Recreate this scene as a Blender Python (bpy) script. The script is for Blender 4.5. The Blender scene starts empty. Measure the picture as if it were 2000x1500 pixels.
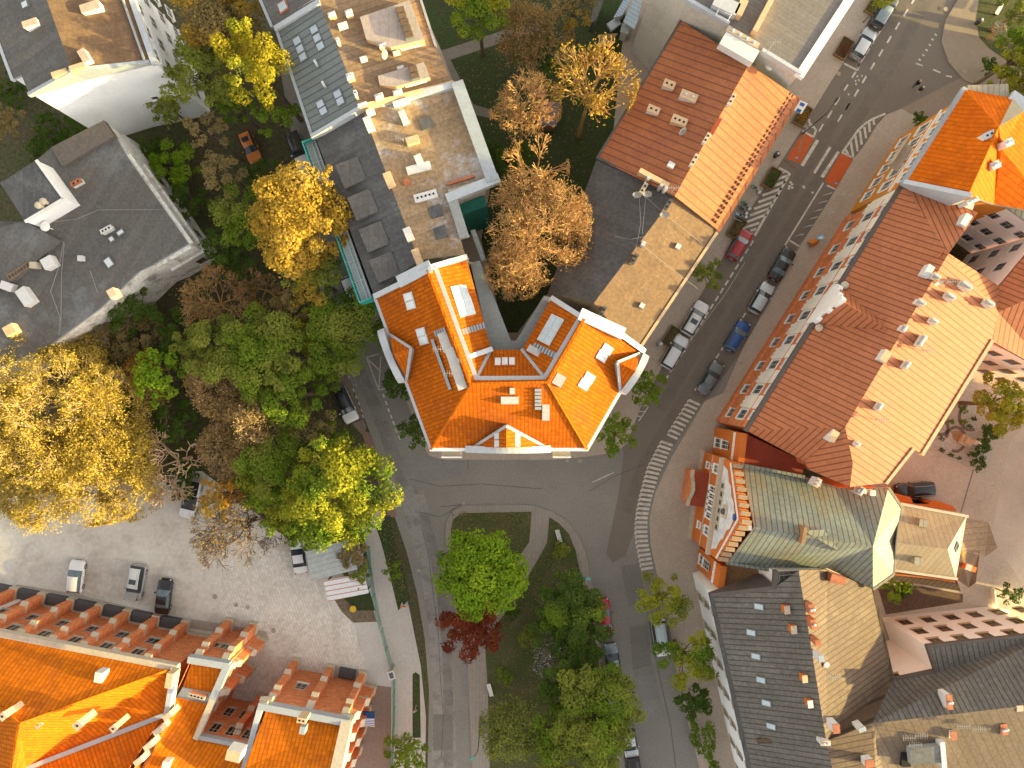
import bpy, math, random
import numpy as np
from mathutils import Vector, Matrix
random.seed(7); RNG=np.random.default_rng(7)
S=bpy.context.scene; COL=S.collection; PI=math.pi; R=math.radians
H=90.0; F=1000/0.72
def P(u,v,z=0.0): k=(H-z)/F; return Vector(((u-1000)*k,(750-v)*k,z))
def Z(ox,oy,s): return lambda x,y,z=None: (ox+x/s,oy+y/s) if z is None else (ox+x/s,oy+y/s,z)
# ---------------------------------------------------------------- materials
MATS={}
def mat(name,c,c2=None,rough=.8,spec=.25,metal=0,ns=.35,na=.5,fine=.25,fs=3.0,du=0,dv=0,lw=.06,lc=None,la=.7,cell=0,bump=0,stain=None,sa=.5,ss=.12,stag=0,str_=None,xw=.15):
    if name in MATS: return MATS[name]
    m=bpy.data.materials.new(name); MATS[name]=m; m.use_nodes=True
    nt=m.node_tree; N=nt.nodes; L=nt.links; b=N['Principled BSDF']
    b.inputs['Roughness'].default_value=rough; b.inputs['Metallic'].default_value=metal
    b.inputs['Specular IOR Level'].default_value=spec
    def nd(t,**k):
        n=N.new(t)
        for a,x in k.items(): setattr(n,a,x)
        return n
    def mth(op,a,bb=None,cl=False):
        n=nd('ShaderNodeMath',operation=op); n.use_clamp=cl
        for i,x in enumerate((a,bb)):
            if x is None: continue
            if isinstance(x,(int,float)): n.inputs[i].default_value=x
            else: L.new(x,n.inputs[i])
        return n.outputs[0]
    def mix(fac,a,bb,mode='MIX'):
        n=nd('ShaderNodeMix',data_type='RGBA',blend_type=mode)
        if isinstance(fac,(int,float)): n.inputs[0].default_value=fac
        else: L.new(fac,n.inputs[0])
        for i,x in ((6,a),(7,bb)):
            if isinstance(x,tuple): n.inputs[i].default_value=(*x[:3],1)
            else: L.new(x,n.inputs[i])
        return n.outputs[2]
    tc=nd('ShaderNodeTexCoord'); ob=tc.outputs['Object']; uv=tc.outputs['UV']
    def noise(sc,det=5,vec=ob,ro=.6):
        n=nd('ShaderNodeTexNoise'); n.inputs['Scale'].default_value=sc; n.inputs['Detail'].default_value=det; n.inputs['Roughness'].default_value=ro
        L.new(vec,n.inputs['Vector']); return n.outputs[0]
    def ramp(x,lo,hi):
        n=nd('ShaderNodeMapRange'); n.inputs[1].default_value=lo; n.inputs[2].default_value=hi; L.new(x,n.inputs[0]); return n.outputs[0]
    c2=c2 or tuple(x*.72 for x in c)
    col=mix(mth('MULTIPLY',ramp(noise(ns),.35,.65),na),c,c2)
    if stain:
        col=mix(mth('MULTIPLY',ramp(noise(ss,6,ob,.7),.5,.68),sa),col,stain)
    if str_:   # streaks running down the slope
        mp=nd('ShaderNodeMapping'); mp.inputs['Scale'].default_value=(2.2,.12,1); L.new(uv,mp.inputs[0])
        col=mix(mth('MULTIPLY',ramp(noise(1.0,4,mp.outputs[0]),.5,.72),str_[1]),col,str_[0])
    if fine:
        f=ramp(noise(fs,6),.3,.7)
        g=nd('ShaderNodeMix',data_type='FLOAT'); L.new(f,g.inputs[0]); g.inputs[2].default_value=1-fine; g.inputs[3].default_value=1+fine
        cc=nd('ShaderNodeCombineColor')
        for i in range(3): L.new(g.outputs[0],cc.inputs[i])
        col=mix(1.0,col,cc.outputs[0],'MULTIPLY')
    if du or dv:
        sp=nd('ShaderNodeSeparateXYZ'); L.new(uv,sp.inputs[0])
        fl=[];ln=[]
        uq=mth('DIVIDE',sp.outputs[0],du) if du else None
        for ax,d in ((0,du),(1,dv)):
            if not d: continue
            q=uq if ax==0 else mth('DIVIDE',sp.outputs[1],d)
            if ax==1 and stag and du: q=mth('ADD',q,mth('MULTIPLY',mth('FLOOR',uq),stag))
            fl.append(mth('FLOOR',q)); fr=mth('FRACT',q)
            ln.append(mth('MULTIPLY',mth('LESS_THAN',fr,lw/d*(1 if ax==0 else .6)),1.0 if (ax==0 or not du) else xw))
        msk=ln[0] if len(ln)==1 else mth('MAXIMUM',ln[0],ln[1])
        if cell:
            cb=nd('ShaderNodeCombineXYZ')
            for i,x in enumerate(fl): L.new(x,cb.inputs[i])
            w=nd('ShaderNodeTexWhiteNoise',noise_dimensions='3D'); L.new(cb.outputs[0],w.inputs[0])
            g=nd('ShaderNodeMix',data_type='FLOAT'); L.new(w.outputs[0],g.inputs[0]); g.inputs[2].default_value=1-cell; g.inputs[3].default_value=1+cell
            cc=nd('ShaderNodeCombineColor')
            for i in range(3): L.new(g.outputs[0],cc.inputs[i])
            col=mix(1.0,col,cc.outputs[0],'MULTIPLY')
        col=mix(mth('MULTIPLY',msk,la),col,lc or tuple(x*.4 for x in c))
        if bump:
            bn=nd('ShaderNodeBump'); bn.inputs['Strength'].default_value=bump; bn.inputs['Distance'].default_value=.05
            L.new(msk,bn.inputs['Height']); L.new(bn.outputs[0],b.inputs['Normal'])
    L.new(col,b.inputs['Base Color'])
    return m
def leafmat(name,ca,cb,tr=.35):
    if name in MATS: return MATS[name]
    m=bpy.data.materials.new(name); MATS[name]=m; m.use_nodes=True; nt=m.node_tree; N=nt.nodes; L=nt.links
    N.remove(N['Principled BSDF']); out=N['Material Output']
    at=N.new('ShaderNodeAttribute'); at.attribute_name='tint'
    rp=N.new('ShaderNodeMix'); rp.data_type='RGBA'; L.new(at.outputs['Fac'],rp.inputs[0]); rp.inputs[6].default_value=(*ca,1); rp.inputs[7].default_value=(*cb,1)
    d=N.new('ShaderNodeBsdfDiffuse'); t=N.new('ShaderNodeBsdfTranslucent'); mx=N.new('ShaderNodeMixShader'); mx.inputs[0].default_value=tr
    L.new(rp.outputs[2],d.inputs[0]); L.new(rp.outputs[2],t.inputs[0]); L.new(d.outputs[0],mx.inputs[1]); L.new(t.outputs[0],mx.inputs[2]); L.new(mx.outputs[0],out.inputs[0])
    return m
def flat(name,c,rough=.6,metal=0,spec=.4):
    return mat(name,c,rough=rough,metal=metal,spec=spec,na=.15,fine=.06)
# ---------------------------------------------------------------- mesh builder
ZU=Vector((0,0,1))
class MB:
    def __init__(s): s.v=[];s.f=[];s.mi=[];s.hint=[]
    def poly(s,pts,m=0,hint=None):
        i=len(s.v); s.v+= [Vector(p) for p in pts]; s.f.append(tuple(range(i,i+len(pts)))); s.mi.append(m); s.hint.append(hint); return s
    def up(s,pts,m=0,hint=None):   # polygon facing upwards
        pts=[Vector(p) for p in pts]; a=sum((pts[i].x*pts[(i+1)%len(pts)].y-pts[(i+1)%len(pts)].x*pts[i].y) for i in range(len(pts)))
        return s.poly(pts if a>0 else pts[::-1],m,hint)
    def prism(s,pts,z0,z1,m=0,ms=None,hint=None,bottom=False):
        pts=[Vector(p) for p in pts]; n=len(pts)
        a=sum((pts[i].x*pts[(i+1)%n].y-pts[(i+1)%n].x*pts[i].y) for i in range(n))
        if a<0: pts=pts[::-1]
        zt=z1 if isinstance(z1,(list,tuple)) else [z1]*n
        if a<0 and isinstance(z1,(list,tuple)): zt=zt[::-1]
        T=[Vector((p.x,p.y,z)) for p,z in zip(pts,zt)]; B=[Vector((p.x,p.y,z0)) for p in pts]
        s.poly(T,m,hint)
        for i in range(n): j=(i+1)%n; s.poly([B[i],B[j],T[j],T[i]],m if ms is None else ms)
        if bottom: s.poly(B[::-1],m)
        return s
    def box(s,c,size,rot=0,m=0,mt=None,M=None):
        sx,sy,sz=[x/2 for x in size]
        if M is None: M=Matrix.Translation(Vector(c))@Matrix.Rotation(rot,4,'Z')
        q=[M@Vector((x*sx,y*sy,w*sz)) for w in (-1,1) for x,y in ((-1,-1),(1,-1),(1,1),(-1,1))]
        for k,f in enumerate(((3,2,1,0),(4,5,6,7),(0,1,5,4),(1,2,6,5),(2,3,7,6),(3,0,4,7))):
            s.poly([q[i] for i in f],(mt if (k==1 and mt is not None) else m))
        return s
    def tube(s,a,b,r0,r1=None,n=6,m=0,cap=True):
        a=Vector(a);b=Vector(b); r1=r0 if r1 is None else r1; d=b-a
        if d.length<1e-6: return s
        d.normalize(); x=d.orthogonal().normalized(); y=d.cross(x)
        A=[a+(x*math.cos(2*PI*i/n)+y*math.sin(2*PI*i/n))*r0 for i in range(n)]
        B=[b+(x*math.cos(2*PI*i/n)+y*math.sin(2*PI*i/n))*r1 for i in range(n)]
        for i in range(n): j=(i+1)%n; s.poly([A[i],A[j],B[j],B[i]],m)
        if cap: s.poly(B,m); s.poly(A[::-1],m)
        return s
    def ball(s,c,r,m=0,n=8,k=5,sq=1):
        c=Vector(c); rows=[]
        for i in range(k+1):
            t=PI*i/k; rows.append([c+Vector((r*math.sin(t)*math.cos(2*PI*j/n),r*math.sin(t)*math.sin(2*PI*j/n),r*sq*math.cos(t))) for j in range(n)])
        for i in range(k):
            for j in range(n):
                jj=(j+1)%n; q=[rows[i][j],rows[i+1][j],rows[i+1][jj],rows[i][jj]]
                if i==0: q=[q[0],q[1],q[2]]
                elif i==k-1: q=[q[0],q[1],q[3]]
                s.poly(q,m)
        return s
    def line(s,pts,w,z,m=0,h=None):   # flat ribbon (or bar of height h) following points
        for a,b in zip(pts[:-1],pts[1:]):
            a=Vector(a);b=Vector(b); d=(b-a); d.z=0
            if d.length<1e-4: continue
            d.normalize(); n=Vector((-d.y,d.x,0))*w/2
            q=[a-n,b-n,b+n,a+n]
            za=[z]*4 if z is not None else [a.z,b.z,b.z,a.z]
            if h is None: s.up([Vector((p.x,p.y,zz)) for p,zz in zip(q,za)],m)
            else: s.prism(q,min(za)-h,za,m)
        return s
    def normal(s,i):
        p=[s.v[k] for k in s.f[i]]; n=Vector((0,0,0))
        for a in range(len(p)):
            q=p[(a+1)%len(p)]; n+=p[a].cross(q)
        return n.normalized() if n.length>1e-9 else Vector((0,0,1))
    def axes(s,i):
        n=s.normal(i)
        if abs(n.z)>.995:
            h=s.hint[i] if s.hint[i] is not None else Vector((1,0,0)); u=Vector((h[0],h[1],0)).normalized()
        elif s.hint[i] is not None and n.z>.3:
            h=s.hint[i]; u=Vector((h[0],h[1],0)); u=(u-n*u.dot(n)).normalized()
        else: u=ZU.cross(n).normalized()
        return n,u,n.cross(u)
    def at(s,x,y):
        best=None
        for i,f in enumerate(s.f):
            n=s.normal(i)
            if n.z<.2: continue
            p=[s.v[k] for k in f]; ins=False; j=len(p)-1
            for k in range(len(p)):
                if (p[k].y>y)!=(p[j].y>y) and x<(p[j].x-p[k].x)*(y-p[k].y)/(p[j].y-p[k].y)+p[k].x: ins=not ins
                j=k
            if ins:
                c=p[0]; z=c.z-(n.x*(x-c.x)+n.y*(y-c.y))/n.z
                if best is None or z>best[0]: best=(z,i)
        return best
    def build(s,name,mats,parent=None,org=None,smooth=False,loc=None):
        me=bpy.data.meshes.new(name); o0=Vector(org) if org is not None else (Vector(parent.location) if parent is not None and parent.get('wl') else Vector((0,0,0)))
        me.from_pydata([tuple(p-o0) for p in s.v],[],s.f)
        mats=mats if isinstance(mats,(list,tuple)) else [mats]
        for m in mats: me.materials.append(m)
        me.polygons.foreach_set('material_index',[min(x,len(mats)-1) for x in s.mi])
        ul=me.uv_layers.new(name='UVMap'); d=np.zeros(len(me.loops)*2,dtype=np.float32); k=0
        for i,f in enumerate(s.f):
            n,u,v=s.axes(i)
            for q in f:
                p=s.v[q]; d[k]=p.dot(u); d[k+1]=p.dot(v); k+=2
        ul.data.foreach_set('uv',d)
        if smooth: me.polygons.foreach_set('use_smooth',[True]*len(s.f))
        me.update()
        o=bpy.data.objects.new(name,me); COL.objects.link(o)
        if parent is not None: o.parent=parent
        elif loc is not None: o.location=loc
        return o
def tag(o,label,cat,group=None):
    o['label']=label; o['category']=cat
    if group: o['group']=group
    return o
def thing(name,label,cat,loc=(0,0,0),rz=0,group=None,wl=True):
    o=bpy.data.objects.new(name,None); COL.objects.link(o); o.location=loc; o.rotation_euler=(0,0,rz); o.empty_display_size=.5
    tag(o,label,cat,group)
    if wl: o['wl']=1
    return o
def struct(name,mb,m,kind='structure'):
    o=mb.build(name,m); o['kind']=kind; return o
def merge(name,mb,m,loc,label,cat,group=None,smooth=False):
    o=mb.build(name,m,org=loc,smooth=smooth); o.location=loc; return tag(o,label,cat,group)
def inset(pts,d):
    n=len(pts); a=sum(pts[i].x*pts[(i+1)%n].y-pts[(i+1)%n].x*pts[i].y for i in range(n)); sg=1 if a>0 else -1; out=[]
    for i in range(n):
        p=pts[i]; e0=(p-pts[i-1]); e1=(pts[(i+1)%n]-p); e0.z=e1.z=0; e0.normalize(); e1.normalize()
        n0=Vector((-e0.y,e0.x,0))*sg; n1=Vector((-e1.y,e1.x,0))*sg; b=n0+n1
        if b.length<.2: b=n0
        k=d/max(.35,b.length/2)
        b.normalize(); out.append(Vector((p.x,p.y,p.z))+b*min(k,d*2.5))
    return out
# ---------------------------------------------------------------- buildings
class Bld: pass
def building(name,label,cat,faces,outline,wm,rms,oh=.35,skirt=.28,hint=None,group=None,extra=None):
    B=Bld(); out=[P(*q) for q in outline]; c=sum(out,Vector((0,0,0)))/len(out); c.z=0
    B.t=thing(name,label,cat,c,group=group); B.out=out; B.c=c
    mb=MB(); bp={}
    for fc in faces:
        pts=[P(*q) for q in fc[0]]; mb.up(pts,fc[1] if len(fc)>1 else 0,fc[2] if len(fc)>2 else hint)
    nf=len(mb.f); ed={}
    for f in mb.f:
        for i in range(len(f)):
            a=mb.v[f[i]];b=mb.v[f[(i+1)%len(f)]]
            ka=(round(a.x,2),round(a.y,2));kb=(round(b.x,2),round(b.y,2)); k=(min(ka,kb),max(ka,kb)); ed.setdefault(k,[]).append((a,b))
    rb=MB(); rb.v=list(mb.v);rb.f=list(mb.f);rb.mi=list(mb.mi);rb.hint=list(mb.hint)
    for k,l in ed.items():
        if len(l)==1:
            a,b=l[0]; rb.poly([a-ZU*skirt,b-ZU*skirt,b,a],len(rms)-1 if len(rms)>1 else 0)
    B.mb=mb; B.roof=rb.build('roof',rms,B.t)
    B.ins=inset(out,oh); wb=MB(); n=len(out)
    a=sum(out[i].x*out[(i+1)%n].y-out[(i+1)%n].x*out[i].y for i in range(n)); B.ccw=a>0
    q=B.ins if a>0 else B.ins[::-1]
    for i in range(n):
        p0=q[i];p1=q[(i+1)%n]; wb.poly([Vector((p0.x,p0.y,0)),Vector((p1.x,p1.y,0)),p1-ZU*.02,p0-ZU*.02])
    B.wall=wb.build('wall',wm,B.t); return B
def onroof(B,u,v,dz=0):
    z=14.0
    for _ in range(6):
        p=P(u,v,z+dz); h=B.mb.at(p.x,p.y)
        if h is None: break
        z=h[0]
    p=P(u,v,z+dz); h=B.mb.at(p.x,p.y)
    if h: ax=B.mb.axes(h[1])
    else: ax=(ZU,Vector((1,0,0)),Vector((0,1,0)))
    return Vector((p.x,p.y,z)),ax
def onpl(u,v,a,b,c):
    a,b,c=P(*a),P(*b),P(*c); n=(b-a).cross(c-a); q=Vector(((u-1000)/F,(750-v)/F,0)); return (u,v,(n.dot(a)-H*n.dot(q))/(n.z-n.dot(q)))
def idir(dx,dy): return math.atan2(-dy,dx)
def chimney(B,u,v,sx,sy,ang,h=1.3,m='brick',pots=0,cap='cap',hole=True,potm='steel',lean=None):
    """stack whose TOP is seen at u,v ; sx along ang"""
    h*=.62; sx*=.78; sy*=.78; p,_=onroof(B,u,v,h); mb=MB(); zt=p.z+h; dp=h+.7
    mb.box((p.x,p.y,zt-dp/2-.1),(sx,sy,dp),ang,0); mb.box((p.x,p.y,zt-.06),(sx+.08,sy+.08,.12),ang,1)
    n=pots or (max(2,int(sx/.42)) if hole else 0)
    c,s=math.cos(ang),math.sin(ang)
    for i in range(n):
        t=(i+.5)/n-.5; q=Vector((p.x+c*t*sx*.9,p.y+s*t*sx*.9,zt))
        if pots:
            mb.tube(q,q+ZU*.22,.1,.1,8,2); mb.tube(q+ZU*.22,q+ZU*.28,.15,.08,8,2)
        else: mb.box(q+ZU*.022,(.2,.2,.02),ang,3)
    return mb.build('chimney',[MM(m),MM(cap),MM(potm),MM('hole')],B.roof,org=B.c)
def skylight(B,u,v,w,l,ang=None,dz=.12,fr='skyframe',gl='skyglass',nx=1,ny=1,name='skylight'):
    p,(n,ux,vx)=onroof(B,u,v,dz)
    if ang is not None:
        d=Vector((math.cos(ang),math.sin(ang),0)); ux=(d-n*d.dot(n)).normalized(); vx=n.cross(ux)
    M=Matrix((( ux.x,vx.x,n.x,p.x),(ux.y,vx.y,n.y,p.y),(ux.z,vx.z,n.z,p.z),(0,0,0,1)))
    mb=MB(); mb.box(0,(w+.16,l+.16,dz*2),M=M); o=mb.build(name,MM(fr),B.roof,org=B.c)
    g=MB(); 
    for i in range(nx):
        for j in range(ny):
            cw=w/nx; cl=l/ny
            g.box(0,(cw-.06,cl-.06,.04),M=M@Matrix.Translation(((i+.5)*cw-w/2,(j+.5)*cl-l/2,dz+.01)))
    g.build('pane',MM(gl),o,org=B.c); return o
def rbox(B,u,v,sx,sy,h,ang,m,mt=None,name='roof_box',sink=.6):
    p,_=onroof(B,u,v,h); mb=MB(); mb.box((p.x,p.y,p.z+h/2-sink/2),(sx,sy,h+sink),ang,0,1 if mt else 0)
    return mb.build(name,[MM(m)]+([MM(mt)] if mt else []),B.roof,org=B.c)
def antenna(B,u,v,h=2.0,dish=False,ang=0):
    p,_=onroof(B,u,v,h*.6); mb=MB(); mb.tube(p-ZU*.3,p+ZU*h,.035,n=5)
    if dish:
        d=Vector((math.cos(ang),math.sin(ang),.45)).normalized(); c=p+ZU*h*.7
        x=d.orthogonal().normalized();y=d.cross(x); rim=[c+d*.15+(x*math.cos(t*PI/6)+y*math.sin(t*PI/6))*.48 for t in range(12)]
        for i in range(12): mb.poly([c,rim[i],rim[(i+1)%12]]); mb.poly([c-d*.03,rim[(i+1)%12]-d*.03,rim[i]-d*.03])
        mb.tube(c,c+d*.6,.02,n=4)
    else:
        d=Vector((math.cos(ang),math.sin(ang),0)); e=Vector((-d.y,d.x,0)); mb.tube(p+ZU*h-d*.7,p+ZU*h+d*.7,.03,n=4)
        for k in range(6): q=p+ZU*h+d*(-.6+.24*k); mb.tube(q-e*.3,q+e*.3,.022,n=4)
    return mb.build('satellite_dish' if dish else 'antenna',MM('aerial'),B.roof,org=B.c)
CPK=[0]
def coping(B,pts,w,h,m='coping',name='parapet',down=.4,lift=.15):
    mb=MB()
    for a,b in zip(pts[:-1],pts[1:]):
        a=P(*a);b=P(*b); d=b-a;d.z=0; d.normalize(); n=Vector((-d.y,d.x,0))*w/2; a=a-d*w*.3; b=b+d*w*.3
        CPK[0]=(CPK[0]+1)%11; e=h+CPK[0]*.009; q=[a-n,b-n,b+n,a+n]; mb.prism(q,min(a.z,b.z)-down,[a.z+e,b.z+e,b.z+e,a.z+e],0)
    return mb.build(name,MM(m),B.roof,org=B.c)
def win(parent,c,d,nrm,w,h,org,fm='white',gm='glass',proud=.05,sill=True,mull=1,arch=False,surround=0,sm='white'):
    """window centred at c on wall running along d with outward nrm"""
    M=Matrix(((d.x,0,nrm.x,c.x),(d.y,0,nrm.y,c.y),(d.z,1,nrm.z,c.z),(0,0,0,1))); mb=MB()
    def bx(x,y,sx,sy,pz=proud,m=0): mb.box(0,(sx,sy,pz*2),M=M@Matrix.Translation((x,y,0)),m=m)
    t=.09
    bx(-w/2,0,t,h+t,proud);bx(w/2,0,t,h+t,proud);bx(0,h/2,w,t,proud*.98);bx(0,-h/2,w,t,proud*.98)
    if mull: bx(0,0,t*.7,h,proud*.8); bx(0,h*.18,w,t*.7,proud*.78)
    if sill: bx(0,-h/2-.08,w+.3,.1,.2,1)
    if surround:
        bx(-w/2-surround/2,0,surround,h+surround,.09,1);bx(w/2+surround/2,0,surround,h+surround,.09,1);bx(0,h/2+surround/2,w,surround,.088,1)
    o=mb.build('window',[MM(fm),MM(sm)],parent,org=org)
    g=MB(); g.box(0,(w-.05,h-.05,.05),M=M); 
    if arch:
        k=[Vector((math.cos(a)*w/2,h/2+math.sin(a)*w/2,.03)) for a in [PI*i/8 for i in range(9)]]
        g.poly([M@q for q in k])
    g.build('pane',MM(gm),o,org=org); return o
def wall_edge(B,i,j=None):
    q=B.ins; a=q[i];b=q[(i+1)%len(q)] if j is None else q[j]
    d=(b-a); d.z=0; L=d.length; d.normalize(); n=Vector((-d.y,d.x,0)); n=n if not B.ccw else -n
    return Vector((a.x,a.y,0)),d,L,n
def winrow(B,edge,n,zs,w,h,t0=.03,t1=.97,**k):
    a,d,L,nr=edge; 
    for i in range(n):
        for z in zs:
            t=t0+(t1-t0)*(i+.5)/n; c=a+d*(L*t)+ZU*z
            win(B.t,c,d,nr,w,h,B.c,**k)
MDEF={}
def MM(k):
    if not isinstance(k,str): return k
    if k in MATS: return MATS[k]
    a,kw=MDEF[k]; return mat(k,*a,**kw)
def D(k,*a,**kw): MDEF[k]=(a,kw)
D('tile',(.46,.115,.006),(.36,.085,.005),du=.4,dv=.42,lw=.14,la=.5,lc=(.2,.04,.008),cell=.14,na=.6,fine=.16,rough=.8,spec=.04,bump=.5,stain=(.27,.075,.022),sa=.55,ss=.25,str_=((.25,.06,.015),.3),xw=.45)
D('tile_old',(.58,.158,.007),(.48,.12,.006),du=.45,dv=.5,lw=.13,la=.5,lc=(.2,.04,.01),cell=.12,fine=.15,spec=.05,stain=(.3,.085,.02),sa=.55,ss=.2,str_=((.28,.07,.015),.35),xw=.6)
D('tileglow',(.56,.125,.006),(.46,.1,.006),spec=.05,du=.5,dv=.5,lw=.12,la=.5,lc=(.25,.05,.008),cell=.1,fine=.14,stain=(.36,.075,.012),sa=.5,ss=.2)
D('seam_red',(.42,.15,.066),(.35,.123,.054),du=.62,dv=2.1,lw=0.13,la=0.75,lc=(.11,.035,.022),cell=.055,fine=.13,rough=.6,spec=.15,stag=.37,stain=(.42,.15,.09),sa=.35)
D('seam_red2',(.37,.133,.054),(.31,.105,.043),du=.8,dv=1.6,lw=0.14,la=0.7,lc=(.12,.045,.03),cell=.055,fine=.15,stag=.5,stain=(.24,.08,.06),sa=.4,ss=.2)
D('seam_dark',(.135,.122,.105),(.095,.086,.076),du=.6,dv=2.4,lw=0.13,la=0.7,lc=(.03,.03,.03),cell=.055,fine=.25,stag=.4,stain=(.21,.195,.17),sa=.5,str_=((.2,.19,.175),.4))
D('seam_tan',(.105,.067,.043),(.08,.054,.037),du=.62,dv=1.9,lw=0.13,la=.85,lc=(.035,.025,.018),cell=.055,fine=.25,stag=.4,stain=(.155,.112,.07),sa=.7,ss=.35)
D('seam_grey',(.17,.19,.185),(.13,.15,.15),du=.7,lw=0.14,la=0.8,lc=(.055,.065,.065),cell=0.05,fine=.12,rough=.5,spec=.4)
D('seam_brown',(.26,.17,.1),(.19,.13,.08),du=.7,lw=0.1,la=0.5,cell=0.08,fine=.25,stain=(.2,.17,.14),sa=.6)
D('copper',(.2,.225,.195),(.145,.16,.135),du=.58,dv=1.6,lw=0.12,la=.85,lc=(.07,.075,.055),cell=.055,fine=.2,stag=.4,stain=(.25,.19,.11),sa=.75,ss=.28,str_=((.22,.17,.1),.5))
D('pale_metal',(.32,.28,.215),(.26,.23,.18),du=.6,lw=0.1,la=0.6,lc=(.16,.14,.1),cell=0.05,fine=.12,stain=(.3,.24,.16),sa=.5)
D('felt_dark',(.1,.1,.1),(.075,.077,.08),du=1.05,lw=.05,la=.35,cell=.1,fine=.2,stain=(.2,.2,.2),sa=.45,ss=.3,str_=((.17,.17,.165),.4))
D('felt_tan',(.34,.26,.18),(.27,.2,.135),du=1.0,lw=.05,la=.3,cell=.08,fine=.28,stain=(.46,.42,.38),sa=.8,ss=.22)
D('felt_patch',(.33,.225,.13),(.23,.155,.085),du=1.0,lw=.05,la=.35,cell=.14,fine=.3,stain=(.5,.49,.5),sa=.95,ss=.17,str_=((.2,.17,.14),.35))
D('felt_grey',(.125,.118,.11),(.095,.09,.087),du=1.0,lw=.05,la=.3,cell=.1,fine=.2,stain=(.19,.205,.22),sa=.7,ss=.16,str_=((.16,.135,.105),.5))
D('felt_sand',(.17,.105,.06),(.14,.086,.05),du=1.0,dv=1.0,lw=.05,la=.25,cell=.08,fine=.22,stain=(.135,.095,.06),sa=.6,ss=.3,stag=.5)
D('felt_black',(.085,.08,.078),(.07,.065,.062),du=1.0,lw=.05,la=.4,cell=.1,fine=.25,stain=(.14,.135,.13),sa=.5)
D('concrete',(.32,.33,.32),(.26,.27,.26),fine=.12,du=1.2,lw=.04,la=.25)
D('coping',(.46,.49,.52),(.38,.41,.44),fine=.08,rough=.45,spec=.4)
D('zinc',(.34,.37,.4),(.28,.31,.33),fine=.1,rough=.4,spec=.5)
D('white',(.78,.77,.74),(.7,.69,.66),fine=.05)
D('render_white',(.86,.87,.88),(.8,.81,.82),fine=.05,ns=.15,stain=(.74,.73,.7),sa=.3)
D('render_cream',(.82,.73,.61),(.77,.68,.56),fine=.06)
D('render_beige',(.55,.52,.46),(.48,.45,.4),fine=.1,ns=.2,stain=(.3,.28,.25),sa=.35,ss=.4)
D('render_yellow',(.62,.25,.035),(.56,.21,.03),fine=.06,stain=(.5,.2,.04),sa=.4)
D('render_orange',(.58,.16,.03),(.5,.13,.025),fine=.07)
D('peel',(.88,.86,.82),(.72,.68,.62),fine=.22,stain=(.2,.15,.1),sa=.8,ss=.5,ns=.8)
D('brick',(.42,.15,.075),(.34,.11,.055),du=.5,dv=.3,lw=.05,la=.25,lc=(.35,.26,.2),cell=.14,fine=.15)
D('brick_o',(.64,.225,.09),(.54,.18,.07),du=.5,dv=.25,lw=.045,la=.22,lc=(.4,.26,.17),cell=.14,fine=.15)
D('stone',(.5,.43,.33),(.42,.36,.28),fine=.12)
D('cap',(.5,.4,.3),(.42,.32,.24),fine=.15)
D('chim_white',(.64,.63,.61),(.52,.51,.5),fine=.08)
D('chim_tan',(.6,.42,.25),(.5,.34,.2),fine=.15)
D('hole',(.015,.012,.01)); D('steel',(.55,.57,.6),metal=.3,rough=.35,fine=.05)
D('aerial',(.3,.29,.28),fine=.05); D('skyframe',(.16,.17,.17),fine=.05); D('skyframe_w',(.6,.6,.58),fine=.05); D('skyframe_o',(.5,.12,.03),fine=.05)
D('skyglass',(.42,.5,.55),rough=.12,spec=.6,fine=.1,na=.4,ns=.8); D('skyglass_p',(.62,.66,.68),rough=.2,spec=.5,fine=.05)
D('glass',(.05,.055,.06),rough=.1,spec=.6,fine=.1); D('glass_d',(.03,.028,.026),rough=.15,spec=.5,fine=.1); D('teal_shaded',(.03,.2,.17),(.02,.15,.13),fine=.2); D('teal',(.06,.42,.36),(.04,.33,.29),fine=.15)
D('net',(.36,.47,.48),(.42,.42,.36),fine=.2,du=2.0,lw=.1,la=.4,lc=(.5,.42,.3)); D('wood',(.3,.18,.09),fine=.2); D('dark',(.09,.092,.098),fine=.1)
D('gutter',(.12,.1,.09),fine=.1); D('red_metal',(.3,.06,.03),fine=.1); D('blue',(.03,.12,.4)); D('iron',(.06,.06,.06)); D('green_paint',(.1,.3,.24),fine=.15)
EXPO=2.15
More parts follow.
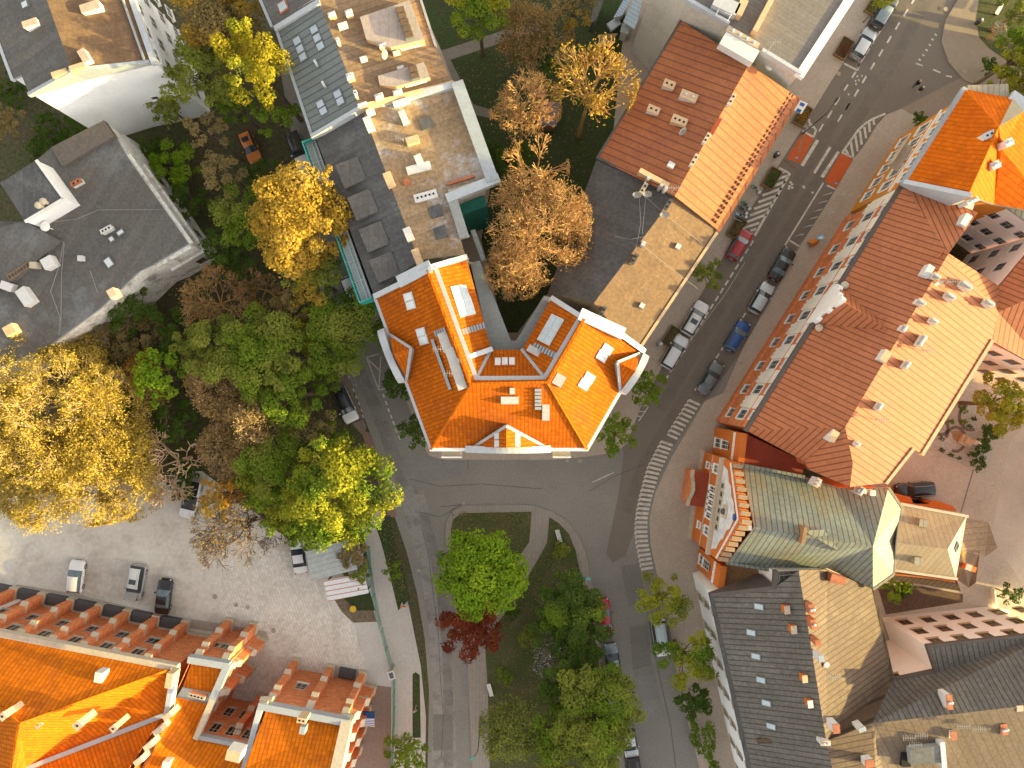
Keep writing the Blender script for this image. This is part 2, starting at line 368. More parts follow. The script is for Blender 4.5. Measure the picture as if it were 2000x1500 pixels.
# ================================================================ CENTRAL V-SHAPED TENEMENT
def bV():
    f=Z(700,480,3.41); g=Z(900,480,3.41)
    a=f(112,338,15);b=f(485,1352,15);c=g(840,1352,15);d=g(1215,700,15);e=g(605,350,16.6);ff=f(1088,692,16.6);gg=f(885,692,16.6);h=f(718,78,16.6)
    R1=f(462,165,19.5);R0=f(748,922,19.5);Q0=f(1262,910,19.5);Q1=g(820,492,19.5)
    G1=f(515,150,18.9);G0=f(785,882,18.9);H0=f(1240,880,18.9);H1=g(800,472,18.9)
    l=[f(745,112,14.6),f(808,100,14.6),f(1016,632,14.6),f(1050,632,14.6),f(1236,332,14.6),f(1290,345,14.6),f(1100,700,14.6),f(880,700,14.6)]
    faces=[([a,b,R0,R1],),([R1,R0,G0,G1],),([G1,G0,gg,h],),([G0,H0,ff,gg],),([H0,H1,e,ff],),([R0,Q0,H0,G0],),([R0,b,c,Q0],),([Q0,c,d,Q1],),([Q0,Q1,H1,H0],)]
    B=building('corner_tenement','V-shaped corner tenement with bright orange tile roofs at the road junction','building',faces,
        [a,b,c,d,H1,e,l[4],l[3],l[2],l[1],h,G1,R1],'render_cream' and MM('render_cream'),[MM('tile'),MM('coping')],hint=None)
    mb=MB()
    for q in ([l[0],l[1],l[2],l[7]],[l[7],l[2],l[3],l[6]],[l[3],l[4],l[5],l[6]]): mb.up([P(*x) for x in q])
    mb.build('terrace_roof',MM('concrete'),B.t)
    coping(B,[R1,a],.55,.25); coping(B,[f(290,238,17.2),f(462,148,19.0)],1.2,.6,name='parapet'); coping(B,[f(465,150,19.2),h],.55,.25)
    coping(B,[G1,G0],.4,.15); coping(B,[G0,H0],.42,.15); coping(B,[H0,H1],.45,.15); coping(B,[H1,e],.5,.2)
    coping(B,[g(815,465,19.2),g(1060,580,17.4)],1.2,.5); coping(B,[g(1060,585,17.2),d],.55,.25)
    coping(B,[f(675,762,19.3),f(885,690,17)],.5,.2)
    coping(B,[a,b],.45,.05,'coping',name='gutter',lift=0); coping(B,[b,c],.5,.05,'white',name='gutter'); coping(B,[c,d],.45,.05,'white',name='gutter')
    # valley flashings
    for p,q in ((G0,gg),(H0,ff)): coping(B,[p,q],.3,.08,'zinc',name='valley')
    # ridge tiles
    for p,q in ((R0,R1),(R0,Q0),(Q0,Q1),(R0,b),(Q0,c)): coping(B,[p,q],.28,.1,'tile_old',name='ridge_tiles',down=.1)
    # gable dormers with curved metal-capped parapets
    def dormer(p0,p1,apx,back,k0,k1,hz):
        m=MB(); v0=P(*p0);v1=P(*p1);ap=P(*apx);bk=P(*back)
        m.up([v0,ap,bk]); m.up([v1,bk,ap]); 
        o=m.build('dormer_roof',[MM('tile')],B.t)
        for q in (v0,v1):
            mm=MB(); dd=(bk-q);dd.normalize(); s=dd.cross(ZU).normalized()*.14
            mm.prism([q-s,q+s,bk+s,bk-s],12,[q.z+.1,q.z+.1,bk.z+.1,bk.z+.1]); mm.build('valley',MM('zinc'),o,org=B.c)
        A=P(*k0);E=P(*k1); dr=E-A;dr.z=0;Ln=dr.length;dr.normalize(); n=Vector((-dr.y,dr.x,0)); 
        if n.dot(A-B.c)<0: n=-n
        w=MB(); N=14; pr=[]
        for i in range(N+1):
            t=i/N; zz=A.z+hz*max(0,math.sin(PI*t))**.7; pr.append((A+dr*(Ln*t),zz))
        for (q0,z0),(q1,z1) in zip(pr[:-1],pr[1:]):
            w.prism([q0-n*.3,q0+n*.42,q1+n*.42,q1-n*.3],A.z-3.5,[z0,z0,z1,z1] ,0,1)
        w.build('curved_parapet',[MM('coping'),MM('white')],B.t)
    dormer(f(205,588,15.4),f(320,893,15.4),f(232,722,18.3),f(350,682,18.3),f(150,556,15.4),f(290,905,15.4),1.5)
    dormer(f(770,1338,15.2),f(1245,1338,15.2),f(985,1345,18),f(985,1200,18),f(712,1350,15.2),f(1282,1350,15.2),1.3)
    dormer(g(1195,715,15.4),g(1062,962,15.4),g(1165,835,18),g(1045,775,18),g(1233,722,15.4),g(1080,978,15.4),1.5)
    fn=Z(700,480,3.41)
    for (x,y) in ((335,340),(350,393),(418,575),(435,628)): skylight(B,*fn(x,y),1.05,.72,fr='skyframe_w',gl='skyglass_p',ang=R(14))
    for (x,y) in ((928,775),(975,773),(1022,773)): skylight(B,*fn(x,y),.62,1.0,fr='skyframe_o',gl='skyglass_p')
    gn=Z(900,480,3.41)
    for (x,y) in ((972,690),(940,735),(853,880),(822,922)): skylight(B,*gn(x,y),1.15,.8,fr='skyframe_w',gl='skyglass_p',ang=R(-30))
    for (x,y) in ((936,1268),(936,1316),(1043,1290)): pass
    skylight(B,*fn(695,365),1.9,3.1,ang=R(18),fr='skyframe_w',gl='skyglass',nx=2,ny=4); skylight(B,*gn(600,560),1.5,2.9,ang=R(-30),fr='skyframe_w',gl='skyglass',nx=2,ny=4)
    # skylights on the south dormer
    for (x,y,w,l) in ((936,1266,.95,.7),(936,1315,.95,.7),(1043,1288,1.1,1.5)):
        p=P(*fn(x,y),17.1); mb=MB(); mb.box(p,(w,l,.5)); o=mb.build('skylight',MM('skyframe_w'),B.t); m2=MB(); m2.box(p+ZU*.26,(w-.12,l-.12,.04)); m2.build('pane',MM('skyglass_p'),o,org=B.c)
    # rows of snow / vent ladders, chimney blocks
    def ladder(x0,y0,x1,y1,n,w,fnn):
        for i in range(n):
            t=(i+.5)/n; u,v=fnn(x0+(x1-x0)*t,y0+(y1-y0)*t)
            a0=idir(x1-x0,y1-y0); rbox(B,u,v,math.hypot(x1-x0,y1-y0)/3.41/18.5/n*.72,w,.25,a0,'zinc',name='roof_step',sink=.3)
    ladder(355,235,450,205,5,.75,fn); ladder(505,590,580,560,5,.6,fn); ladder(690,575,862,522,9,.6,fn); ladder(860,548,945,590,5,.7,gn); ladder(480,660,635,735,8,.6,gn); ladder(515,950,515,1095,6,.65,gn)
    for (x,y,sx,sy,an,fnn) in ((575,640,1.1,2.2,20,fn),(620,735,1.1,1.9,20,fn),(655,835,1.15,1.7,20,fn),(680,910,1.1,1.6,20,fn),(1008,1030,2.1,.85,0,fn),(490,700,1.75,.8,-30,gn),(655,895,1.2,1.3,-30,gn),(567,1102,.85,2.1,0,gn),(1025,968,.6,.7,0,fn)):
        u,v=fnn(x,y); rbox(B,u,v,sx*.85,sy*.9,.4,R(an),mat('chim_cap',(.5,.49,.47),fine=.1),name='chimney')
    rbox(B,*fn(550,790),.3,5.4,.35,R(20),'zinc',name='walkway'); 
    for (x,y) in ((545,690),(620,850)): antenna(B,*fn(x,y),2.2)
    for q,k in ((B.out[0],0),): pass
    # balconies under the south eave + facade windows
    for x0,x1 in ((570,700),(1285,1400)):
        pa=P(*f(x0,1372),9); pb=P(*f(x1,1372),9); pa.y=pb.y=B.out[1].y-1.45+.6; mb=MB(); mb.box(((pa.x+pb.x)/2,pa.y+.35,11.2),(pb.x-pa.x,1.5,.25),0,1); mb.box(((pa.x+pb.x)/2,pa.y-.35,11.7),(pb.x-pa.x,.15,1.0),0,0); mb.build('balcony',[MM('white'),MM('stone')],B.t)
    for i,n in ((0,9),(1,9),(2,8)): winrow(B,wall_edge(B,i if B.ccw else i),n,(2.2,6,9.8,13),1.1,1.7)
    return B
# ================================================================ NORTH-WEST ROW
def bRow():
    f=Z(690,170,4.286);b2=Z(450,0,3.75);b4=Z(400,300,3.75);t=Z(560,0,6.52);t2=Z(640,0,6.52)
    W0=b2(625,1008,14.5);W1=b4(1235,1030,14.5);K0=b2(965,797,16.4);K1=b4(1565,780,16.4);E0=f(850,8,16);E1=f(1128,788,16);E2=f(800,925,16);E3=f(935,1400,16)
    B=building('row_house','long row house with dark felt roof and four felt dormers behind the yellow tree','building',[([W0,W1,K1,K0],0),([K0,K1,E3,E2,E1,E0],1,(.38,-.93))],[W0,W1,K1,E3,E2,E1,E0,K0],MM('render_beige'),[MM('felt_dark'),MM('felt_patch'),MM('zinc')])
    an=R(-68)
    for x,y in ((1070,135),(1157,372),(1240,608),(1318,832)):
        u,v=b4(x,y); p,_=onroof(B,u,v,.5); mb=MB(); mb.box((p.x,p.y,p.z-.3),(2.55,2.5,1.6),an+R(0)); mb.build('dormer',MM('felt_grey'),B.roof,org=B.c)
    coping(B,[f(882,0,16.3),f(1160,770,16.3)],1.25,.5,'zinc'); coping(B,[f(1200,775,16.3),f(805,932,16.3)],.95,.5,'coping'); coping(B,[f(830,940,16.2),f(925,1240,16.2)],1.0,.5,'concrete'); coping(B,[K0,(887,168,16.3)],.6,.4,'coping'); 
    # rooftop boxes lit by the sun
    for x,y,sx,sy,hh,m in ((125,300,.75,1.35,.9,'chim_white'),(135,195,1.0,.55,.5,'chim_white'),(420,245,.7,1.3,.8,'chim_white'),(495,440,1.3,.75,.7,'chim_tan'),(548,605,.75,1.05,.8,'chim_white'),(545,672,2.5,.75,.7,'chim_white'),(297,770,.8,1.5,.8,'chim_tan'),(460,1228,.75,1.35,.8,'chim_white'),(535,1420,.75,1.7,.8,'chim_tan'),(445,790,.6,.6,.5,'brick'),(415,120,2.3,.9,.9,'chim_tan')):
        u,v=f(x,y); rbox(B,u,v,sx,sy,hh,R(15) if sx>sy else R(-68)+R(90),m,name='chimney')
    u,v=f(605,910); chimney(B,u,v,3.0,.95,R(15),1.0,'chim_white',0,'chim_white')
    for x,y in ((610,300),(690,1040),(730,1215)): u,v=f(x,y); rbox(B,u,v,1.3,1.2,.25,R(20),'felt_dark',name='roof_hatch')
    u,v=f(900,775); rbox(B,u,v,3.0,.25,.5,R(17),'brick',name='broken_coping'); u,v=f(960,830); rbox(B,u,v,4.2,.5,.45,R(17),'cap',name='broken_coping')
    for k in range(4): u,v=f(953+16*k,180+48*k); rbox(B,u,v,.62,.62,.75,R(-68),'skyframe',name='vent_panel')
    skylight(B,*f(430,930),.6,.6) if 0 else None
    antenna(B,*f(415,445),1.4)
    # scaffold wrapped in teal netting along the street front
    Bs=B; s=thing('scaffolding','scaffold with teal edges and pale netting along the row house front','scaffolding',P(670,430,0))
    a=P(608,278,13.3);b=P(718,586,13.3); d=(b-a);L=d.length;d.normalize();n=Vector((d.y,-d.x,0)); n=n if n.x<0 else -n
    mb=MB(); q=[a+n*.75,b+n*.75,b-n*.55,a-n*.55]; mb.prism(q,13.1,13.3); mb.build('deck',MM('net'),s,org=s.location)
    mb=MB(); e=[a+n*.85,b+n*.85]; mb.prism([e[0],e[1],e[1]-n*.12,e[0]-n*.12],0,14.1); mb.prism([a+n*.85-d*.12,a-n*.7-d*.12,a-n*.7,a+n*.85],0,14.1); mb.prism([b+n*.85,b-n*.6,b-n*.6+d*.12,b+n*.85+d*.12],0,14.1); mb.build('netting',MM('teal'),s,org=s.location)
    mb=MB()
    for off in (.55,-.05,-.45): mb.line([a+n*off+ZU*.2,b+n*off+ZU*.2],.12,None,0,.12)
    for i in range(9): c=a+d*(L*i/8); mb.tube(c+n*.75-ZU*13.3,c+n*.75+ZU*.9,.05,n=5); mb.line([c+n*.75+ZU*.12,c-n*.5+ZU*.12],.1,None,0,.1)
    mb.build('poles',MM('steel'),s,org=s.location)
    # courtyard scaffold netting
    s=thing('scaffolding','courtyard scaffold hung with teal netting coloured dark for shade behind the bare trees','scaffolding',P(930,410,0))
    mb=MB(); pts=[f(865,955,12),f(1090,880,12),f(1120,960,12),f(900,1050,12)]; mb.prism([P(*q) for q in pts],0,10.5); mb.build('netting',MM('teal_shaded'),s,org=s.location)  # netting colour darkened in place of courtyard shade
    mb=MB(); pts=[f(980,1200,13),f(1020,1190,13),f(1110,1440,13),f(1075,1460,13)]; mb.prism([P(*q) for q in pts],12.7,13); mb.build('deck',MM('net'),s,org=s.location)
    winrow(B,wall_edge(B,0),12,(2.2,6,9.5,12.8),1.1,1.7)
    # ------- house north of it
    X0=b2(338,218,15.2);W0b=b2(600,1000,15.2);K=(706,210,17.2);T=(623,6,17.2);Q0=(884,164,16);Q1=(851,90,16);Q2=(822,0,16);Q3=(800,-60,16);T1=(598,-60,17.2)
    B=building('tenement','tenement with grey seamed street roof and sunlit brown back roof with glazed roof rooms','building',[([X0,W0b,K,T],0),([T,K,Q0,Q1,Q2,Q3,T1],1)],[X0,W0b,K,Q0,Q1,Q2,Q3,T1,T],MM('render_cream'),[MM('seam_grey'),MM('seam_brown'),MM('zinc')])
    coping(B,[(W0b[0],W0b[1],15.2),K],.4,.25,'coping'); coping(B,[(X0[0],X0[1],15.2),T],.5,.35,'coping'); coping(B,[K,Q0],.45,.3,'chim_tan'); coping(B,[Q2,Q1],.25,.1,'zinc',name='gutter')
    coping(B,[X0,W0b],.3,.06,'zinc',name='gutter')
    sg=R(22)
    for x,y in ((133,518),(172,622),(208,722),(350,372),(390,480),(432,583),(430,1322),(468,1410),(650,1195),(684,1285)): skylight(B,*t(x,y),.85,.72,ang=R(22))
    for x,y in ((365,790),(465,1065),(365,120)): u,v=t(x,y); rbox(B,u,v,.25,.6,.5,R(30),'coping',name='vent')
    # roof rooms
    def room(pts,h,sk,vx):
        mb=MB(); q=[P(*t2(*p),17.2+h-1.0) for p in pts]; mb.prism(q,14,17.2+h-1.0,0,1); o=mb.build('roof_room',[mat('room_roof',(.42,.34,.29),(.36,.3,.26),du=.9,lw=.06,la=.3,fine=.15,stain=(.3,.27,.25),sa=.5),MM('chim_tan')],B.roof,org=B.c)
        for x,y in sk:
            p=P(*t2(x,y),17.2+h-.6); m=MB(); m.box((p.x,p.y,p.z-.3),(.88,.66,.75),R(15)); k=m.build('skylight',MM('skyframe'),B.roof,org=B.c); m=MB(); m.box((p.x,p.y,p.z+.1),(.78,.56,.06),R(15)); m.build('glazing',MM('felt_sand'),B.roof,org=B.c)
    room(((410,215),(1045,0),(1230,500),(800,605),(490,500)),1.3,((925,130),(950,205),(980,285),(1008,365),(1035,445)),0)
    room(((640,965),(1225,790),(1300,980),(870,1105),(660,1080)),1.1,((1085,880),(1110,965)),0)
    for x,y,sx,sy,pt in ((270,160,.85,.75,4),(50,180,.9,.5,3),(130,520,.35,.8,2),(285,970,.9,.8,2),(700,575,.95,.5,3),(355,1190,.3,.9,4),(440,1330,1.2,.3,4),(655,1230,1.05,.75,3),(890,1170,1.15,.6,4)):
        u,v=t2(x,y); chimney(B,u,v,sx,sy,R(18),1.2,'chim_tan',pt,'chim_white')
    for x,y,sx,sy in ((190,320,.95,.6),(455,745,.7,.5),(875,665,.75,.35),(925,855,.7,.3),(1060,580,2.3,.25),(1120,1050,2.3,.25),(930,1285,1.7,.4),(535,1405,.8,.35)):
        u,v=t2(x,y); rbox(B,u,v,sx,sy,.45,R(17),'chim_white',name='roof_box')
    antenna(B,*t2(715,700),1.3,True,R(-20))
    mb=MB(); q=[t2(1290,600,14),t2(1380,575,14),t2(1510,1050,14),t2(1470,1130,14)]; mb.prism([P(*x) for x in q],0,14); mb.build('balcony_block',MM('coping'),B.t)
    winrow(B,wall_edge(B,0),8,(2.2,6,9.8,13),1.1,1.8)
    # ------- top-most grey roof
    A=(470,-90,15.4);b=(531,52,15.4);c=(620,3,17.5);d=(590,-90,17.5)
    B=building('tenement_house','blue-grey roofed house cut by the top frame edge beside the olive trees','building',[([A,b,c,d],0)],[A,b,c,d],MM('render_cream'),[MM('felt_grey'),MM('zinc')])
    skylight(B,552,12,.95,.9,ang=R(22),fr='brick'); coping(B,[A,b],.3,.06,'zinc',name='gutter')
# ================================================================ NORTH-EAST ROW
def bC():
    y=Z(1200,250,3.75);g=Z(900,480,3.41);c=Z(1150,0,3.75)
    A=(1166,309,13.8);A2=(1070,573,13.8);K0=(1318,383,16.2);K1=(1160,592,16.2);E0=(1403,450,14);E1=(1243,690,14)
    B=building('flat_roofed_tenement','tenement with black felt back slope and sand-coloured felt street slope','building',[([A,A2,K1,K0],0),([K0,K1,E1,E0],1)],[A,A2,K1,E1,E0,K0],MM('render_beige'),[MM('felt_black'),MM('felt_sand'),MM('gutter')])
    st=idir(-150,255)
    for x,yy,L in ((395,560,1.5),(150,960,1.4)): u,v=y(x,yy); chimney(B,u,v,L,.4,st,1.1,'chim_tan',0,'dark')
    u,v=y(215,440); chimney(B,u,v,1.5,.5,st,1.2,'chim_tan',0,'cap'); u,v=g(945,440); chimney(B,u,v,1.5,.4,st,1.1,'chim_tan',0,'dark')
    u,v=g(1155,85); chimney(B,u,v,1.4,.4,st,1.2,'chim_tan',0,'dark')
    for x,yy in ((470,865),(205,1300)): u,v=y(x,yy); rbox(B,u,v,.5,.5,.4,st,'chim_white',name='vent')
    u,v=y(215,845); rbox(B,u,v,.5,.4,.9,st,'steel',name='vent')
    for x,yy,d in ((165,485,1),(240,480,1),(365,630,1)): u,v=y(x,yy); antenna(B,u,v,2.0,bool(d),R(-100))
    coping(B,[E0,E1],.3,.08,'chim_tan',name='gutter'); coping(B,[K0,A],.25,.1,'felt_black'); coping(B,[K0,E0],.2,.08,'felt_sand')
    # slack aerial wires lying over the roof
    mb=MB()
    for pts in (((175,510),(190,700),(150,900)),((215,510),(420,680),(640,860)),((225,500),(200,780)),((0,800),(110,820),(230,800)),((215,880),(420,1040),(600,1180))):
        q=[onroof(B,*y(*p))[0]+ZU*(.5 if i%2==0 else .3) for i,p in enumerate(pts)]
        for a_,b_ in zip(q[:-1],q[1:]): mb.tube(a_,b_,.02,n=4)
    mb.build('aerial_wire',MM('aerial'),B.roof,org=B.c)
    winrow(B,wall_edge(B,3),8,(2.2,5.8,9.4,12.4),1.1,1.7)
    # red metal roof
    A=(1330,40,13.8);A2=(1166,309,13.8);K0=(1463,125,17);K1=(1318,383,17);E0=(1560,192,14.2);E1=(1403,450,14.2)
    B=building('red_roofed_tenement','tenement with red seamed metal roof and white chimneys, glowing on its street slope','building',[([A,A2,K1,K0],0),([K0,K1,E1,E0],0)],[A,A2,K1,E1,E0,K0],MM('render_beige'),[MM('seam_red2'),MM('gutter')])
    for x,yy,sx,sy,an,m,pt in ((590,615,1.5,1.0,-22,'chim_white',0),(735,700,2.2,1.0,-22,'chim_white',2),(475,800,1.6,.9,-22,'chim_white',0),(665,880,2.0,1.0,-22,'chim_tan',0)):
        u,v=c(x,yy); chimney(B,u,v,sx,sy,R(an),1.2,m,pt,'chim_tan')
    for x,yy,L in ((1050,725,1.6),(930,925,2.3),(865,1010,1.4),(775,1170,1.6),(1185,520,1.8)):
        u,v=c(x,yy); chimney(B,u,v,L,.45,st,1.2,'chim_white',0,'cap' if L<2.2 else 'red_metal',hole=L<2)
    u,v=c(605,1205); rbox(B,u,v,.55,.7,.5,st,'chim_white',name='vent')
    u,v=c(480,1300); rbox(B,u,v,3.4,.5,.7,R(-28),'chim_tan',name='fire_wall'); 
    for x,yy in ((440,1300),(535,1355),(570,1375)): u,v=c(x,yy); rbox(B,u,v,.3,.3,1.2,0,'steel',name='vent')
    antenna(B,*c(680,960),1.3,True,R(-60)); antenna(B,*c(620,1390),1.8)
    coping(B,[E0,E1],.45,.08,'seam_red2',name='gutter'); coping(B,[A,A2],.25,.05,'gutter',name='gutter')
    # snow guards: broken dark bars above the street eave
    mb=MB(); a=P(*E0);b=P(*E1); d=b-a; L=d.length; d.normalize(); n=Vector((-d.y,d.x,0)); n=n if n.x<0 else -n
    for r in (.7,1.05):
        k=0.3
        while k<L-.3:
            p=a+d*k+n*r; hh=B.mb.at(p.x,p.y)
            if hh: mb.box((p.x,p.y,hh[0]+.1),(.34,.06,.2),math.atan2(d.y,d.x))
            k+=.58
    mb.build('snow_guard',MM('gutter'),B.roof,org=B.c)
    winrow(B,wall_edge(B,3),11,(2.2,5.8,9.4,12.2),1.1,1.7)
    aw=thing('shop_awning','white shop awning with two blue squares under the red roof corner','awning',P(1566,208,3)); e=P(1566,208,3)
    mb=MB(); q=[(1562,195),(1578,202),(1566,222),(1551,215)]; mb.prism([P(*x,3.2) for x in q],3.0,3.2); mb.build('canopy',MM('white'),aw); mb=MB()
    for q in (((1564,199),(1573,203),(1569,209),(1561,205)),((1558,211),(1566,215),(1562,221),(1554,217))): mb.up([P(*x,3.21) for x in q])
    mb.build('logo_panel',MM('blue'),aw); mb=MB(); 
    for x in ((1563,197),(1553,214)): mb.tube(P(*x,2.3),P(*x,3.0),.04)
    mb.build('bracket',MM('iron'),aw)
    # tall grey building north
    A=(1287,-56,17.6);M1=(1342,0,17.6);M2=(1422,46,17.6);M3=(1489,100,17.6);E=(1563,145,17.6);E2=(1720,-95,17.6);W2=(1380,-180,17.6)
    B=building('grey_roofed_block','tall block with grey seamed roof and blank cream gable wall above the red roof','building',[([A,M1,M2,M3,E,E2,W2],0,(.52,.85))],[A,M1,M2,M3,E,E2,W2],MM('render_beige'),[MM('felt_grey'),MM('chim_white')],oh=.02)
    B.roof.data.materials[0]=mat('seam_pale',(.19,.172,.158),(.165,.152,.142),du=.4,lw=.06,la=.3,cell=.06,fine=.15,stain=(.22,.175,.125),sa=.5)
    coping(B,[E,E2],.9,.12,'white',name='gutter'); coping(B,[M3,E],.35,.3,'coping'); coping(B,[A,M1,M2],.35,.25,'coping')
    u,v=c(1105,345); rbox(B,u,v,3.9,1.4,.5,R(-30),'chim_white',name='fire_wall'); u,v=c(1130,270); chimney(B,u,v,4.6,.7,R(-30),.9,'chim_tan',4,'cap')
    u,v=c(1010,30); rbox(B,u,v,2.6,1.3,1.0,R(-25),'steel',name='air_conditioner'); u,v=c(1120,50); rbox(B,u,v,.8,1.7,1.0,R(-25),'chim_tan',name='chimney'); u,v=c(1290,90); rbox(B,u,v,.5,4.2,1.0,R(-28),'chim_tan',name='chimney')
    m=MB()
    for x0,y0,x1,y1 in ((930,110,970,30),(1020,150,1060,70),(930,110,1020,150),(950,70,1045,110)): m.tube(P(*c(x0,y0),18),P(*c(x1,y1),18.6),.05)
    m.build('railing',MM('white'),B.roof,org=B.c)
    for x,yy in ((1330,345),): antenna(B,*c(x,yy),2.6)
    u,v=c(1325,480); p=P(u,v,15.6); mb=MB(); mb.ball(p,.55,sq=.5); mb.build('satellite_dish',MM('white'),B.t)
    # small sheds in the back yard
    w=Z(1150,0,8.333)
    def shed(name,label,pts,z,m,cat='shed'):
        q=[P(*w(*p),z) for p in pts]; cc=sum(q,Vector())/len(q); cc.z=0; t=thing(name,label,cat,cc); mb=MB(); iq=inset(q,.15); mb.prism(iq,0,z-.1); mb.build('wall',MM('render_beige'),t); mb=MB(); mb.prism(q,z-.15,z,0,hint=(.5,.85)); mb.build('roof',m,t); return t
    shed('lean_to','pale blue metal lean-to roof along the cream gable wall',((720,0),(870,0),(800,330),(740,480),(560,350)),3.0,mat('seam_blue',(.42,.5,.55),du=.5,lw=.1,la=.5,fine=.15))
    shed('yard_shed','narrow bluish ribbed shed roof beside the lean-to',((560,0),(690,0),(540,250),(400,290)),2.6,mat('seam_blue2',(.4,.5,.58),du=.35,lw=.1,la=.6,fine=.2))
    shed('brick_store','small dark brown store roof in the yard beneath the gable wall',((150,560),(470,540),(420,620),(180,640)),2.2,MM('wood'))
    shed('grey_cabin','low grey-green cabin with flat roof beside the yard lean-to',((545,370),(690,420),(640,560),(510,520)),2.4,MM('concrete'))
    t=merge('metal_box',MB().box(P(*w(405,400),1.1),(1.5,1.0,.5),R(35)),MM('coping'),P(*w(405,400),0),'small white-blue metal box lid in the yard','box')
    t=merge('long_slab_roof',MB().prism([P(*w(*q),2.2) for q in ((90,0),(240,0),(110,330),(30,370))],0,2.2),MM('felt_grey'),P(*w(120,150)),'long mossy grey slab roof under the sparse yellow tree','shed')
# ================================================================ RED SCHOOL ON THE RIGHT
def bD():
    d=Z(1500,300,3.75);e=Z(1150,600,3.75);f=Z(1500,650,3.75)
    A=(1763,359,13);S=(1457,840,13);K0=(1853,495,17.3);K1=(1651,834,17.3);S2=(1571,901,13.4);S3=(1579,917,13.6);S4=(1660,951,14);S5=(1731,943,13);E1=(1783,877,13);E2=(1801,887,12.6);E3=(1937,666,14.6)
    S5=onpl(1731,943,K0,K1,E3);E1=onpl(1783,877,K0,K1,E3);E2=onpl(1801,887,K0,K1,E3);W6=onpl(1950,610,K0,K1,E3);Y9=onpl(1666,905,K0,K1,E3);S4=onpl(1660,951,K0,K1,E3)
    V0=(1952,559,13.8);T=(1911,415,15.2);NE=(2060,430,13.8);SE=(2060,735,13);RM=(2060,560,16.5);R0=(1943,662,13.2);J=(1858,500,17.2)
    faces=[([A,S,K1,K0],0),([A,K0,T],0),([S,S2,K1],0),([S2,S3,S4,Y9,K1],0),([K1,Y9,S4,S5,E1,E2,E3,W6,K0],0),([K0,W6,V0],0),([V0,W6,RM,NE],0),([W6,E3,SE,RM],0)]
    B=building('school','long red-brick school with rust red metal roof and white facade panels along the street','building',faces,[A,S,S2,S3,S4,S5,E1,E2,E3,SE,NE,V0,K0,T],MM('brick_o'),[MM('seam_red'),MM('gutter')],oh=.5)
    st=idir(-306,481)
    # facade
    a,dd,L,n=wall_edge(B,0); k=int(L/3.15)
    for i in range(k):
        c=a+dd*(L*(i+.55)/k)
        win(B.t,c+ZU*11.2,dd,n,1.0,1.7,B.c,surround=.14,fm='zinc'); win(B.t,c+ZU*7.2,dd,n,1.15,2.2,B.c,arch=False,surround=.2,fm='zinc'); win(B.t,c+ZU*3,dd,n,1.1,2.0,B.c,surround=.12,fm='zinc')
        q=a+dd*(L*(i+.05)/k); mb=MB()
        M=Matrix(((dd.x,0,n.x,q.x),(dd.y,0,n.y,q.y),(0,1,0,0),(0,0,0,1)))
        mb.box(0,(1.7,7.0,.24),M=M@Matrix.Translation((0,9.1,.02))); mb.box(0,(1.05,.5,.24),M=M@Matrix.Translation((0,5.4,.018)))
        for s in (-.55,0,.55): mb.box(0,(.3,.35,.26),M=M@Matrix.Translation((s,5.0,.015)))
        mb.build('facade_panel',MM('render_cream') if 0 else mat('panel_white',(.86,.8,.72),fine=.06),B.t)
    mb=MB(); M=Matrix(((dd.x,0,n.x,a.x),(dd.y,0,n.y,a.y),(0,1,0,0),(0,0,0,1)))
    for zz,hh,pj in ((.7,1.4,.35),(4.3,.25,.2),(9.2,.18,.16),(12.7,.3,.4)): mb.box(0,(L-.1,hh,pj*2),M=M@Matrix.Translation((L/2,zz,0)))
    mb.build('cornice',MM('brick_o'),B.t)
    # street gable
    p0=P(1640,556,13.05);p1=P(1588,632,13.05);m=(p0+p1)/2; ap=Vector((m.x,m.y,16.6)); bk=None
    for t in range(60):
        q=ap-n*(t*.15); h=B.mb.at(q.x,q.y)
        if h and h[0]>=16.6: bk=Vector((q.x,q.y,16.6)); break
    bk=bk or ap-n*7.5
    fr=n*.05; mb=MB(); mb.up([p0,ap,bk]); mb.up([p1,bk,ap]); g=mb.build('gable_roof',MM('seam_red'),B.t)
    mb=MB(); N=10; pr=[]
    prof=[(0,0),(.06,.9),(.2,1.2),(.27,2.2),(.36,2.5),(.42,3.6),(.5,4.2),(.58,3.6),(.64,2.5),(.73,2.2),(.8,1.2),(.94,.9),(1,0)]
    for (t0,z0),(t1,z1) in zip(prof[:-1],prof[1:]):
        q0=p0+(p1-p0)*t0;q1=p0+(p1-p0)*t1; mb.prism([q0-n*.25,q0+n*.25,q1+n*.25,q1-n*.25],11.5,[13+z0,13+z0,13+z1,13+z1])
    mb.build('street_gable',MM('white'),B.t)
    coping(B,[A,(1640,556,13.05)],.35,.1,'gutter',name='gutter'); coping(B,[(1588,632,13.05),S],.35,.1,'gutter',name='gutter'); coping(B,[E3,E2],.35,.08,'chim_tan',name='gutter'); coping(B,[S5,E1],.3,.08,'chim_tan',name='gutter')
    for u,v in ((1650,557),(1600,640)): p=P(u,v,13.6); mb=MB(); mb.ball(p,.45,sq=.7); mb.tube(p-ZU*1.0,p,.25); mb.build('finial',MM('stone'),B.t)
    # chimneys with steel cowls
    for x,y,sx,sy,pt in ((1235,900,.9,.7,4),(1455,965,1.5,.9,6),(1340,1045,1.2,.8,4),(1625,1095,1.2,.8,4),(1125,1090,.95,.7,4),(1220,1225,.9,.7,3),(1000,1280,.75,.6,3),(1130,1370,1.6,.6,5)):
        u,v=d(x,y); chimney(B,u,v,sx,sy,st if sy<.7 else R(-35)+PI*0,1.3,'chim_white',pt,'cap')
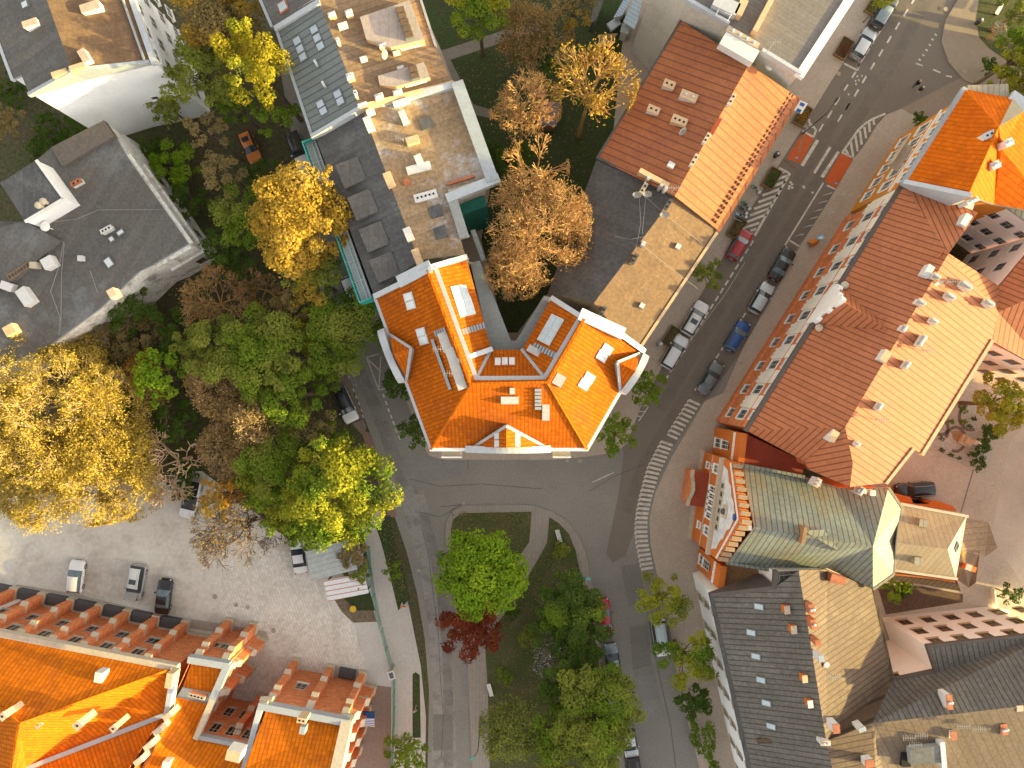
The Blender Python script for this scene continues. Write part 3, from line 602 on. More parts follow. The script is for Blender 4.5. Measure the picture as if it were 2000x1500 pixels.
    for x,y,sx,pt in ((1020,235,1.0,3),(820,540,1.0,3),(660,815,.6,1),(685,1160,1.1,3),(365,1098,1.2,2)):
        u,v=f(x,y); chimney(B,u,v,sx,.65,st,1.2,'chim_white',pt,'cap')
    for x,y in ((1455,485),(1320,690),(1180,860)): u,v=d(x,y); rbox(B,u,v,1.3,.7,.9,st,'chim_white',name='dormer_vent')
    for x,y in ((865,170),(485,755)): u,v=f(x,y); rbox(B,u,v,1.2,.75,.8,st,'chim_white','chim_tan',name='dormer_vent')
    antenna(B,*d(1330,945),1.8); antenna(B,*d(1250,940),1.0,True,R(-80)); antenna(B,*f(1165,130),1.2); antenna(B,*f(830,640),1.2)
    aa,d2,L2,n2=wall_edge(B,8); M=Matrix(((d2.x,0,n2.x,aa.x),(d2.y,0,n2.y,aa.y),(0,1,0,0),(0,0,0,1))); mb=MB(); mb.box(0,(L2-.05,12.4,.1),M=M@Matrix.Translation((L2/2,6.2,.03))); mb.build('courtyard_render',MM('render_cream'),B.t)
    for q in range(5):
        for zz in (2.6,6.3,10.0): win(B.t,aa+d2*(1.6+2.3*q)+n2*.08+ZU*zz,d2,n2,1.15,1.5,B.c,fm='wood',gm='glass_d')
    for ei in (10,11,12,13):
        aa,d2,L2,n2=wall_edge(B,ei); M=Matrix(((d2.x,0,n2.x,aa.x),(d2.y,0,n2.y,aa.y),(0,1,0,0),(0,0,0,1))); mb=MB(); mb.box(0,(L2-.05,12.4,.1),M=M@Matrix.Translation((L2/2,6.2,.03))); mb.build('courtyard_render',MM('render_white'),B.t)
        for q in range(max(1,int(L2/2.8))):
            for zz in (2.5,6.2,9.8): win(B.t,aa+d2*(1.4+2.8*q)+n2*.08+ZU*zz,d2,n2,1.0,1.4,B.c,fm='zinc',gm='glass_d')
    # orange roofed neighbour
    g=Z(1780,150,5.556)
    A=(1884,174,13.8);S=(1766,357,13.8);S1=(1891,381,17.8);N1=(1951,248,17.8);SW=(1942,399,14);NE1=(1979,192,14);NE2=(2060,250,14);X=(2060,420,14);RR=(2060,262,17.8); C=(1955,290,17.8)
    faces=[([A,S,S1,N1],0),([A,N1,NE1],0),([NE1,N1,(2000,218,16)],1),([N1,S1,SW,(1956,290,17.0)],0),([N1,(1956,290,17.0),SW,X,NE2,(2000,218,16)],0)]
    B=building('yellow_townhouse','yellow corner house with glowing orange roof opposite the red crossings','building',faces,[A,S,S1,SW,X,NE2,NE1],MM('render_yellow'),[MM('tileglow'),mat('sunlit_roof',(.5,.42,.28),fine=.1),MM('zinc')],oh=.5)  # north-east roof face coloured paler as if sunlit
    coping(B,[A,S],.55,.1,'zinc',name='gutter'); coping(B,[S,S1],.5,.3,'coping',name='parapet'); coping(B,[NE1,NE2],1.4,.15,'coping',name='parapet'); coping(B,[(1896,180,13.6),(1960,178,13.6)],1.4,.15,'pale_metal',name='parapet')
    for x,y,sx,sy,pt in ((850,625,1.4,.75,0),(1065,710,1.0,.9,2),(920,955,1.1,.9,3),(670,1340,1.5,.6,3)):
        u,v=g(x,y); chimney(B,u,v,sx,sy,R(25),1.3,'chim_white',pt,'chim_white' if pt else 'coping')
    u,v=g(560,1400); rbox(B,u,v,2.2,1.2,.6,R(-20),'chim_white',name='fire_wall')
    a,dd,L,n=wall_edge(B,0)
    for i in range(5):
        c=a+dd*(L*(i+.8)/5.6); win(B.t,c+ZU*11.3,dd,n,1.1,1.9,B.c,surround=.18); win(B.t,c+ZU*7.2,dd,n,1.2,2.1,B.c,surround=.18); win(B.t,c+ZU*3.0,dd,n,1.2,2.0,B.c,surround=.12)
    M=Matrix(((dd.x,0,n.x,a.x),(dd.y,0,n.y,a.y),(0,1,0,0),(0,0,0,1)))
    mb=MB(); mb.box(0,(L-.1,1.5,.5),M=M@Matrix.Translation((L/2,13.0,0))); mb.box(0,(L-.1,.3,.3),M=M@Matrix.Translation((L/2,9.4,0))); mb.build('cornice',mat('panel_white',(.86,.8,.72),fine=.06),B.t)
    mb=MB(); mb.box(0,(3.2,.25,1.3),M=M@Matrix.Translation((L*.56,8.0,.75))); mb.box(0,(3.2,.9,.12),M=M@Matrix.Translation((L*.56,8.5,1.35))); mb.build('balcony',MM('stone'),B.t)
    # courtyard house
    A=(1952,395,12.5);b=(2080,485,12.5);c=(2100,430,12.5);dq=(1985,372,13)
    B=building('white_courtyard_house','white courtyard house with small dark windows between the red roofs','building',[([A,b,c,dq],0)],[A,b,c,dq],MM('render_white'),[MM('seam_grey'),MM('zinc')],oh=.2)
    winrow(B,wall_edge(B,0),4,(2.5,6,9.5),1.0,1.3,fm='zinc',mull=1)
# ================================================================ GREEN COPPER HALL
def bE():
    h=Z(1300,850,3.75);i=Z(1700,900,5);j=Z(1340,860,5.77)
    N0=(1449,908,11.6);N1=(1569,931,11.6);N2=(1640,953,11.6);N3=(1735,953,11.6);T1=(1761,991,11.6);T2=(1744,1122,11.6);S3=(1705,1150,11.6);S2=(1616,1110,11.6);S1=(1516,1115,11.6);S0=(1421,1099,11.6);K0=(1474,1031,16.6);K1=(1705,1068,16.6)
    B=building('gabled_hall','brick hall with verdigris copper roof and stepped orange gable facing the junction','building',[([K0,K1,N3,N2,N1,N0],0),([K0,S0,S1,S2,S3,K1],0),([K1,T1,N3],1),([K1,T2,T1],1),([K1,S3,T2],1)],[N0,N1,N2,N3,T1,T2,S3,S2,S1,S0],MM('render_orange'),[MM('copper'),MM('pale_metal'),MM('zinc')],oh=.3)  # east hip of the copper roof coloured pale to stand for sunlight
    coping(B,[N0,N1],.35,.15,'copper',name='gutter'); coping(B,[S0,S1],.35,.15,'copper',name='gutter'); coping(B,[N3,T1,T2,S3],.25,.12,'pale_metal',name='gutter')
    for q in ((N3,K1),(T1,K1),(T2,K1),(S3,K1)): pass
    # stepped gable
    p0=P(1436,902,11.8);p1=P(1407,1094,11.8); d=p1-p0;d.z=0;L=d.length;d.normalize();n=Vector((d.y,-d.x,0)); n=n if n.x<0 else -n
    w=MB(); steps=15
    for k in range(steps):
        t=(k+.5)/steps; hz=11.8+5.6*(1-abs(t-.5)*2)+.2; c=p0+d*(L*t)
        wd=L/steps; a0=math.atan2(d.y,d.x); w.box((c.x,c.y,hz/2),(wd*1.001,.9,hz),a0)
        w2=MB(); w2.box((c.x,c.y,hz+.25),(wd*.55,.92,.5),a0); mo=w2.build('merlon',MM('brick'),B.t); w3=MB(); w3.box((c.x,c.y,hz+.55),(wd*.62,1.0,.1),a0); w3.build('cap',mat('merlon_cap',(.34,.24,.15),fine=.2),mo,org=B.c)
    w.build('gable_wall',MM('render_orange'),B.t);
    a=p0+n*.45; a.z=0; M=Matrix(((d.x,0,n.x,a.x),(d.y,0,n.y,a.y),(0,1,0,0),(0,0,0,1)))
    mb=MB(); mb.box(0,(L+.2,.45,.7),M=M@Matrix.Translation((L/2,9.1,.1))); mb.box(0,(L,.15,.12),M=M@Matrix.Translation((L/2,4.9,.03))); mb.box(0,(L+.3,1.0,.5),M=M@Matrix.Translation((L/2,.5,.1))); mb.build('cornice',MM('stone'),B.t)
    mb=MB()   # white diaper field inside the gable
    pts=[(.06,9.6),(.94,9.6),(.9,11.4),(.8,12.2),(.76,13.2),(.67,13.8),(.63,14.8),(.5,15.9),(.37,14.8),(.33,13.8),(.24,13.2),(.2,12.2),(.1,11.4)]
    q=[M@Vector((L*x,z,.06)) for x,z in pts]; q2=[v-n*.05 for v in q]
    mb.poly(q); mb.build('gable_field',mat('field_white',(.62,.62,.64),(.5,.5,.54),fine=.2,fs=1.5),B.t)
    mb=MB(); 
    for (x0,z0),(x1,z1) in (((.02,12.0),(.5,17.0)),((.5,17.0),(.98,12.0))):
        A=M@Vector((L*x0,z0,.1));E=M@Vector((L*x1,z1,.1)); mb.tube(A,E,.11,n=4)
    mb.build('gable_band',MM('white'),B.t)
    for k in range(6): c=M@Vector((L*(.27+.085*k),10.5,.09)); win(B.t,c,d,n,.6,1.0,B.c,mull=0,fm='stone',gm='glass_d',surround=.1,sm='stone')
    c=M@Vector((L*.5,12.7,.08)); mb=MB(); mb.box((c.x,c.y,c.z),(1.4,.35,1.4),math.atan2(d.y,d.x)); mb.build('crest_panel',MM('stone'),B.t); mb=MB(); mb.ball(c+n*.2,.38); mb.build('crest',MM('dark'),B.t)
    c=M@Vector((L*.5,15.9,.12)); mb=MB(); mb.tube(c,c+n*.08,.38,.38,12); mb.build('gable_roundel',MM('blue'),B.t)
    for k in range(5): c=M@Vector((L*(.36+.068*k),6.8,.03)); win(B.t,c,d,n,.75,2.1,B.c,fm='white',surround=.12)
    for t in (.13,.8): win(B.t,M@Vector((L*t,6.9,.03)),d,n,.9,1.5,B.c,surround=.16); win(B.t,M@Vector((L*t,3.6,.03)),d,n,.7,.9,B.c,surround=.1,gm='glass_d')
    for t in (.13,.8): win(B.t,M@Vector((L*t,5.3,.03)),d,n,.35,.5,B.c,mull=0,sill=False,gm='glass_d')
    # porch
    c=M@Vector((L*.4,0,.9)); a0=math.atan2(d.y,d.x); mb=MB(); mb.box((c.x,c.y,2.1),(3.9,1.9,4.2),a0); po=mb.build('porch',MM('brick_o'),B.t)
    mb=MB(); PL=L*.4
    r0=M@Vector((PL,5.0,0));r1=M@Vector((PL,5.0,1.75)); wl=[M@Vector((PL-2.1,4.2,0)),M@Vector((PL-2.1,4.2,1.75))]; wr=[M@Vector((PL+2.1,4.2,0)),M@Vector((PL+2.1,4.2,1.75))]
    mb.up([r0,r1,wl[1],wl[0]]); mb.up([r0,wr[0],wr[1],r1]); mb.build('porch_roof',MM('red_metal'),po,org=B.c)
    mb=MB()
    for (x0,z0),(x1,z1) in (((-2.2,4.3),(-1.4,4.4)),((-1.4,4.4),(-.8,5.2)),((-.8,5.2),(0,5.7)),((0,5.7),(.8,5.2)),((.8,5.2),(1.4,4.4)),((1.4,4.4),(2.2,4.3))):
        q=[M@Vector((PL+x0,0,1.76)),M@Vector((PL+x1,0,1.76)),M@Vector((PL+x1,0,2.2)),M@Vector((PL+x0,0,2.2))]; mb.prism(q,3.6,[z0,z1,z1,z0],1,0)
    mb.build('porch_gable',[MM('brick_o'),MM('stone')],po,org=B.c)
    # copper dormer, ventilator, chimneys
    u,v=h(1085,740); p,_=onroof(B,*h(1000,745),0); mb=MB(); rp=P(*h(1270,850),16.7); ap=P(*h(1010,700),16.5)
    e0=P(*h(960,640),15.3);e1=P(*h(1010,800),14.4); f1=P(*h(1160,690),16.1); 
    mb.up([e0,ap,f1]); mb.up([e1,rp,ap]); mb.up([ap,rp,f1]); mb.build('dormer',MM('copper'),B.roof,org=B.c)
    u,v=h(1018,735); rbox(B,u,v,.35,1.7,.7,R(-10),'wood',name='dormer_window')
    for x,y,s in ((1105,355,1.3),(1430,405,1.7)): u,v=h(x,y); chimney(B,u,v,s,.55,R(-15),1.0,'brick',2,'cap')
    u,v=h(1520,425); rbox(B,u,v,.6,.6,.7,0,'chim_white',name='vent'); u,v=h(615,680); rbox(B,u,v,.5,.5,.5,0,'zinc',name='finial')
    u,v=h(1265,1060); rbox(B,u,v,1.6,.9,.6,R(-15),'brick',name='chimney')
    # east chapel
    A=(1759,984,10.4);b=(1888,1008,10.4);c2=(1867,1130,10.4);dd=(1746,1113,10.4);k0=(1752,1060,13.6);k1=(1851,1073,13.6)
    C=building('chapel','pale zinc roofed chapel wing with hipped end attached behind the copper hall','building',[([A,b,k1,k0],0),([dd,k0,k1,c2],0),([b,c2,k1],1)],[A,b,c2,dd],MM('render_orange'),[mat('zinc_warm',(.33,.25,.16),(.27,.21,.14),du=.6,lw=.07,la=.5,cell=.06,fine=.12,stain=(.22,.18,.13),sa=.6),MM('pale_metal'),MM('zinc')],oh=.3)
    u,v=i(845,840); skylight(C,u,v,.75,.75,ang=R(40),fr='skyframe',gl='glass'); 
    for x,y in ((520,610),(470,980)): u,v=i(x,y); rbox(C,u,v,.9,.8,.6,R(-8),'pale_metal',name='dormer')
    coping(C,[A,b],.3,.15,'stone',name='gutter'); coping(C,[c2,dd],.3,.12,'stone',name='gutter')
    def low(name,label,pts,zs,m,wm='render_orange'):
        q=[P(*i(*p),z) for p,z in zip(pts,zs)]; cc=sum(q,Vector())/len(q);cc.z=0; t=thing(name,label,'building',cc); mb=MB(); mb.up(q); 
        mb.build('roof',MM(m),t); mb=MB(); mb.prism(inset(q,.2),0,[z-.1 for z in zs]); mb.build('wall',MM(wm),t); return t
    low('apse','low apse with mossy brown metal roof at the chapel east end',((940,560),(1150,600),(1240,850),(1120,935),(880,870)),(7.5,6.6,6.6,6.6,8),'seam_brown')
    low('sacristy','small sacristy with brown roof and orange chimney beside the apse','' or ((880,870),(1070,880),(1030,1190),(960,1240),(850,1160)),(8,7,6.4,6,6.4),'felt_sand')
    low('side_aisle','narrow seamed lean-to aisle along the chapel south wall',((230,1085),(840,1155),(885,1275),(185,1155)),(6.2,6.2,4.4,4.4),'seam_tan')
    t=merge('orange_chimney',MB().box(P(*i(960,1040),7.9),(.6,.6,1.8),R(-20)).box(P(*i(960,1040),8.85),(.7,.7,.1),R(-20),1),[MM('render_orange'),MM('stone')],P(*i(960,1040)),'short orange chimney rising from the sacristy roof','chimney')
    t=low('orange_porch','bright orange walled stair porch north of the chapel',((215,310),(395,355),(420,420),(560,420),(620,380),(800,440),(840,480),(830,495),(285,410)),(3.2,)*9,'render_orange')
    # low link roofs either side of the gable
    def link(name,label,pts,z,m,wm):
        q=[P(*x,z) for x in pts]; cc=sum(q,Vector())/len(q);cc.z=0; t=thing(name,label,'building',cc); mb=MB(); mb.prism(q,z-.3,z,0,hint=(1,-.3)); mb.build('roof',MM(m),t); mb=MB(); mb.prism(inset(q,.1),0,z-.3); mb.build('wall',MM(wm),t); t['z']=z; return t,q
    t,q=link('gateway_link','red-roofed gateway link with orange arched front between school and hall',((1455,846),(1572,903),(1567,928),(1448,908)),9.6,'red_metal','render_orange')
    q0,q1=q[0],q[3]; dl=(q1-q0);dl.z=0; Ln=dl.length; dl.normalize(); nn=Vector((dl.y,-dl.x,0)); nn=nn if nn.x<0 else -nn
    def front(t,q0,q1,zt,fm):
        dl=(q1-q0);dl.z=0; Ln=dl.length; dl.normalize(); nn=Vector((dl.y,-dl.x,0)); nn=nn if nn.x<0 else -nn; a0=math.atan2(dl.y,dl.x); c=(q0+q1)/2+nn*.35; mb=MB(); mb.box((c.x,c.y,(zt+.9)/2),(Ln,.7,zt+.9),a0); mb.build('front_wall',MM(fm),t)
        c2=c+nn*.3; mb=MB(); mb.box((c2.x,c2.y,zt-1.2),(Ln*.98,.35,.4),a0); 
        k=int(Ln/.35)
        for x in range(k): e=c2+nn*.12+dl*((x+.5)/k-.5)*Ln*.96; mb.box((e.x,e.y,zt-1.2),(.16,.2,.3),a0)
        mb.build('cornice',MM('white'),t)
        for x in (-.25,.25) if Ln>4.5 else (0,): win(t,c+nn*.36+dl*x*Ln+ZU*(zt-4.5-c.z),dl,nn,1.0,2.4,t.location,gm='glass_d',arch=True); win(t,c+nn*.36+dl*x*Ln+ZU*(2.4-c.z),dl,nn,1.1,2.4,t.location,gm='glass_d',arch=True)
    front(t,q[0],q[3],9.6,'render_orange')
    t,q=link('side_link','dark brown roofed link with orange front between hall and white townhouse',((1416,1103),(1512,1118),(1508,1146),(1409,1146)),8.6,'wood','render_orange'); front(t,q[0],q[3],8.6,'render_orange')
# ================================================================ SOUTH-EAST BLOCK
def bF():
    f=Z(1350,1100,3.75);k=Z(1650,1100,3.75);w=Z(1150,1050,3.333)
    A=(1390,1161,10);A1=onpl(1513,1148,(1390,1161,10),(1587,2050,10),(1614,1448,15.7));A2=onpl(1517,1118,(1390,1161,10),(1587,2050,10),(1614,1448,15.7));A3=(1616,1112,13.6);E0=(1705,1151,10.4);E1=(1744,1328,10.4);K1=(1614,1448,15.7);K0=onpl(1560,1114,(1390,1161,10),(1587,2050,10),K1);K2=onpl(1750,2050,(1390,1161,10),(1587,2050,10),K1);W1=(1587,2050,10)  # unseen south end lengthened and ridge height set to shade road and lot
    N1=(1829,1313,10.7);N2=(1812,1262,10.7);N3=(2060,1236,10.7);RE=(2060,1372,15);X=(1704,1413,15);SE=(2060,2050,9)
    faces=[([A,W1,K2,K1,K0,A1],0),([A1,K0,A3,A2],0),([K0,K1,X,E1,E0,A3],1),([E1,X,RE,N3,N2,N1],0),([X,K1,K2,(1850,2050,11)],1),([X,(1850,2050,11),SE,RE],2)]
    B=building('white_townhouse','white-fronted townhouse block with dark slate street roof and tan courtyard roofs','building',faces,[A,W1,K2,SE,N3,N2,N1,E1,E0,A3,A2,A1],mat('render_rear',(.93,.89,.83),(.88,.84,.78),fine=.04),[MM('seam_dark'),MM('seam_tan'),mat('seam_tan2',(.15,.105,.07),(.12,.09,.066),lc=(.045,.035,.028),du=.85,lw=.07,la=.6,cell=.06,fine=.2,stain=(.16,.155,.15),sa=.7),MM('gutter')],oh=.35)
    wv=Vector(B.wall.location)
    coping(B,[A,W1],.55,.12,'felt_black',name='gutter'); coping(B,[A,A1,A2],.4,.1,'gutter',name='gutter'); coping(B,[E0,E1],.3,.08,'seam_tan',name='gutter'); coping(B,[E1,N1,N2,N3],.3,.08,'gutter',name='gutter'); coping(B,[(1480,1445,11),(1612,1444,14.5)],.5,.2,'seam_tan',name='fire_wall')
    for x,y in ((500,318),(443,508),(478,682),(515,855),(555,1025),(590,1195)): skylight(B,*f(x,y),.95,.62,ang=R(5))
    for x,y in ((560,985),(915,940),(1212,915)): skylight(B,*k(x,y),.62,.95,ang=R(8))
    skylight(B,*k(1010,1143),.6,.7,ang=0,fr='coping',gl='coping')
    def ch(fn,x,y,sx,sy,an,pt=0,m='brick',capm='brick'): u,v=fn(x,y); chimney(B,u,v,sx,sy,R(an),1.3,m,pt,capm,hole=False)
    for x,y in ((705,345),(755,490)): ch(f,x,y,.65,1.0,5,m='render_orange',capm='cap')
    ch(f,885,340,.7,1.3,10,2); ch(f,900,450,.7,1.2,12,1); ch(f,930,585,.6,.7,10); ch(f,955,700,.65,.8,8,0,'chim_white','zinc'); ch(f,835,850,.6,.9,5,m='render_orange',capm='chim_tan'); ch(f,875,1035,.6,.9,8,0,'render_orange','chim_white'); ch(f,1065,1215,.8,1.1,5,0,'chim_white','brick'); ch(f,985,1320,1.2,.6,0,2,'chim_white','cap'); ch(f,1255,1220,.9,.5,20,0,'chim_white','zinc')
    ch(k,385,1090,.75,.9,10,0,'chim_white','brick'); ch(k,500,1150,.8,.5,0,0,'brick','cap'); ch(k,770,1020,.7,1.9,5,2,'chim_white','brick'); ch(k,1150,965,.75,2.5,5,2,'chim_white','brick'); ch(k,800,1265,.7,1.1,5,0,'chim_white','brick'); ch(k,1170,1220,.8,1.4,8,4,'chim_white','brick'); ch(k,1285,1065,.8,.7,5,0,'brick','cap'); ch(k,185,1470,1.1,.9,5,0,'chim_white','brick')
    mb=MB(); p=P(*f(990,742),15.2); mb.tube(p-ZU*1.4,p,.12); mb.tube(p,p+ZU*.15,.32,.32,12); mb.build('roof_fan',MM('steel'),B.roof,org=B.c)
    for x,y in ((1025,815),): antenna(B,*f(x,y),1.6)
    for x,y in ((850,1180),(455,1265),(545,1250),(500,1315),(965,1200)): antenna(B,*k(x,y),1.1)
    # rooftop well / box dormer near the bottom edge
    u,v=k(610,1410); rbox(B,u,v,3.6,1.7,1.1,R(5),'concrete','felt_grey',name='box_dormer'); u,v=k(725,1410); rbox(B,u,v,.5,2.8,1.3,R(5),'chim_white',name='chimney'); u,v=k(450,1440); rbox(B,u,v,1.0,1.5,.3,R(0),'hole',name='light_well')
    # west facade : white with round-arched windows
    a,d,L,n=wall_edge(B,0); m=14
    M=Matrix(((d.x,0,n.x,a.x),(d.y,0,n.y,a.y),(0,1,0,0),(0,0,0,1))); mb=MB(); mb.box(0,(L-.05,10,.06),M=M@Matrix.Translation((L/2,5.02,.02))); mb.build('facade_render',MM('render_white'),B.t)
    for i in range(m):
        c=a+d*(L*(i+.7)/m)
        for z,h in ((8.0,1.4),(4.6,1.5),(1.7,1.5)): win(B.t,c+ZU*z+n*.06,d,n,.9,h,B.c,fm='stone',gm='glass_d',arch=True,surround=.06,sm='stone')
    for e,nn in ((5,4),):pass
    for i in range(len(B.ins)):
        a_,d_,L_,n_=wall_edge(B,i)
        if i==4 : 
            for q in range(6):
                for z in (2.4,5.6,8.8): win(B.t,a_+d_*(L_-1.6-q*2.9)+ZU*z,d_,n_,1.25,1.5,B.c,fm='wood',gm='glass_d',sill=True,sm='chim_tan')
        if i==6: win(B.t,a_+d_*(L_-1.2)+ZU*9.2,d_,n_,1.2,1.3,B.c,fm='wood',gm='glass_d',sm='chim_tan')
# ================================================================ BRICK CHURCH-LIKE SCHOOL, BOTTOM LEFT
def bG():
    f=Z(0,1120,3.947);g=Z(300,1220,5.357);h=Z(480,1280,6.25);q3=Z(300,1000,3)
    N0=(-90,1219,10.8);N1=(344,1303,10.8);AP=(38,1414,18);E1=(330,1392,11);S1=(52,1500,12.2);NW=(-90,1300,14.6);B0=(15,1545,17.6)
    T0=(262,1500,13.8);T1=(215,1600,13.8)
    faces=[([N0,N1,AP,NW],0),([AP,N1,E1,S1,B0],0),([NW,AP,B0,(-90,1560,12)],0),([S1,E1,T0,T1,(30,1600,12.5)],0)]
    B=building('brick_college','big red-brick college with glowing orange tile roofs and stepped buttresses by the parking lot','building',faces,[N0,N1,E1,T0,T1,(-90,1600,10.8)],MM('brick_o'),[MM('tile_old'),MM('zinc')],oh=.45)
    coping(B,[N0,N1],.75,.35,'stone'); coping(B,[N1,E1],.55,.6,'coping'); coping(B,[E1,S1],.5,.15,'zinc',name='valley'); coping(B,[AP,NW],.25,.12,'tile_old',name='ridge_tiles'); coping(B,[AP,N1],.22,.1,'tile_old',name='ridge_tiles'); coping(B,[AP,B0],.22,.12,'tile',name='ridge_tiles')
    for i in range(4):
        t=i/3.4; u=326-(326-262)*t; v=1400+(1500-1400)*t; p=P(u,v,12.6+.4*i); mb=MB(); mb.box((p.x,p.y,p.z-1.0),(1.0,.6,2.0),R(35)); mb.build('gable_step',MM('stone'),B.t)
    for x,y,an,L in ((55,1080,35,.6),(320,1140,35,.7),(628,1150,35,.7),(900,1175,50,.55)):
        u,v=f(x,y); p,_=onroof(B,u,v,1.8); mb=MB(); mb.box((p.x,p.y,p.z+1.1),(L,L,2.6),R(40)); mb.box((p.x,p.y,p.z+2.42),(L+.12,L+.12,.12),R(40),1); mb.box((p.x,p.y,p.z+2.5),(.2,.2,.03),R(40),2); mb.build('chimney',[MM('chim_tan'),MM('cap'),MM('hole')],B.roof,org=B.c)
    u,v=f(755,805); rbox(B,u,v,.8,1.1,.8,R(-10),'chim_white',name='vent'); u,v=g(160,590); rbox(B,u,v,.7,1.6,1.0,R(-10),'chim_tan',name='chimney')
    # north wall: buttresses, windows, cellar covers
    a,d,L,n=wall_edge(B,0); M=Matrix(((d.x,0,n.x,a.x),(d.y,0,n.y,a.y),(0,1,0,0),(0,0,0,1)))
    def tpos(u,v):
        p=P(u,v,0); return (p-a).dot(d)
    bx=[tpos(*q) for q in ((-20,1141),(33,1153),(87,1165),(143,1177),(198,1189),(252,1201),(308,1213),(364,1224),(420,1234))]
    def buttress(parent,M,x,zt,org,w=.75):
        mb=MB(); 
        for z0,z1,o0,o1 in ((0,3.6,1.35,1.35),(3.6,4.0,1.35,.95),(4.0,7.2,.95,.95),(7.2,7.6,.95,.6),(7.6,zt-1,.6,.6),(zt-1,zt,.6,.05)):
            q=[(-w/2,z0,0),(w/2,z0,0),(w/2,z0,o0),(-w/2,z0,o0)]; q2=[(-w/2,z1,0),(w/2,z1,0),(w/2,z1,o1),(-w/2,z1,o1)]
            A=[M@Vector((x+p[0],p[1],p[2])) for p in q];T=[M@Vector((x+p[0],p[1],p[2])) for p in q2]; sl=o0!=o1
            for i,jj in ((1,2),(2,3),(3,0)): mb.poly([A[i],A[jj],T[jj],T[i]],1 if sl else 0)
            mb.poly(T,1 if sl else 0)
            if sl:  # stone weathering slab
                c=M@Vector((x,(z0+z1)/2+.06,(o0+o1)/2+.0)); 
                s0=[M@Vector((x-w/2-.03,z0+.1,o0+.05)),M@Vector((x+w/2+.03,z0+.1,o0+.05)),M@Vector((x+w/2+.03,z1+.08,o1)),M@Vector((x-w/2-.03,z1+.08,o1))]; mb.poly(s0,1); 
                s1=[p-ZU*.1 for p in s0]; mb.poly([s1[0],s1[1],s0[1],s0[0]],1); mb.poly([s1[1],s1[2],s0[2],s0[1]],1); mb.poly([s1[3],s1[0],s0[0],s0[3]],1)
        c=M@Vector((x,.35,.8)); mb.prism([M@Vector((x-w/2-.12,0,0)),M@Vector((x+w/2+.12,0,0)),M@Vector((x+w/2+.12,0,1.5)),M@Vector((x-w/2-.12,0,1.5))],0,.9,1)
        return mb.build('buttress',[MM('brick_o'),MM('stone')],parent,org=org)
    for x in bx[:-1]: buttress(B.t,M,x,10.2,B.c)
    for x0,x1 in zip(bx[:-2],bx[1:-1]):
        xm=(x0+x1)/2; c=a+d*xm
        win(B.t,c+ZU*8.4,d,n,1.15,2.1,B.c,fm='stone',gm='glass_d',sm='stone'); win(B.t,c+ZU*4.6,d,n,1.35,1.5,B.c,fm='zinc',gm='glass_d',sm='stone')
        q=M@Vector((xm,0,.85)); mb=MB(); mb.box((q.x,q.y,.35),(2.3,1.3,.7),math.atan2(d.y,d.x)); mb.build('cellar_cover',MM('dark'),B.t)
    mb=MB(); mb.box(0,(L,.9,.2),M=M@Matrix.Translation((L/2,.45,.05))); mb.build('plinth',MM('stone'),B.t); mb=MB(); mb.box(0,(L,.5,.5),M=M@Matrix.Translation((L/2,10.4,.1)))
    for i in range(int(L/.55)): mb.box(0,(.28,.3,.4),M=M@Matrix.Translation((.3+i*.55,10.0,.12)))
    mb.build('cornice',MM('stone'),B.t)
    # stair tower block
    pts=[g(395,330),g(800,395),g(640,830),g(480,1165),(300,1465),(322,1392)]
    C=[(x[0],x[1],10.2) for x in pts]
    fc=[([(376,1289,9.6),(440,1300,9.6),(416,1355,9.6),(356,1343,9.6)],0),([(356,1343,9.8),(416,1355,9.8),(410,1376,9.8),(345,1362,9.8)],1),([(345,1362,10),(410,1376,10),(386,1437,9.8),(489,1457,9.8),(470,1600,13),(230,1600,14),(300,1465,12.2)],0)]
    B2=building('brick_stair_wing','brick stair wing with small orange roof and lead parapets between the college roofs','building',fc,[(373,1284,9.9),(446,1296,9.9),(386,1437,9.9),(490,1458,9.9),(470,1600,9.9),(230,1600,9.9)],MM('brick_o'),[MM('tile_old'),MM('zinc')],oh=.1)
    coping(B2,[(374,1286,9.8),(446,1298,9.8),(417,1365,9.8)],.75,.5,'zinc'); coping(B2,[(417,1365,9.8),(386,1437,9.8)],.6,.5,'stone'); coping(B2,[(387,1437,9.8),(490,1458,9.8)],.45,.3,'zinc')
    u,v=g(450,755); chimney(B2,u,v,2.3,.45,R(-14),1.3,'brick_o',0,'cap'); u,v=g(830,1380); rbox(B2,u,v,1.5,1.1,1.2,R(-14),'chim_white','chim_tan',name='chimney'); u,v=g(120,1480); rbox(B2,u,v,.7,.9,.7,R(-14),'chim_white',name='vent')
    for e,nn,zz in ((0,3,(5.5,)),(1,2,(7.5,4.5)),(2,3,(3.5,7.5))): winrow(B2,wall_edge(B2,e),nn,zz,1.0,1.2 if e!=2 else 1.9,fm='stone',gm='glass_d',sm='stone')
    a2,d2,L2,n2=wall_edge(B2,0); M2=Matrix(((d2.x,0,n2.x,a2.x),(d2.y,0,n2.y,a2.y),(0,1,0,0),(0,0,0,1))); buttress(B2.t,M2,L2-.6,9.4,B2.c); buttress(B2.t,M2,.4,9.6,B2.c)
    a2,d2,L2,n2=wall_edge(B2,1); M3=Matrix(((d2.x,0,n2.x,a2.x),(d2.y,0,n2.y,a2.y),(0,1,0,0),(0,0,0,1))); buttress(B2.t,M3,.6,9.0,B2.c); buttress(B2.t,M3,4.2,8.6,B2.c)
    a2,d2,L2,n2=wall_edge(B2,2); M3=Matrix(((d2.x,0,n2.x,a2.x),(d2.y,0,n2.y,a2.y),(0,1,0,0),(0,0,0,1))); buttress(B2.t,M3,L2*.62,8.0,B2.c)
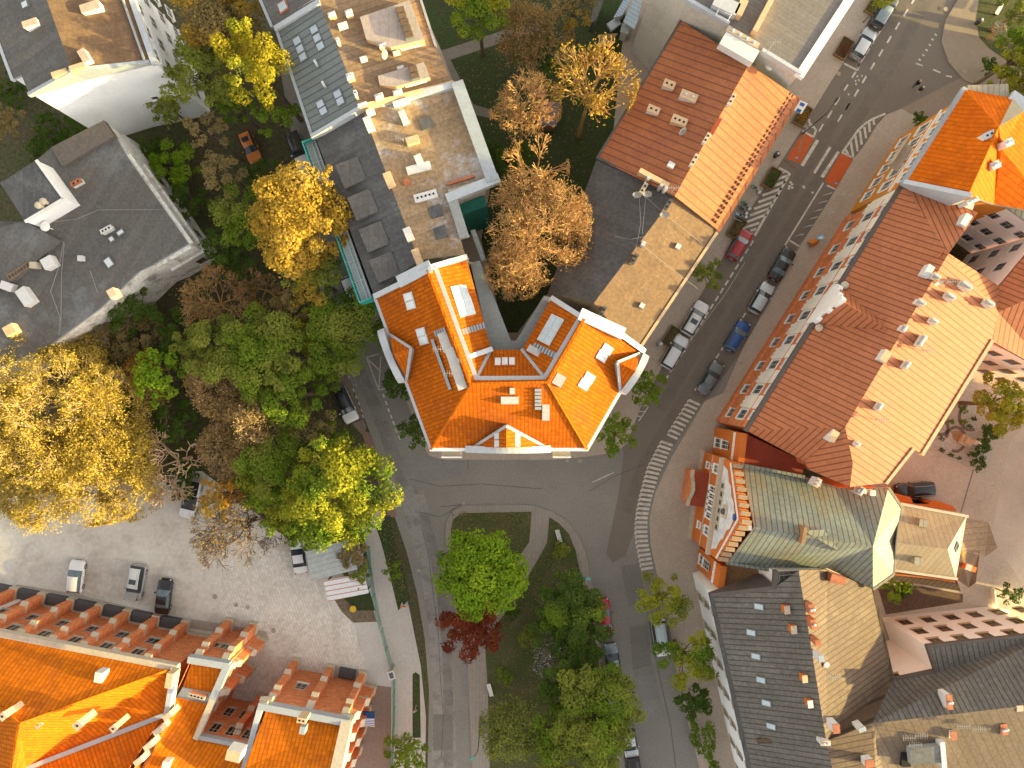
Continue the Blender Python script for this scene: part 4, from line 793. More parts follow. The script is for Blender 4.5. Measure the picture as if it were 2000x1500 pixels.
    # east block
    A=h(195,600,10.6);b=h(1240,800,10.6);c=(655,1510,10.6);e=(630,1600,10.6);w=(452,1600,10.6);x=(478,1500,10.6)
    rA=(521,1384,10.3);rb=(674,1413,10.3)
    B3=building('brick_east_wing','brick east wing with square orange tile roof and cream corner scrolls by the gate','building',[([rA,rb,(650,1510,13.3),(478,1500,13.3)],0),([(478,1500,13.3),(650,1510,13.3),e,w],0)],[A,b,c,e,w,x],MM('brick_o'),[MM('tile_old'),MM('zinc')],oh=.1,skirt=.5)
    coping(B3,[A,b],.75,.5,'zinc'); coping(B3,[A,x],.6,.4,'coping'); coping(B3,[b,(655,1510,13)],1.2,.4,'stone')
    for k,(u,v,an) in enumerate(((513,1380,0),(676,1414,0))):
        p=P(u,v,11.4); mb=MB(); mb.tube(p-ZU*1.4-Vector((.7,0,0)),p-ZU*1.4+Vector((.7,0,0)),.5,.5,10); mb.tube(p-ZU*.6-Vector((.4,0,0)),p-ZU*.6+Vector((.4,0,0)),.32,.32,10); mb.build('scroll',MM('stone'),B3.t)
    u,v=h(680,800); chimney(B3,u,v,1.2,.6,R(-10),1.5,'chim_tan',0,'chim_tan'); u,v=h(690,920); rbox(B3,u,v,.6,.8,.4,R(-10),'zinc',name='vent')
    a2,d2,L2,n2=wall_edge(B3,0); M4=Matrix(((d2.x,0,n2.x,a2.x),(d2.y,0,n2.y,a2.y),(0,1,0,0),(0,0,0,1)))
    for x_ in (.5,L2*.52,L2-.5): buttress(B3.t,M4,x_,9.6,B3.c)
    win(B3.t,a2+d2*(L2*.27)+ZU*4.5,d2,n2,1.2,1.5,B3.c,fm='stone',gm='glass_d'); q=M4@Vector((L2*.74,.3,.8)); mb=MB(); mb.box((q.x,q.y,.3),(2.0,1.1,.6),math.atan2(d2.y,d2.x)); mb.build('cellar_cover',MM('dark'),B3.t)
    a2,d2,L2,n2=wall_edge(B3,1); M5=Matrix(((d2.x,0,n2.x,a2.x),(d2.y,0,n2.y,a2.y),(0,1,0,0),(0,0,0,1)))
    for x_ in (.6,3.2,5.6,8.2): buttress(B3.t,M5,x_,9.6 if x_<1 else 8.2,B3.c,.9)
    mb=MB(); mb.box(0,(L2*.9,1.2,.9),M=M5@Matrix.Translation((L2*.5,10.0,.2))); mb.build('cornice',MM('stone'),B3.t)
    t=thing('striped_awning','blue and white striped awning on the brick east wing side wall','awning',P(718,1410)); mb=MB(); p=P(719,1411,2.8)
    for k in range(10): mb.box((p.x,p.y+.55-k*.12,2.85-k*.035),(1.5,.119,.05),R(-3),k%2)
    mb.build('canopy',[MM('blue'),MM('white')],t); mb=MB(); mb.box((p.x+.05,p.y+.95,2.75),(1.45,.7,.25),R(-3)); mb.build('cassette',mat('navy',(.02,.06,.16)),t)
# ================================================================ WEST BLOCKS
def bHI():
    f=Z(0,0,3.75)
    A=(24,155,14.8);A1=(57,184,14.8);K0=(140,137,16.6);E0=(291,121,14.8);E1=(301,122,14.8);E2=(238,-60,14.8);K1=(70,-60,16.6);W=(-45,-30,14.8)
    B=building('white_gabled_block','apartment block with blank white end wall and grey felt roof, its sunlit slope coloured ochre','building',[([W,A,(42,147,14.9),A1,K0,K1],0),([K0,E0,E1,E2,K1],1)],[A,(42,147,14.8),A1,K0,E1,E2,W],MM('render_white'),[MM('felt_grey'),MM('felt_sand'),MM('zinc')],oh=.12)  # one felt roof; east slope coloured ochre to stand for sunlight
    an=R(18)
    for x,y,sx,sy,m in ((215,165,1.9,.75,'chim_white'),(655,45,2.5,1.0,'chim_white'),(610,405,.9,1.7,'chim_white')): u,v=f(x,y); chimney(B,u,v,sx,sy,an if sx>sy else R(30),1.2,m,0,'cap',hole=False)
    for x,y in ((430,530),(560,485)): u,v=f(x,y); rbox(B,u,v,1.6,.5,.5,an,'chim_tan',name='chimney')
    skylight(B,*f(180,30),.7,.6,ang=an,gl='skyglass_p'); coping(B,[E1,E2],.6,.12,'coping',name='gutter'); coping(B,[A,W],.3,.1,'coping',name='gutter'); coping(B,[A1,K0,E0],.35,.12,'zinc'); coping(B,[(282,118,15.1),(240,0,15.1)],.15,.1,'zinc',name='flashing')
    a,d,L,n=wall_edge(B,4)
    for i in range(5):
        for z in (3,6.6,10.2,13.2): win(B.t,a+d*(1.6+i*2.6)+ZU*z,d,n,1.3,1.4,B.c)
    a,d,L,n=wall_edge(B,3); win(B.t,a+d*(L*.52)+ZU*7.2,d,n,.8,.7,B.c,gm='glass_d',mull=0)
    f=Z(0,300,3.75)
    O=[(203,235,9.4),(229,272,9.4),(244,300,9.4),(368,476,9.4),(300,516,9.4),(272,529,9.2),(197,601,9.2),(99,673,9.2),(-70,745,9.2),(-70,430,9.2),(49,433,9.2),(0,357,9.2),(71,313,9.4),(100,288,9.4)]
    B=building('flat_grey_block','flat-roofed grey felt block with peeling ivy-covered walls and puddled roof','building',[(O,0,(.85,-.52))],O,MM('peel'),[MM('felt_grey'),MM('zinc')],oh=.1,skirt=.35)
    C=[(0,357,12.2),(71,313,12.2),(125,388,12.2),(49,433,12.2)]
    mb=MB(); q=[P(*x) for x in C]; mb.prism(q,9.0,12.1,0,1); mb.build('penthouse',[MM('felt_dark'),MM('render_white')],B.t); mb=MB()
    for a,b in ((C[1],C[2]),(C[2],C[3])): mb.line([P(*a),P(*b)],.3,None,0,.25)
    for m in mb.v: m.z+=.1
    mb.build('coping',MM('white'),B.t)
    mb=MB(); q=[P(*x,9.75) for x in ((-70,455),(48,433),(118,470),(30,545),(-70,600))]; mb.prism(q,9.0,9.75,0,hint=(.85,-.5)); mb.build('raised_roof',MM('felt_grey'),B.t)
    mb=MB(); q=[P(*x,9.75) for x in ((100,288),(203,235),(224,266),(122,325))]; mb.prism(q,9.0,9.8,0,hint=(.85,-.5)); mb.build('raised_roof',mat('felt_brown',(.14,.12,.105),fine=.2),B.t)
    u,v=f(150,980); 
    for x,y,sx,sy,m,cp,h_ in ((555,210,1.6,.65,'chim_white','brick',1.0),(775,555,1.7,.6,'chim_white','chim_white',1.0)): u,v=f(x,y); chimney(B,u,v,sx,sy,R(28),h_,m,0,cp)
    for x,y,sx,sy,h_,m,an in ((345,795,1.3,1.2,1.0,'chim_white',30),(40,970,1.3,.9,.9,'chim_white',-20),(175,1045,1.2,2.0,1.0,'chim_white',35),(65,1290,1.2,1.1,1.0,'chim_tan',30),(585,765,.6,.6,.4,'chim_white',0),(815,1020,.8,.9,.9,'cap',30),(240,815,.8,.7,.8,'stone',0)): u,v=f(x,y); rbox(B,u,v,sx,sy,h_,R(an),m,name='chimney')
    for x,y,w,l in ((795,797,.75,1.0),(815,625,.5,.5),(880,577,.75,.45)): skylight(B,*f(x,y),w,l,ang=R(35),gl='skyglass_p')
    for x,y in ((280,378),(315,350)): p=P(*f(x,y),12.9); mb=MB(); mb.ball(p,.42,sq=.7); mb.tube(p-ZU*.8,p,.2); mb.build('roof_cowl',MM('stone'),B.t)
    p=P(*f(330,535),10.6); mb=MB(); mb.ball(p,.55,sq=.45,n=12); mb.tube(p-ZU*1.4,p,.05); mb.build('satellite_dish',MM('white'),B.t)
    mb=MB(); q0=P(*f(60,910),9.9);q1=P(*f(235,795),9.9); dd=(q1-q0).normalized(); s=Vector((-dd.y,dd.x,0))*.28
    mb.tube(q0+s,q1+s,.05,n=4);mb.tube(q0-s,q1-s,.05,n=4)
    for k in range(9): c=q0+(q1-q0)*(k/8); mb.tube(c+s,c-s,.04,n=4)
    mb.build('ladder',MM('wood'),B.t)
    mb=MB()
    for pts in (((465,640),(440,800),(370,1010),(440,1200),(430,1330)),((470,650),(450,900),(445,1300)),((390,500),(560,480),(720,412),(1190,410)),((660,860),(715,1020))):
        q=[P(*f(*p),9.5+.15*random.random()) for p in pts]
        for a_,b_ in zip(q[:-1],q[1:]): mb.tube(a_,b_,.025,n=4)
    mb.build('cable',MM('aerial'),B.t)
    antenna(B,*f(335,240),1.2)
    # cornice strips on the peeling south-east corner
    for i in (2,3):
        a,d,L,n=wall_edge(B,i); M=Matrix(((d.x,0,n.x,a.x),(d.y,0,n.y,a.y),(0,1,0,0),(0,0,0,1))); mb=MB(); mb.box(0,(L,.35,.7),M=M@Matrix.Translation((L/2,8.7,.1))); mb.box(0,(L,.25,.4),M=M@Matrix.Translation((L/2,5.2,.1)))
        for k in range(int(L/2.2)): mb.box(0,(1.3,2.2,.16),M=M@Matrix.Translation((1.2+k*2.2,6.8,.03)))
        mb.build('cornice',MM('peel'),B.t)
        for k in range(int(L/2.6)): win(B.t,a+d*(1.5+k*2.6)+ZU*2.6,d,n,1.0,1.5,B.c,gm='glass_d',fm='wood')
    # carports next to the gate
    f=Z(560,1000,5)
    def car_port(label,pts,z,m):
        q=[P(*f(*p),z) for p in pts]; c=sum(q,Vector())/4;c.z=0; t=thing('carport',label,'carport',c,group='sheet metal carports'); mb=MB(); mb.prism(q,z-.08,z,0,hint=(q[1]-q[0]),bottom=True); mb.build('roof',m,t)
        iq=inset(q,.25); 
        for x in iq: mb=MB(); mb.box((x.x,x.y,z/2-.05),(.14,.14,z-.1)); mb.build('post',MM('iron'),t)
        mb=MB(); mb.prism([iq[1],iq[2],iq[2]+Vector((-.1,0,0)),iq[1]+Vector((-.1,0,0))],0,z-.1); mb.build('back_wall',MM('zinc'),t)
    car_port('large grey corrugated carport roof under the yellow-green tree',((185,390),(610,265),(690,560),(235,672)),2.7,mat('corr_grey',(.36,.39,.39),(.3,.33,.33),dv=.62,lw=.22,la=.35,lc=(.2,.22,.22),fine=.15,stain=(.5,.5,.48),sa=.5,ss=.8))
    car_port('small white carport roof streaked with rust beside the green fence',((360,672),(755,600),(800,792),(400,876)),2.4,mat('corr_rust',(.62,.64,.66),(.55,.57,.6),dv=.62,lw=.2,la=.9,lc=(.45,.15,.06),fine=.1))
bV();bRow();bC();bD();bE();bF();bG();bHI()

def far(name,label,q,z,h,m):
    a,b,c,d=[(u,v,z) for u,v in q]; k0=((a[0]+d[0])/2,(a[1]+d[1])/2,z+h);k1=((b[0]+c[0])/2,(b[1]+c[1])/2,z+h)
    B=building(name,label,'building',[([a,b,k1,k0],0),([d,k0,k1,c],0)],[a,b,k1,c,d,k0],MM('render_cream'),[MM(m),MM('zinc')]); winrow(B,wall_edge(B,0),6,(2.5,6),1.2,1.6)
far('park_shade_house','unseen gabled house added beyond the right frame edge to shade the park street',((2330,60),(2470,60),(2480,420),(2340,420)),11,3,'tile_old'); far('yard_shade_house','unseen gabled house added beyond the right frame edge to shade the statue yard',((2330,820),(2470,830),(2450,1260),(2310,1250)),10,3,'seam_red')  # unseen houses added off frame to block the low sun
# ================================================================ GROUND, STREETS, MARKINGS
def sheet(name,pts,z,m,kind='structure',hint=None,slab=0):
    mb=MB(); q=[P(*p) for p in pts]; q=[Vector((p.x,p.y,z)) for p in q]
    if slab: mb.prism(q,z-slab,z,0,1 if isinstance(m,(list,tuple)) else 0,hint=hint)
    else: mb.up(q,0,hint)
    return struct(name,mb,m,kind)
SOIL=mat('soil',(.065,.07,.026),(.085,.065,.036),ns=.3,na=.9,fine=.45,fs=2.5)
GRASS=mat('grass',(.055,.075,.018),(.085,.078,.03),ns=.35,na=.9,fine=.55,fs=6,stain=(.14,.11,.06),sa=.6,ss=.45)
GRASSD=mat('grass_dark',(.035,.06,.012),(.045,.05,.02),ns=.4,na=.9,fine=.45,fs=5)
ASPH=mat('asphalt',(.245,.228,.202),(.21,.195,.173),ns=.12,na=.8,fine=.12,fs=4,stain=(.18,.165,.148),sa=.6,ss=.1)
ASPHD=mat('asphalt_dark',(.185,.153,.126),(.155,.128,.107),ns=.1,na=.6,fine=.1,fs=5,stain=(.17,.148,.125),sa=.5,ss=.09)  # newer darker asphalt; its warm tint stands for light off sunlit walls
ASPHW=mat('asphalt_worn',(.27,.255,.232),(.22,.208,.19),ns=.5,na=.8,fine=.16,fs=3,stain=(.14,.135,.13),sa=.75,ss=.5)
PATCH=mat('asphalt_patch',(.195,.18,.162),fine=.1); PATCH2=mat('asphalt_patch_light',(.23,.22,.205),fine=.1)
PAVE=mat('paving',(.42,.345,.28),(.36,.3,.243),ns=.2,na=.7,fine=.14,fs=5,du=.5,dv=.5,lw=.05,la=.12,cell=.025,stain=(.4,.32,.25),sa=.5,ss=.2)
PAVER=mat('paving_park',(.3,.24,.175),(.27,.21,.15),ns=.2,na=.6,fine=.08,fs=5,du=.6,dv=.6,lw=.04,la=.15,cell=.04)
BRICKP=mat('paving_brick',(.29,.25,.215),(.25,.213,.183),fine=.1,du=.42,dv=.42,lw=.06,la=.25,cell=.04)
KERB=mat('kerb',(.36,.32,.27),fine=.15); WHITE=mat('road_paint',(.62,.57,.5),(.5,.45,.4),ns=2,na=.8,fine=.2,fs=8,stain=(.25,.22,.19),sa=.7,ss=1.2); REDP=mat('red_paint',(.52,.105,.03),(.46,.09,.025),fine=.08)
GRAVEL=mat('gravel',(.6,.575,.53),(.5,.475,.43),ns=.2,na=.9,fine=.1,fs=2,stain=(.36,.32,.265),sa=.8,ss=.2)
COBBLE=mat('cobble',(.62,.59,.54),(.53,.5,.45),ns=.3,na=.6,fine=.12,fs=5,du=.36,dv=.36,lw=.07,la=.3,cell=.1,stag=.5,stain=(.42,.39,.34),sa=.6,ss=.3)
CONC=mat('apron',(.52,.5,.47),(.47,.45,.42),fine=.08,stain=(.34,.32,.29),sa=.5)
YARD=mat('yard',(.5,.41,.325),(.44,.36,.285),ns=.12,na=.7,fine=.12,du=1.0,dv=1.0,lw=.03,la=.12,stain=(.32,.26,.2),sa=.4)
g=MB(); g.up([Vector((-400,-400,0)),Vector((400,-400,0)),Vector((400,400,0)),Vector((-400,400,0))]); struct('ground',g,SOIL)
sheet('road',[(545,120),(575,300),(585,400),(622,560),(665,690),(690,760),(717,830),(745,905),(768,1000),(795,1080),(815,1160),(830,1250),(838,1350),(834,1560),(1420,1560),(1400,1300),(1500,1000),(1900,300),(2060,240),(2060,150),(1900,-60),(1640,-60),(1000,700),(600,100)],.015,ASPH)
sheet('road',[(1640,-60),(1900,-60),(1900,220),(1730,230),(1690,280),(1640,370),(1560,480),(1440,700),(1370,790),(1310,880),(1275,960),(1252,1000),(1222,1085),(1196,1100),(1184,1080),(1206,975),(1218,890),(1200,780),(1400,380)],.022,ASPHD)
sheet('road',[(1900,-60),(2060,-60),(2060,400),(1860,400),(1730,228),(1880,150)],.026,mat('asphalt_bounce',(.27,.21,.162),(.235,.183,.14),fine=.1,ns=.12,na=.7))  # paler warm tone stands in for light bounced onto the side street
sheet('road',[(772,950),(800,1040),(822,1120),(838,1230),(846,1330),(842,1560),(893,1560),(890,1400),(880,1250),(862,1120),(838,1000),(820,930)],.022,ASPHW)
for p,m in (([(816,890),(914,890),(914,925),(800,950),(770,890)],PATCH2),([(1212,1105),(1248,1100),(1262,1180),(1228,1185)],PATCH),([(1230,1225),(1265,1220),(1272,1300),(1236,1310)],PATCH),([(1236,1312),(1274,1302),(1300,1400),(1262,1420)],PATCH2),([(846,1395),(882,1395),(884,1465),(846,1465)],PATCH),([(1640,170),(1690,120),(1720,150),(1650,230)],mat('asphalt_mid',(.17,.148,.125),fine=.1)),([(900,1270),(918,1270),(924,1360),(902,1360)],PATCH2)): sheet('road_patch',p,.03,m)
lanes=MB()
for pts,w in (([(1795,-60),(1700,120),(1560,350),(1400,610),(1290,800)],1.5),([(1840,-60),(1745,120),(1600,350),(1445,600),(1330,790),(1262,900),(1222,1000)],1.5)): lanes.line([P(*p) for p in pts],w,.029)
struct('road_wear',lanes,mat('asphalt_polished',(.145,.122,.102),(.17,.143,.12),ns=.6,na=.9,fine=.1))
lanes=MB()
for pts,w in (([(828,1000),(848,1080),(862,1160),(872,1260),(876,1380),(876,1500)],1.2),([(700,720),(735,800),(765,880),(790,950)],1.6)): lanes.line([P(*p) for p in pts],w,.029)
struct('road_wear',lanes,mat('asphalt_polished2',(.16,.15,.137),(.22,.207,.19),ns=.7,na=1,fine=.15))
crk=MB()
for pts in (((824,1030),(838,1090),(846,1160),(856,1230),(860,1320)),((860,1320),(866,1400),(862,1480)),((820,1000),(860,1010),(900,985)),((800,935),(860,950),(940,945),(1060,955)),((914,890),(914,918)),((1262,905),(1200,930),(1150,960)),((1290,1330),(1310,1420),(1320,1500)),((1262,1180),(1275,1260),(1290,1330)),((905,985),(860,990))):
    crk.line([P(*p) for p in pts],.06,.034)
struct('road_cracks',crk,mat('crack',(.09,.085,.08),fine=.1))
# pavements (raised slabs with kerbs)
Vblock=[(1719,4),(1640,133),(1622,160),(1564,255),(1515,331),(1445,440),(1415,497),(1330,640),(1290,722),(1252,792),(1238,830),(1224,866),(1203,883),(1150,891),(1080,898),(870,898),(838,890),(818,850),(797,790),(765,710),(722,590),(690,500),(640,350),(610,270),(560,120),(500,-60),(1750,-60)]
sheet('pavement',Vblock,.13,[PAVE,KERB],slab=.14,hint=(-150,-255))
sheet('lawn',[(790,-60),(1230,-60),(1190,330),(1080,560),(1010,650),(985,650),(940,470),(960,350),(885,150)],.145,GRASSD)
sheet('garden_path',[(862,100),(1000,55),(1060,40),(1060,58),(880,118),(925,205),(960,215),(960,232),(910,222)],.155,mat('path',(.2,.18,.15),fine=.12))
sheet('pavement',[(1711,246),(1690,280),(1666,312),(1632,370),(1564,478),(1522,555),(1450,680),(1412,768),(1376,783),(1344,838),(1312,891),(1280,960),(1268,1010),(1270,1063),(1280,1109),(1308,1230),(1328,1350),(1366,1500),(1380,1560),(1480,1560),(1420,1100),(1500,900),(1800,420),(1800,235),(1760,213),(1730,225)],.13,[PAVE,KERB],slab=.14,hint=(-150,-255))
sheet('pavement',[(1870,-60),(1870,0),(1846,40),(1838,82),(1852,122),(1882,157),(1932,177),(2010,218),(2080,240),(2080,-60)],.13,[PAVER,KERB],slab=.14,hint=(-150,-255))
sheet('lawn',[(1920,-60),(1905,40),(1912,75),(1930,95),(2080,200),(2080,-60)],.145,GRASS)
sheet('pavement',[(870,1047),(871,1021),(885,997),(906,987),(1037,986),(1077,998),(1106,1015),(1130,1047),(1146,1085),(1151,1127),(1166,1165),(1182,1290),(1216,1450),(1228,1560),(924,1560),(918,1400),(912,1267),(890,1200),(874,1120)],.13,[BRICKP,KERB],slab=.14)
sheet('lawn',[(881,1034),(884,1018),(890,1010),(903,1002),(1038,999),(1034,1058),(1018,1080),(990,1150),(960,1210),(905,1240),(892,1190),(882,1100)],.145,GRASS)
sheet('lawn',[(1073,1010),(1090,1020),(1111,1042),(1125,1077),(1133,1127),(1152,1180),(1168,1290),(1202,1450),(1212,1560),(958,1560),(953,1350),(948,1267),(962,1230),(1012,1160),(1060,1075),(1068,1060)],.145,GRASS)
sheet('pavement',[(700,1000),(742,985),(770,1070),(800,1190),(822,1300),(832,1400),(830,1560),(764,1560),(764,1340),(748,1240),(728,1130)],.1,[mat('paving_light',(.46,.42,.385),(.41,.37,.34),fine=.1,du=.5,dv=.5,lw=.03,la=.2),KERB],slab=.11)
sheet('verge',[(735,1030),(762,1005),(772,1070),(790,1130),(799,1170),(778,1192),(762,1125),(745,1060)],.115,GRASSD); sheet('verge',[(806,1316),(812,1312),(820,1318),(822,1440),(806,1440)],.115,GRASSD)
sheet('pavement',[(640,690),(665,690),(692,770),(716,835),(708,850),(690,830),(668,780)],.05,[mat('bay_brick',(.22,.17,.14),fine=.15,du=.4,dv=.4,lw=.05,la=.3),KERB],slab=.05)
sheet('pavement',[(705,840),(722,845),(765,960),(775,1010),(758,1010),(735,930)],.1,[mat('red_brick_path',(.24,.15,.115),fine=.15),KERB],slab=.11)
# parking lot
sheet('parking_lot',[(-80,985),(120,960),(280,925),(395,920),(480,985),(545,1040),(600,1060),(700,1060),(728,1130),(760,1240),(768,1560),(-80,1560)],.02,GRAVEL)
sheet('cobbles',[(436,1085),(520,1070),(600,1085),(640,1170),(660,1195),(692,1216),(700,1260),(715,1318),(700,1330),(640,1318),(560,1300),(540,1345),(480,1420),(430,1280),(428,1210)],.03,COBBLE,hint=(1,.35))
sheet('apron',[(690,1217),(738,1217),(763,1300),(764,1342),(722,1336),(708,1270)],.035,CONC); sheet('brick_lane',[(722,1336),(764,1342),(764,1560),(640,1560),(690,1430)],.035,mat('lane_brick',(.25,.185,.15),(.22,.16,.13),fine=.12,du=.3,dv=.3,lw=.04,la=.3))
sheet('kerb_walk',[(20,1150),(34,1141),(140,1158),(300,1196),(520,1233),(525,1250),(300,1216)],.04,mat('walk_conc',(.36,.325,.275),fine=.1)); 
sheet('flower_bed',[(654,1172),(720,1158),(736,1214),(690,1216),(668,1195)],.06,mat('bed_soil',(.17,.13,.09),(.12,.1,.06),ns=1,fine=.3)); sheet('lawn',[(670,1168),(722,1155),(734,1192),(700,1192)],.075,GRASSD)
mh=MB()
for u,v,r in ((420,1165,6),(461,1181,5),(484,1186,5),(433,1219,5),(470,1228,5),(534,1231,6),(580,1289,5),(1846,19,5),(1884,140,5),(1637,145,5),(1108,899,4),(1133,900,5),(905,983,4),(818,1114,4),(788,1230,2),(1447,710,4),(695,752,3)):
    c=P(u,v,0); k=r/15.4*.85; n=10; mh.up([Vector((c.x+k*math.cos(2*PI*i/n),c.y+k*math.sin(2*PI*i/n),.146 if u>1600 or (u>1000 and v<895) else .05)) for i in range(n)])
struct('manhole_covers',mh,mat('rust_iron',(.38,.31,.25),fine=.3))
# right-hand courtyard
sheet('yard',[(1700,760),(1900,640),(2080,640),(2080,1260),(1700,1260)],.03,YARD,hint=(.5,-.85)); sheet('yard_strip',[(1972,860),(2080,760),(2080,1260),(1935,1050)],.034,mat('yard_light',(.55,.46,.38),fine=.07))
yl=MB(); yl.line([P(1901,917),P(1876,1001)],.16,.04); struct('drain_channel',yl,PATCH)
sheet('garden_bed',[(1795,865),(1860,770),(1905,740),(1925,830),(1925,905),(1903,917),(1890,913),(1850,885)],.06,mat('bed_gravel',(.45,.39,.33),(.4,.34,.29),fine=.25,fs=6),slab=.06)
gb=MB()
for cx,cy,rx,ry,a0,a1 in ((1866,858,19,24,-3.0,2.0),(1838,835,13,14,-1.0,2.4),(1895,815,22,25,1.2,4.4)): gb.line([P(cx+rx*math.cos(a0+(a1-a0)*i/12),cy+ry*math.sin(a0+(a1-a0)*i/12)) for i in range(13)],.4,.075)
struct('garden_edging',gb,mat('edging',(.2,.14,.11),fine=.2)); sheet('garden_path',[(1856,842),(1880,840),(1888,850),(1880,868),(1862,858)],.07,mat('ochre_sand',(.36,.24,.12),fine=.15))
sheet('planting_bed',[(1715,1150),(1800,1145),(1880,1160),(1880,1176),(1730,1200)],.05,mat('bark_mulch',(.14,.085,.055),(.1,.065,.045),ns=1.5,fine=.4,fs=6))
# markings
zl=.05; mk=MB(); f=Z(1500,160,6.818)
def pq(fn,pts): return [P(*fn(*p)) for p in pts]
def ribbon(fn,pts,w): mk.line(pq(fn,pts),w,zl)
for q in (((640,765),(680,785),(470,1130),(430,1110)),((810,860),(845,875),(628,1225),(600,1205)),((920,925),(955,935),(738,1280),(695,1260)),((790,1370),(898,1420),(885,1438),(775,1388))): mk.up([Vector((p.x,p.y,zl)) for p in pq(f,q)])
ribbon(f,((990,935),(1100,780),(1200,640),(1300,550),(1400,490),(1560,425)),.26); ribbon(f,((978,938),(1148,1020)),.25)
for a,b in (((1030,900),(1070,975)),((1098,790),(1135,1010)),((1160,715),(1193,925)),((1220,650),(1245,835)),((1280,600),(1303,752)),((1345,545),(1353,670)),((1400,500),(1412,575))): ribbon(f,(a,b),.3)
s6=Z(1380,280,6.818)
for a,b in (((905,415),(1040,375)),((850,512),(1085,430)),((795,605),(1050,510)),((740,695),(1000,600)),((690,785),(950,690)),((630,875),(890,780)),((575,962),(850,860)),((525,1052),(800,945)),((480,1132),(700,1060)),((580,1165),(660,1140))): ribbon(s6,(a,b),.3)
ribbon(s6,((1110,400),(1040,520),(640,1230)),.3); ribbon(s6,((960,330),(1095,395)),.3)
z4=Z(1640,0,5.556)
for x,y in ((800,5),(715,140),(625,285),(535,430),(445,575),(355,720),(265,865),(180,1010),(85,1155)): ribbon(z4,((x+22,y-38),(x-22,y+38)),.24)
for x,y in ((150,815),(65,955),(205,710),(250,640),(300,560),(350,470),(395,400),(435,345),(480,280)): ribbon(z4,((x+22,y-36),(x-18,y+30)),.22)
for x,y in ((1060,325),(955,485),(705,610),(920,260),(820,435)): ribbon(f,((x+28,y-48),(x-28,y+48)),.22)
for a,b in (((45,690),(190,765)),((190,765),(215,680))): ribbon(z4,(a,b),.24)
for x,y in ((1040,380),(1005,430),(975,490),(940,545),(905,600),(865,650)): ribbon(z4,((x-12,y-8),(x+12,y+8)),.2)
for a,b in (((825,690),(900,715)),((1010,755),(1090,790)),((1150,825),(1215,835))): ribbon(z4,(a,b),.2)
for x,y in ((190,830),(205,870),(170,880),(175,915),(240,825),(95,1025)): mk.up([Vector((p.x,p.y,zl)) for p in pq(z4,((x-9,y-7),(x+9,y-10),(x+7,y+12),(x-8,y+9)))])
for x,y in ((300,1340),(320,1365),(285,1390),(320,1410),(275,1420),(480,1410),(470,1395),(590,1475),(545,510),(500,580)): mk.up([Vector((p.x,p.y,zl)) for p in pq(f,((x-18,y-12),(x+16,y-14),(x+14,y+15),(x-14,y+12)))])
def dashes(a,b,n,l,w): 
    a=P(*a);b=P(*b); d=(b-a)/n; u=d.normalized()
    for i in range(n+1): c=a+d*i; mk.line([c-u*l/2,c+u*l/2],w,zl)
dashes((1468,475),(1302,738),17,.75,.22); dashes((1536,490),(1360,758),17,.75,.22)
mk.line([P(1608,357),P(1533,479)],.2,zl); mk.line([P(1542,470),P(1561,481)],.22,zl)
mk.line([P(1455,512),P(1416,575),P(1330,690)],.05,zl)
def zebra(L,Rr,n,w):
    def at(pl,t):
        ds=[math.dist(pl[i],pl[i+1]) for i in range(len(pl)-1)]; T=sum(ds)*t
        for i,dd in enumerate(ds):
            if T<=dd+1e-6: k=T/dd; return (pl[i][0]+(pl[i+1][0]-pl[i][0])*k,pl[i][1]+(pl[i+1][1]-pl[i][1])*k)
            T-=dd
        return pl[-1]
    for i in range(n): t=i/(n-1); a=P(*at(L,t));b=P(*at(Rr,min(1,t+.0))); mk.line([a,b],w,zl)
    for i in range(n-1):
        t=i/(n-1); mk.line([P(*at(L,t)),P(*at(L,t+.55/(n-1)))],.2,zl)
zebra([(1345,781),(1303,848)],[(1367,791),(1323,857)],9,.3)
zebra([(1291,862),(1265,912),(1252,958),(1243,1000),(1240,1030),(1242,1060),(1252,1112)],[(1314,870),(1288,925),(1273,972),(1265,1010),(1264,1035),(1266,1060),(1276,1108)],29,.32)
z8=Z(850,850,3.75); ribbon(z8,((1150,345),(1310,272)),.12)
z9=Z(400,650,3.75)
for pts in (((1275,155),(1185,180),(1275,420),(1335,405)),((1190,190),(1290,285)),((1290,170),(1275,420))): ribbon(z9,pts,.12)
for x,y in ((1310,462),(1330,515),(1348,568),(1366,615),(1383,660),(1402,715),(1425,768)): ribbon(z9,((x-6,y-14),(x+6,y+14)),.2)
for x,y in ((1055,325),(1090,420),(1110,470),(1130,520),(1148,570),(1158,610)): ribbon(z9,((x-5,y-11),(x+5,y+11)),.12)
ribbon(z9,((1040,670),(1165,625)),.1); ribbon(z9,((878,215),(960,415)),.12)
for a,b in (((305,725),(430,720)),((290,760),(410,765)),((280,790),(385,800)),((435,730),(365,835))): ribbon(Z(1150,600,3.75),(a,b),.12)
for a,b in (((535,525),(640,640)),((640,640),(605,738)),((480,590),(600,602)),((455,650),(600,735)),((500,660),(560,560))): ribbon(f,(a,b),.24)
struct('road_markings',mk,WHITE)
rd=MB()
for q in (((470,660),(615,740),(430,1090),(245,1020)),((970,950),(1132,1040),(900,1420),(750,1320))): rd.up([Vector((p.x,p.y,.044)) for p in pq(f,q)])
struct('red_crossing',rd,REDP); wn=MB()
wn.up([Vector((p.x,p.y,.048)) for p in pq(f,((455,690),(500,700),(430,950),(385,940)))]); struct('worn_strip',wn,mat('red_worn',(.36,.15,.075),(.3,.14,.08),fine=.2,ns=1.5))
bl=MB();bw=MB()
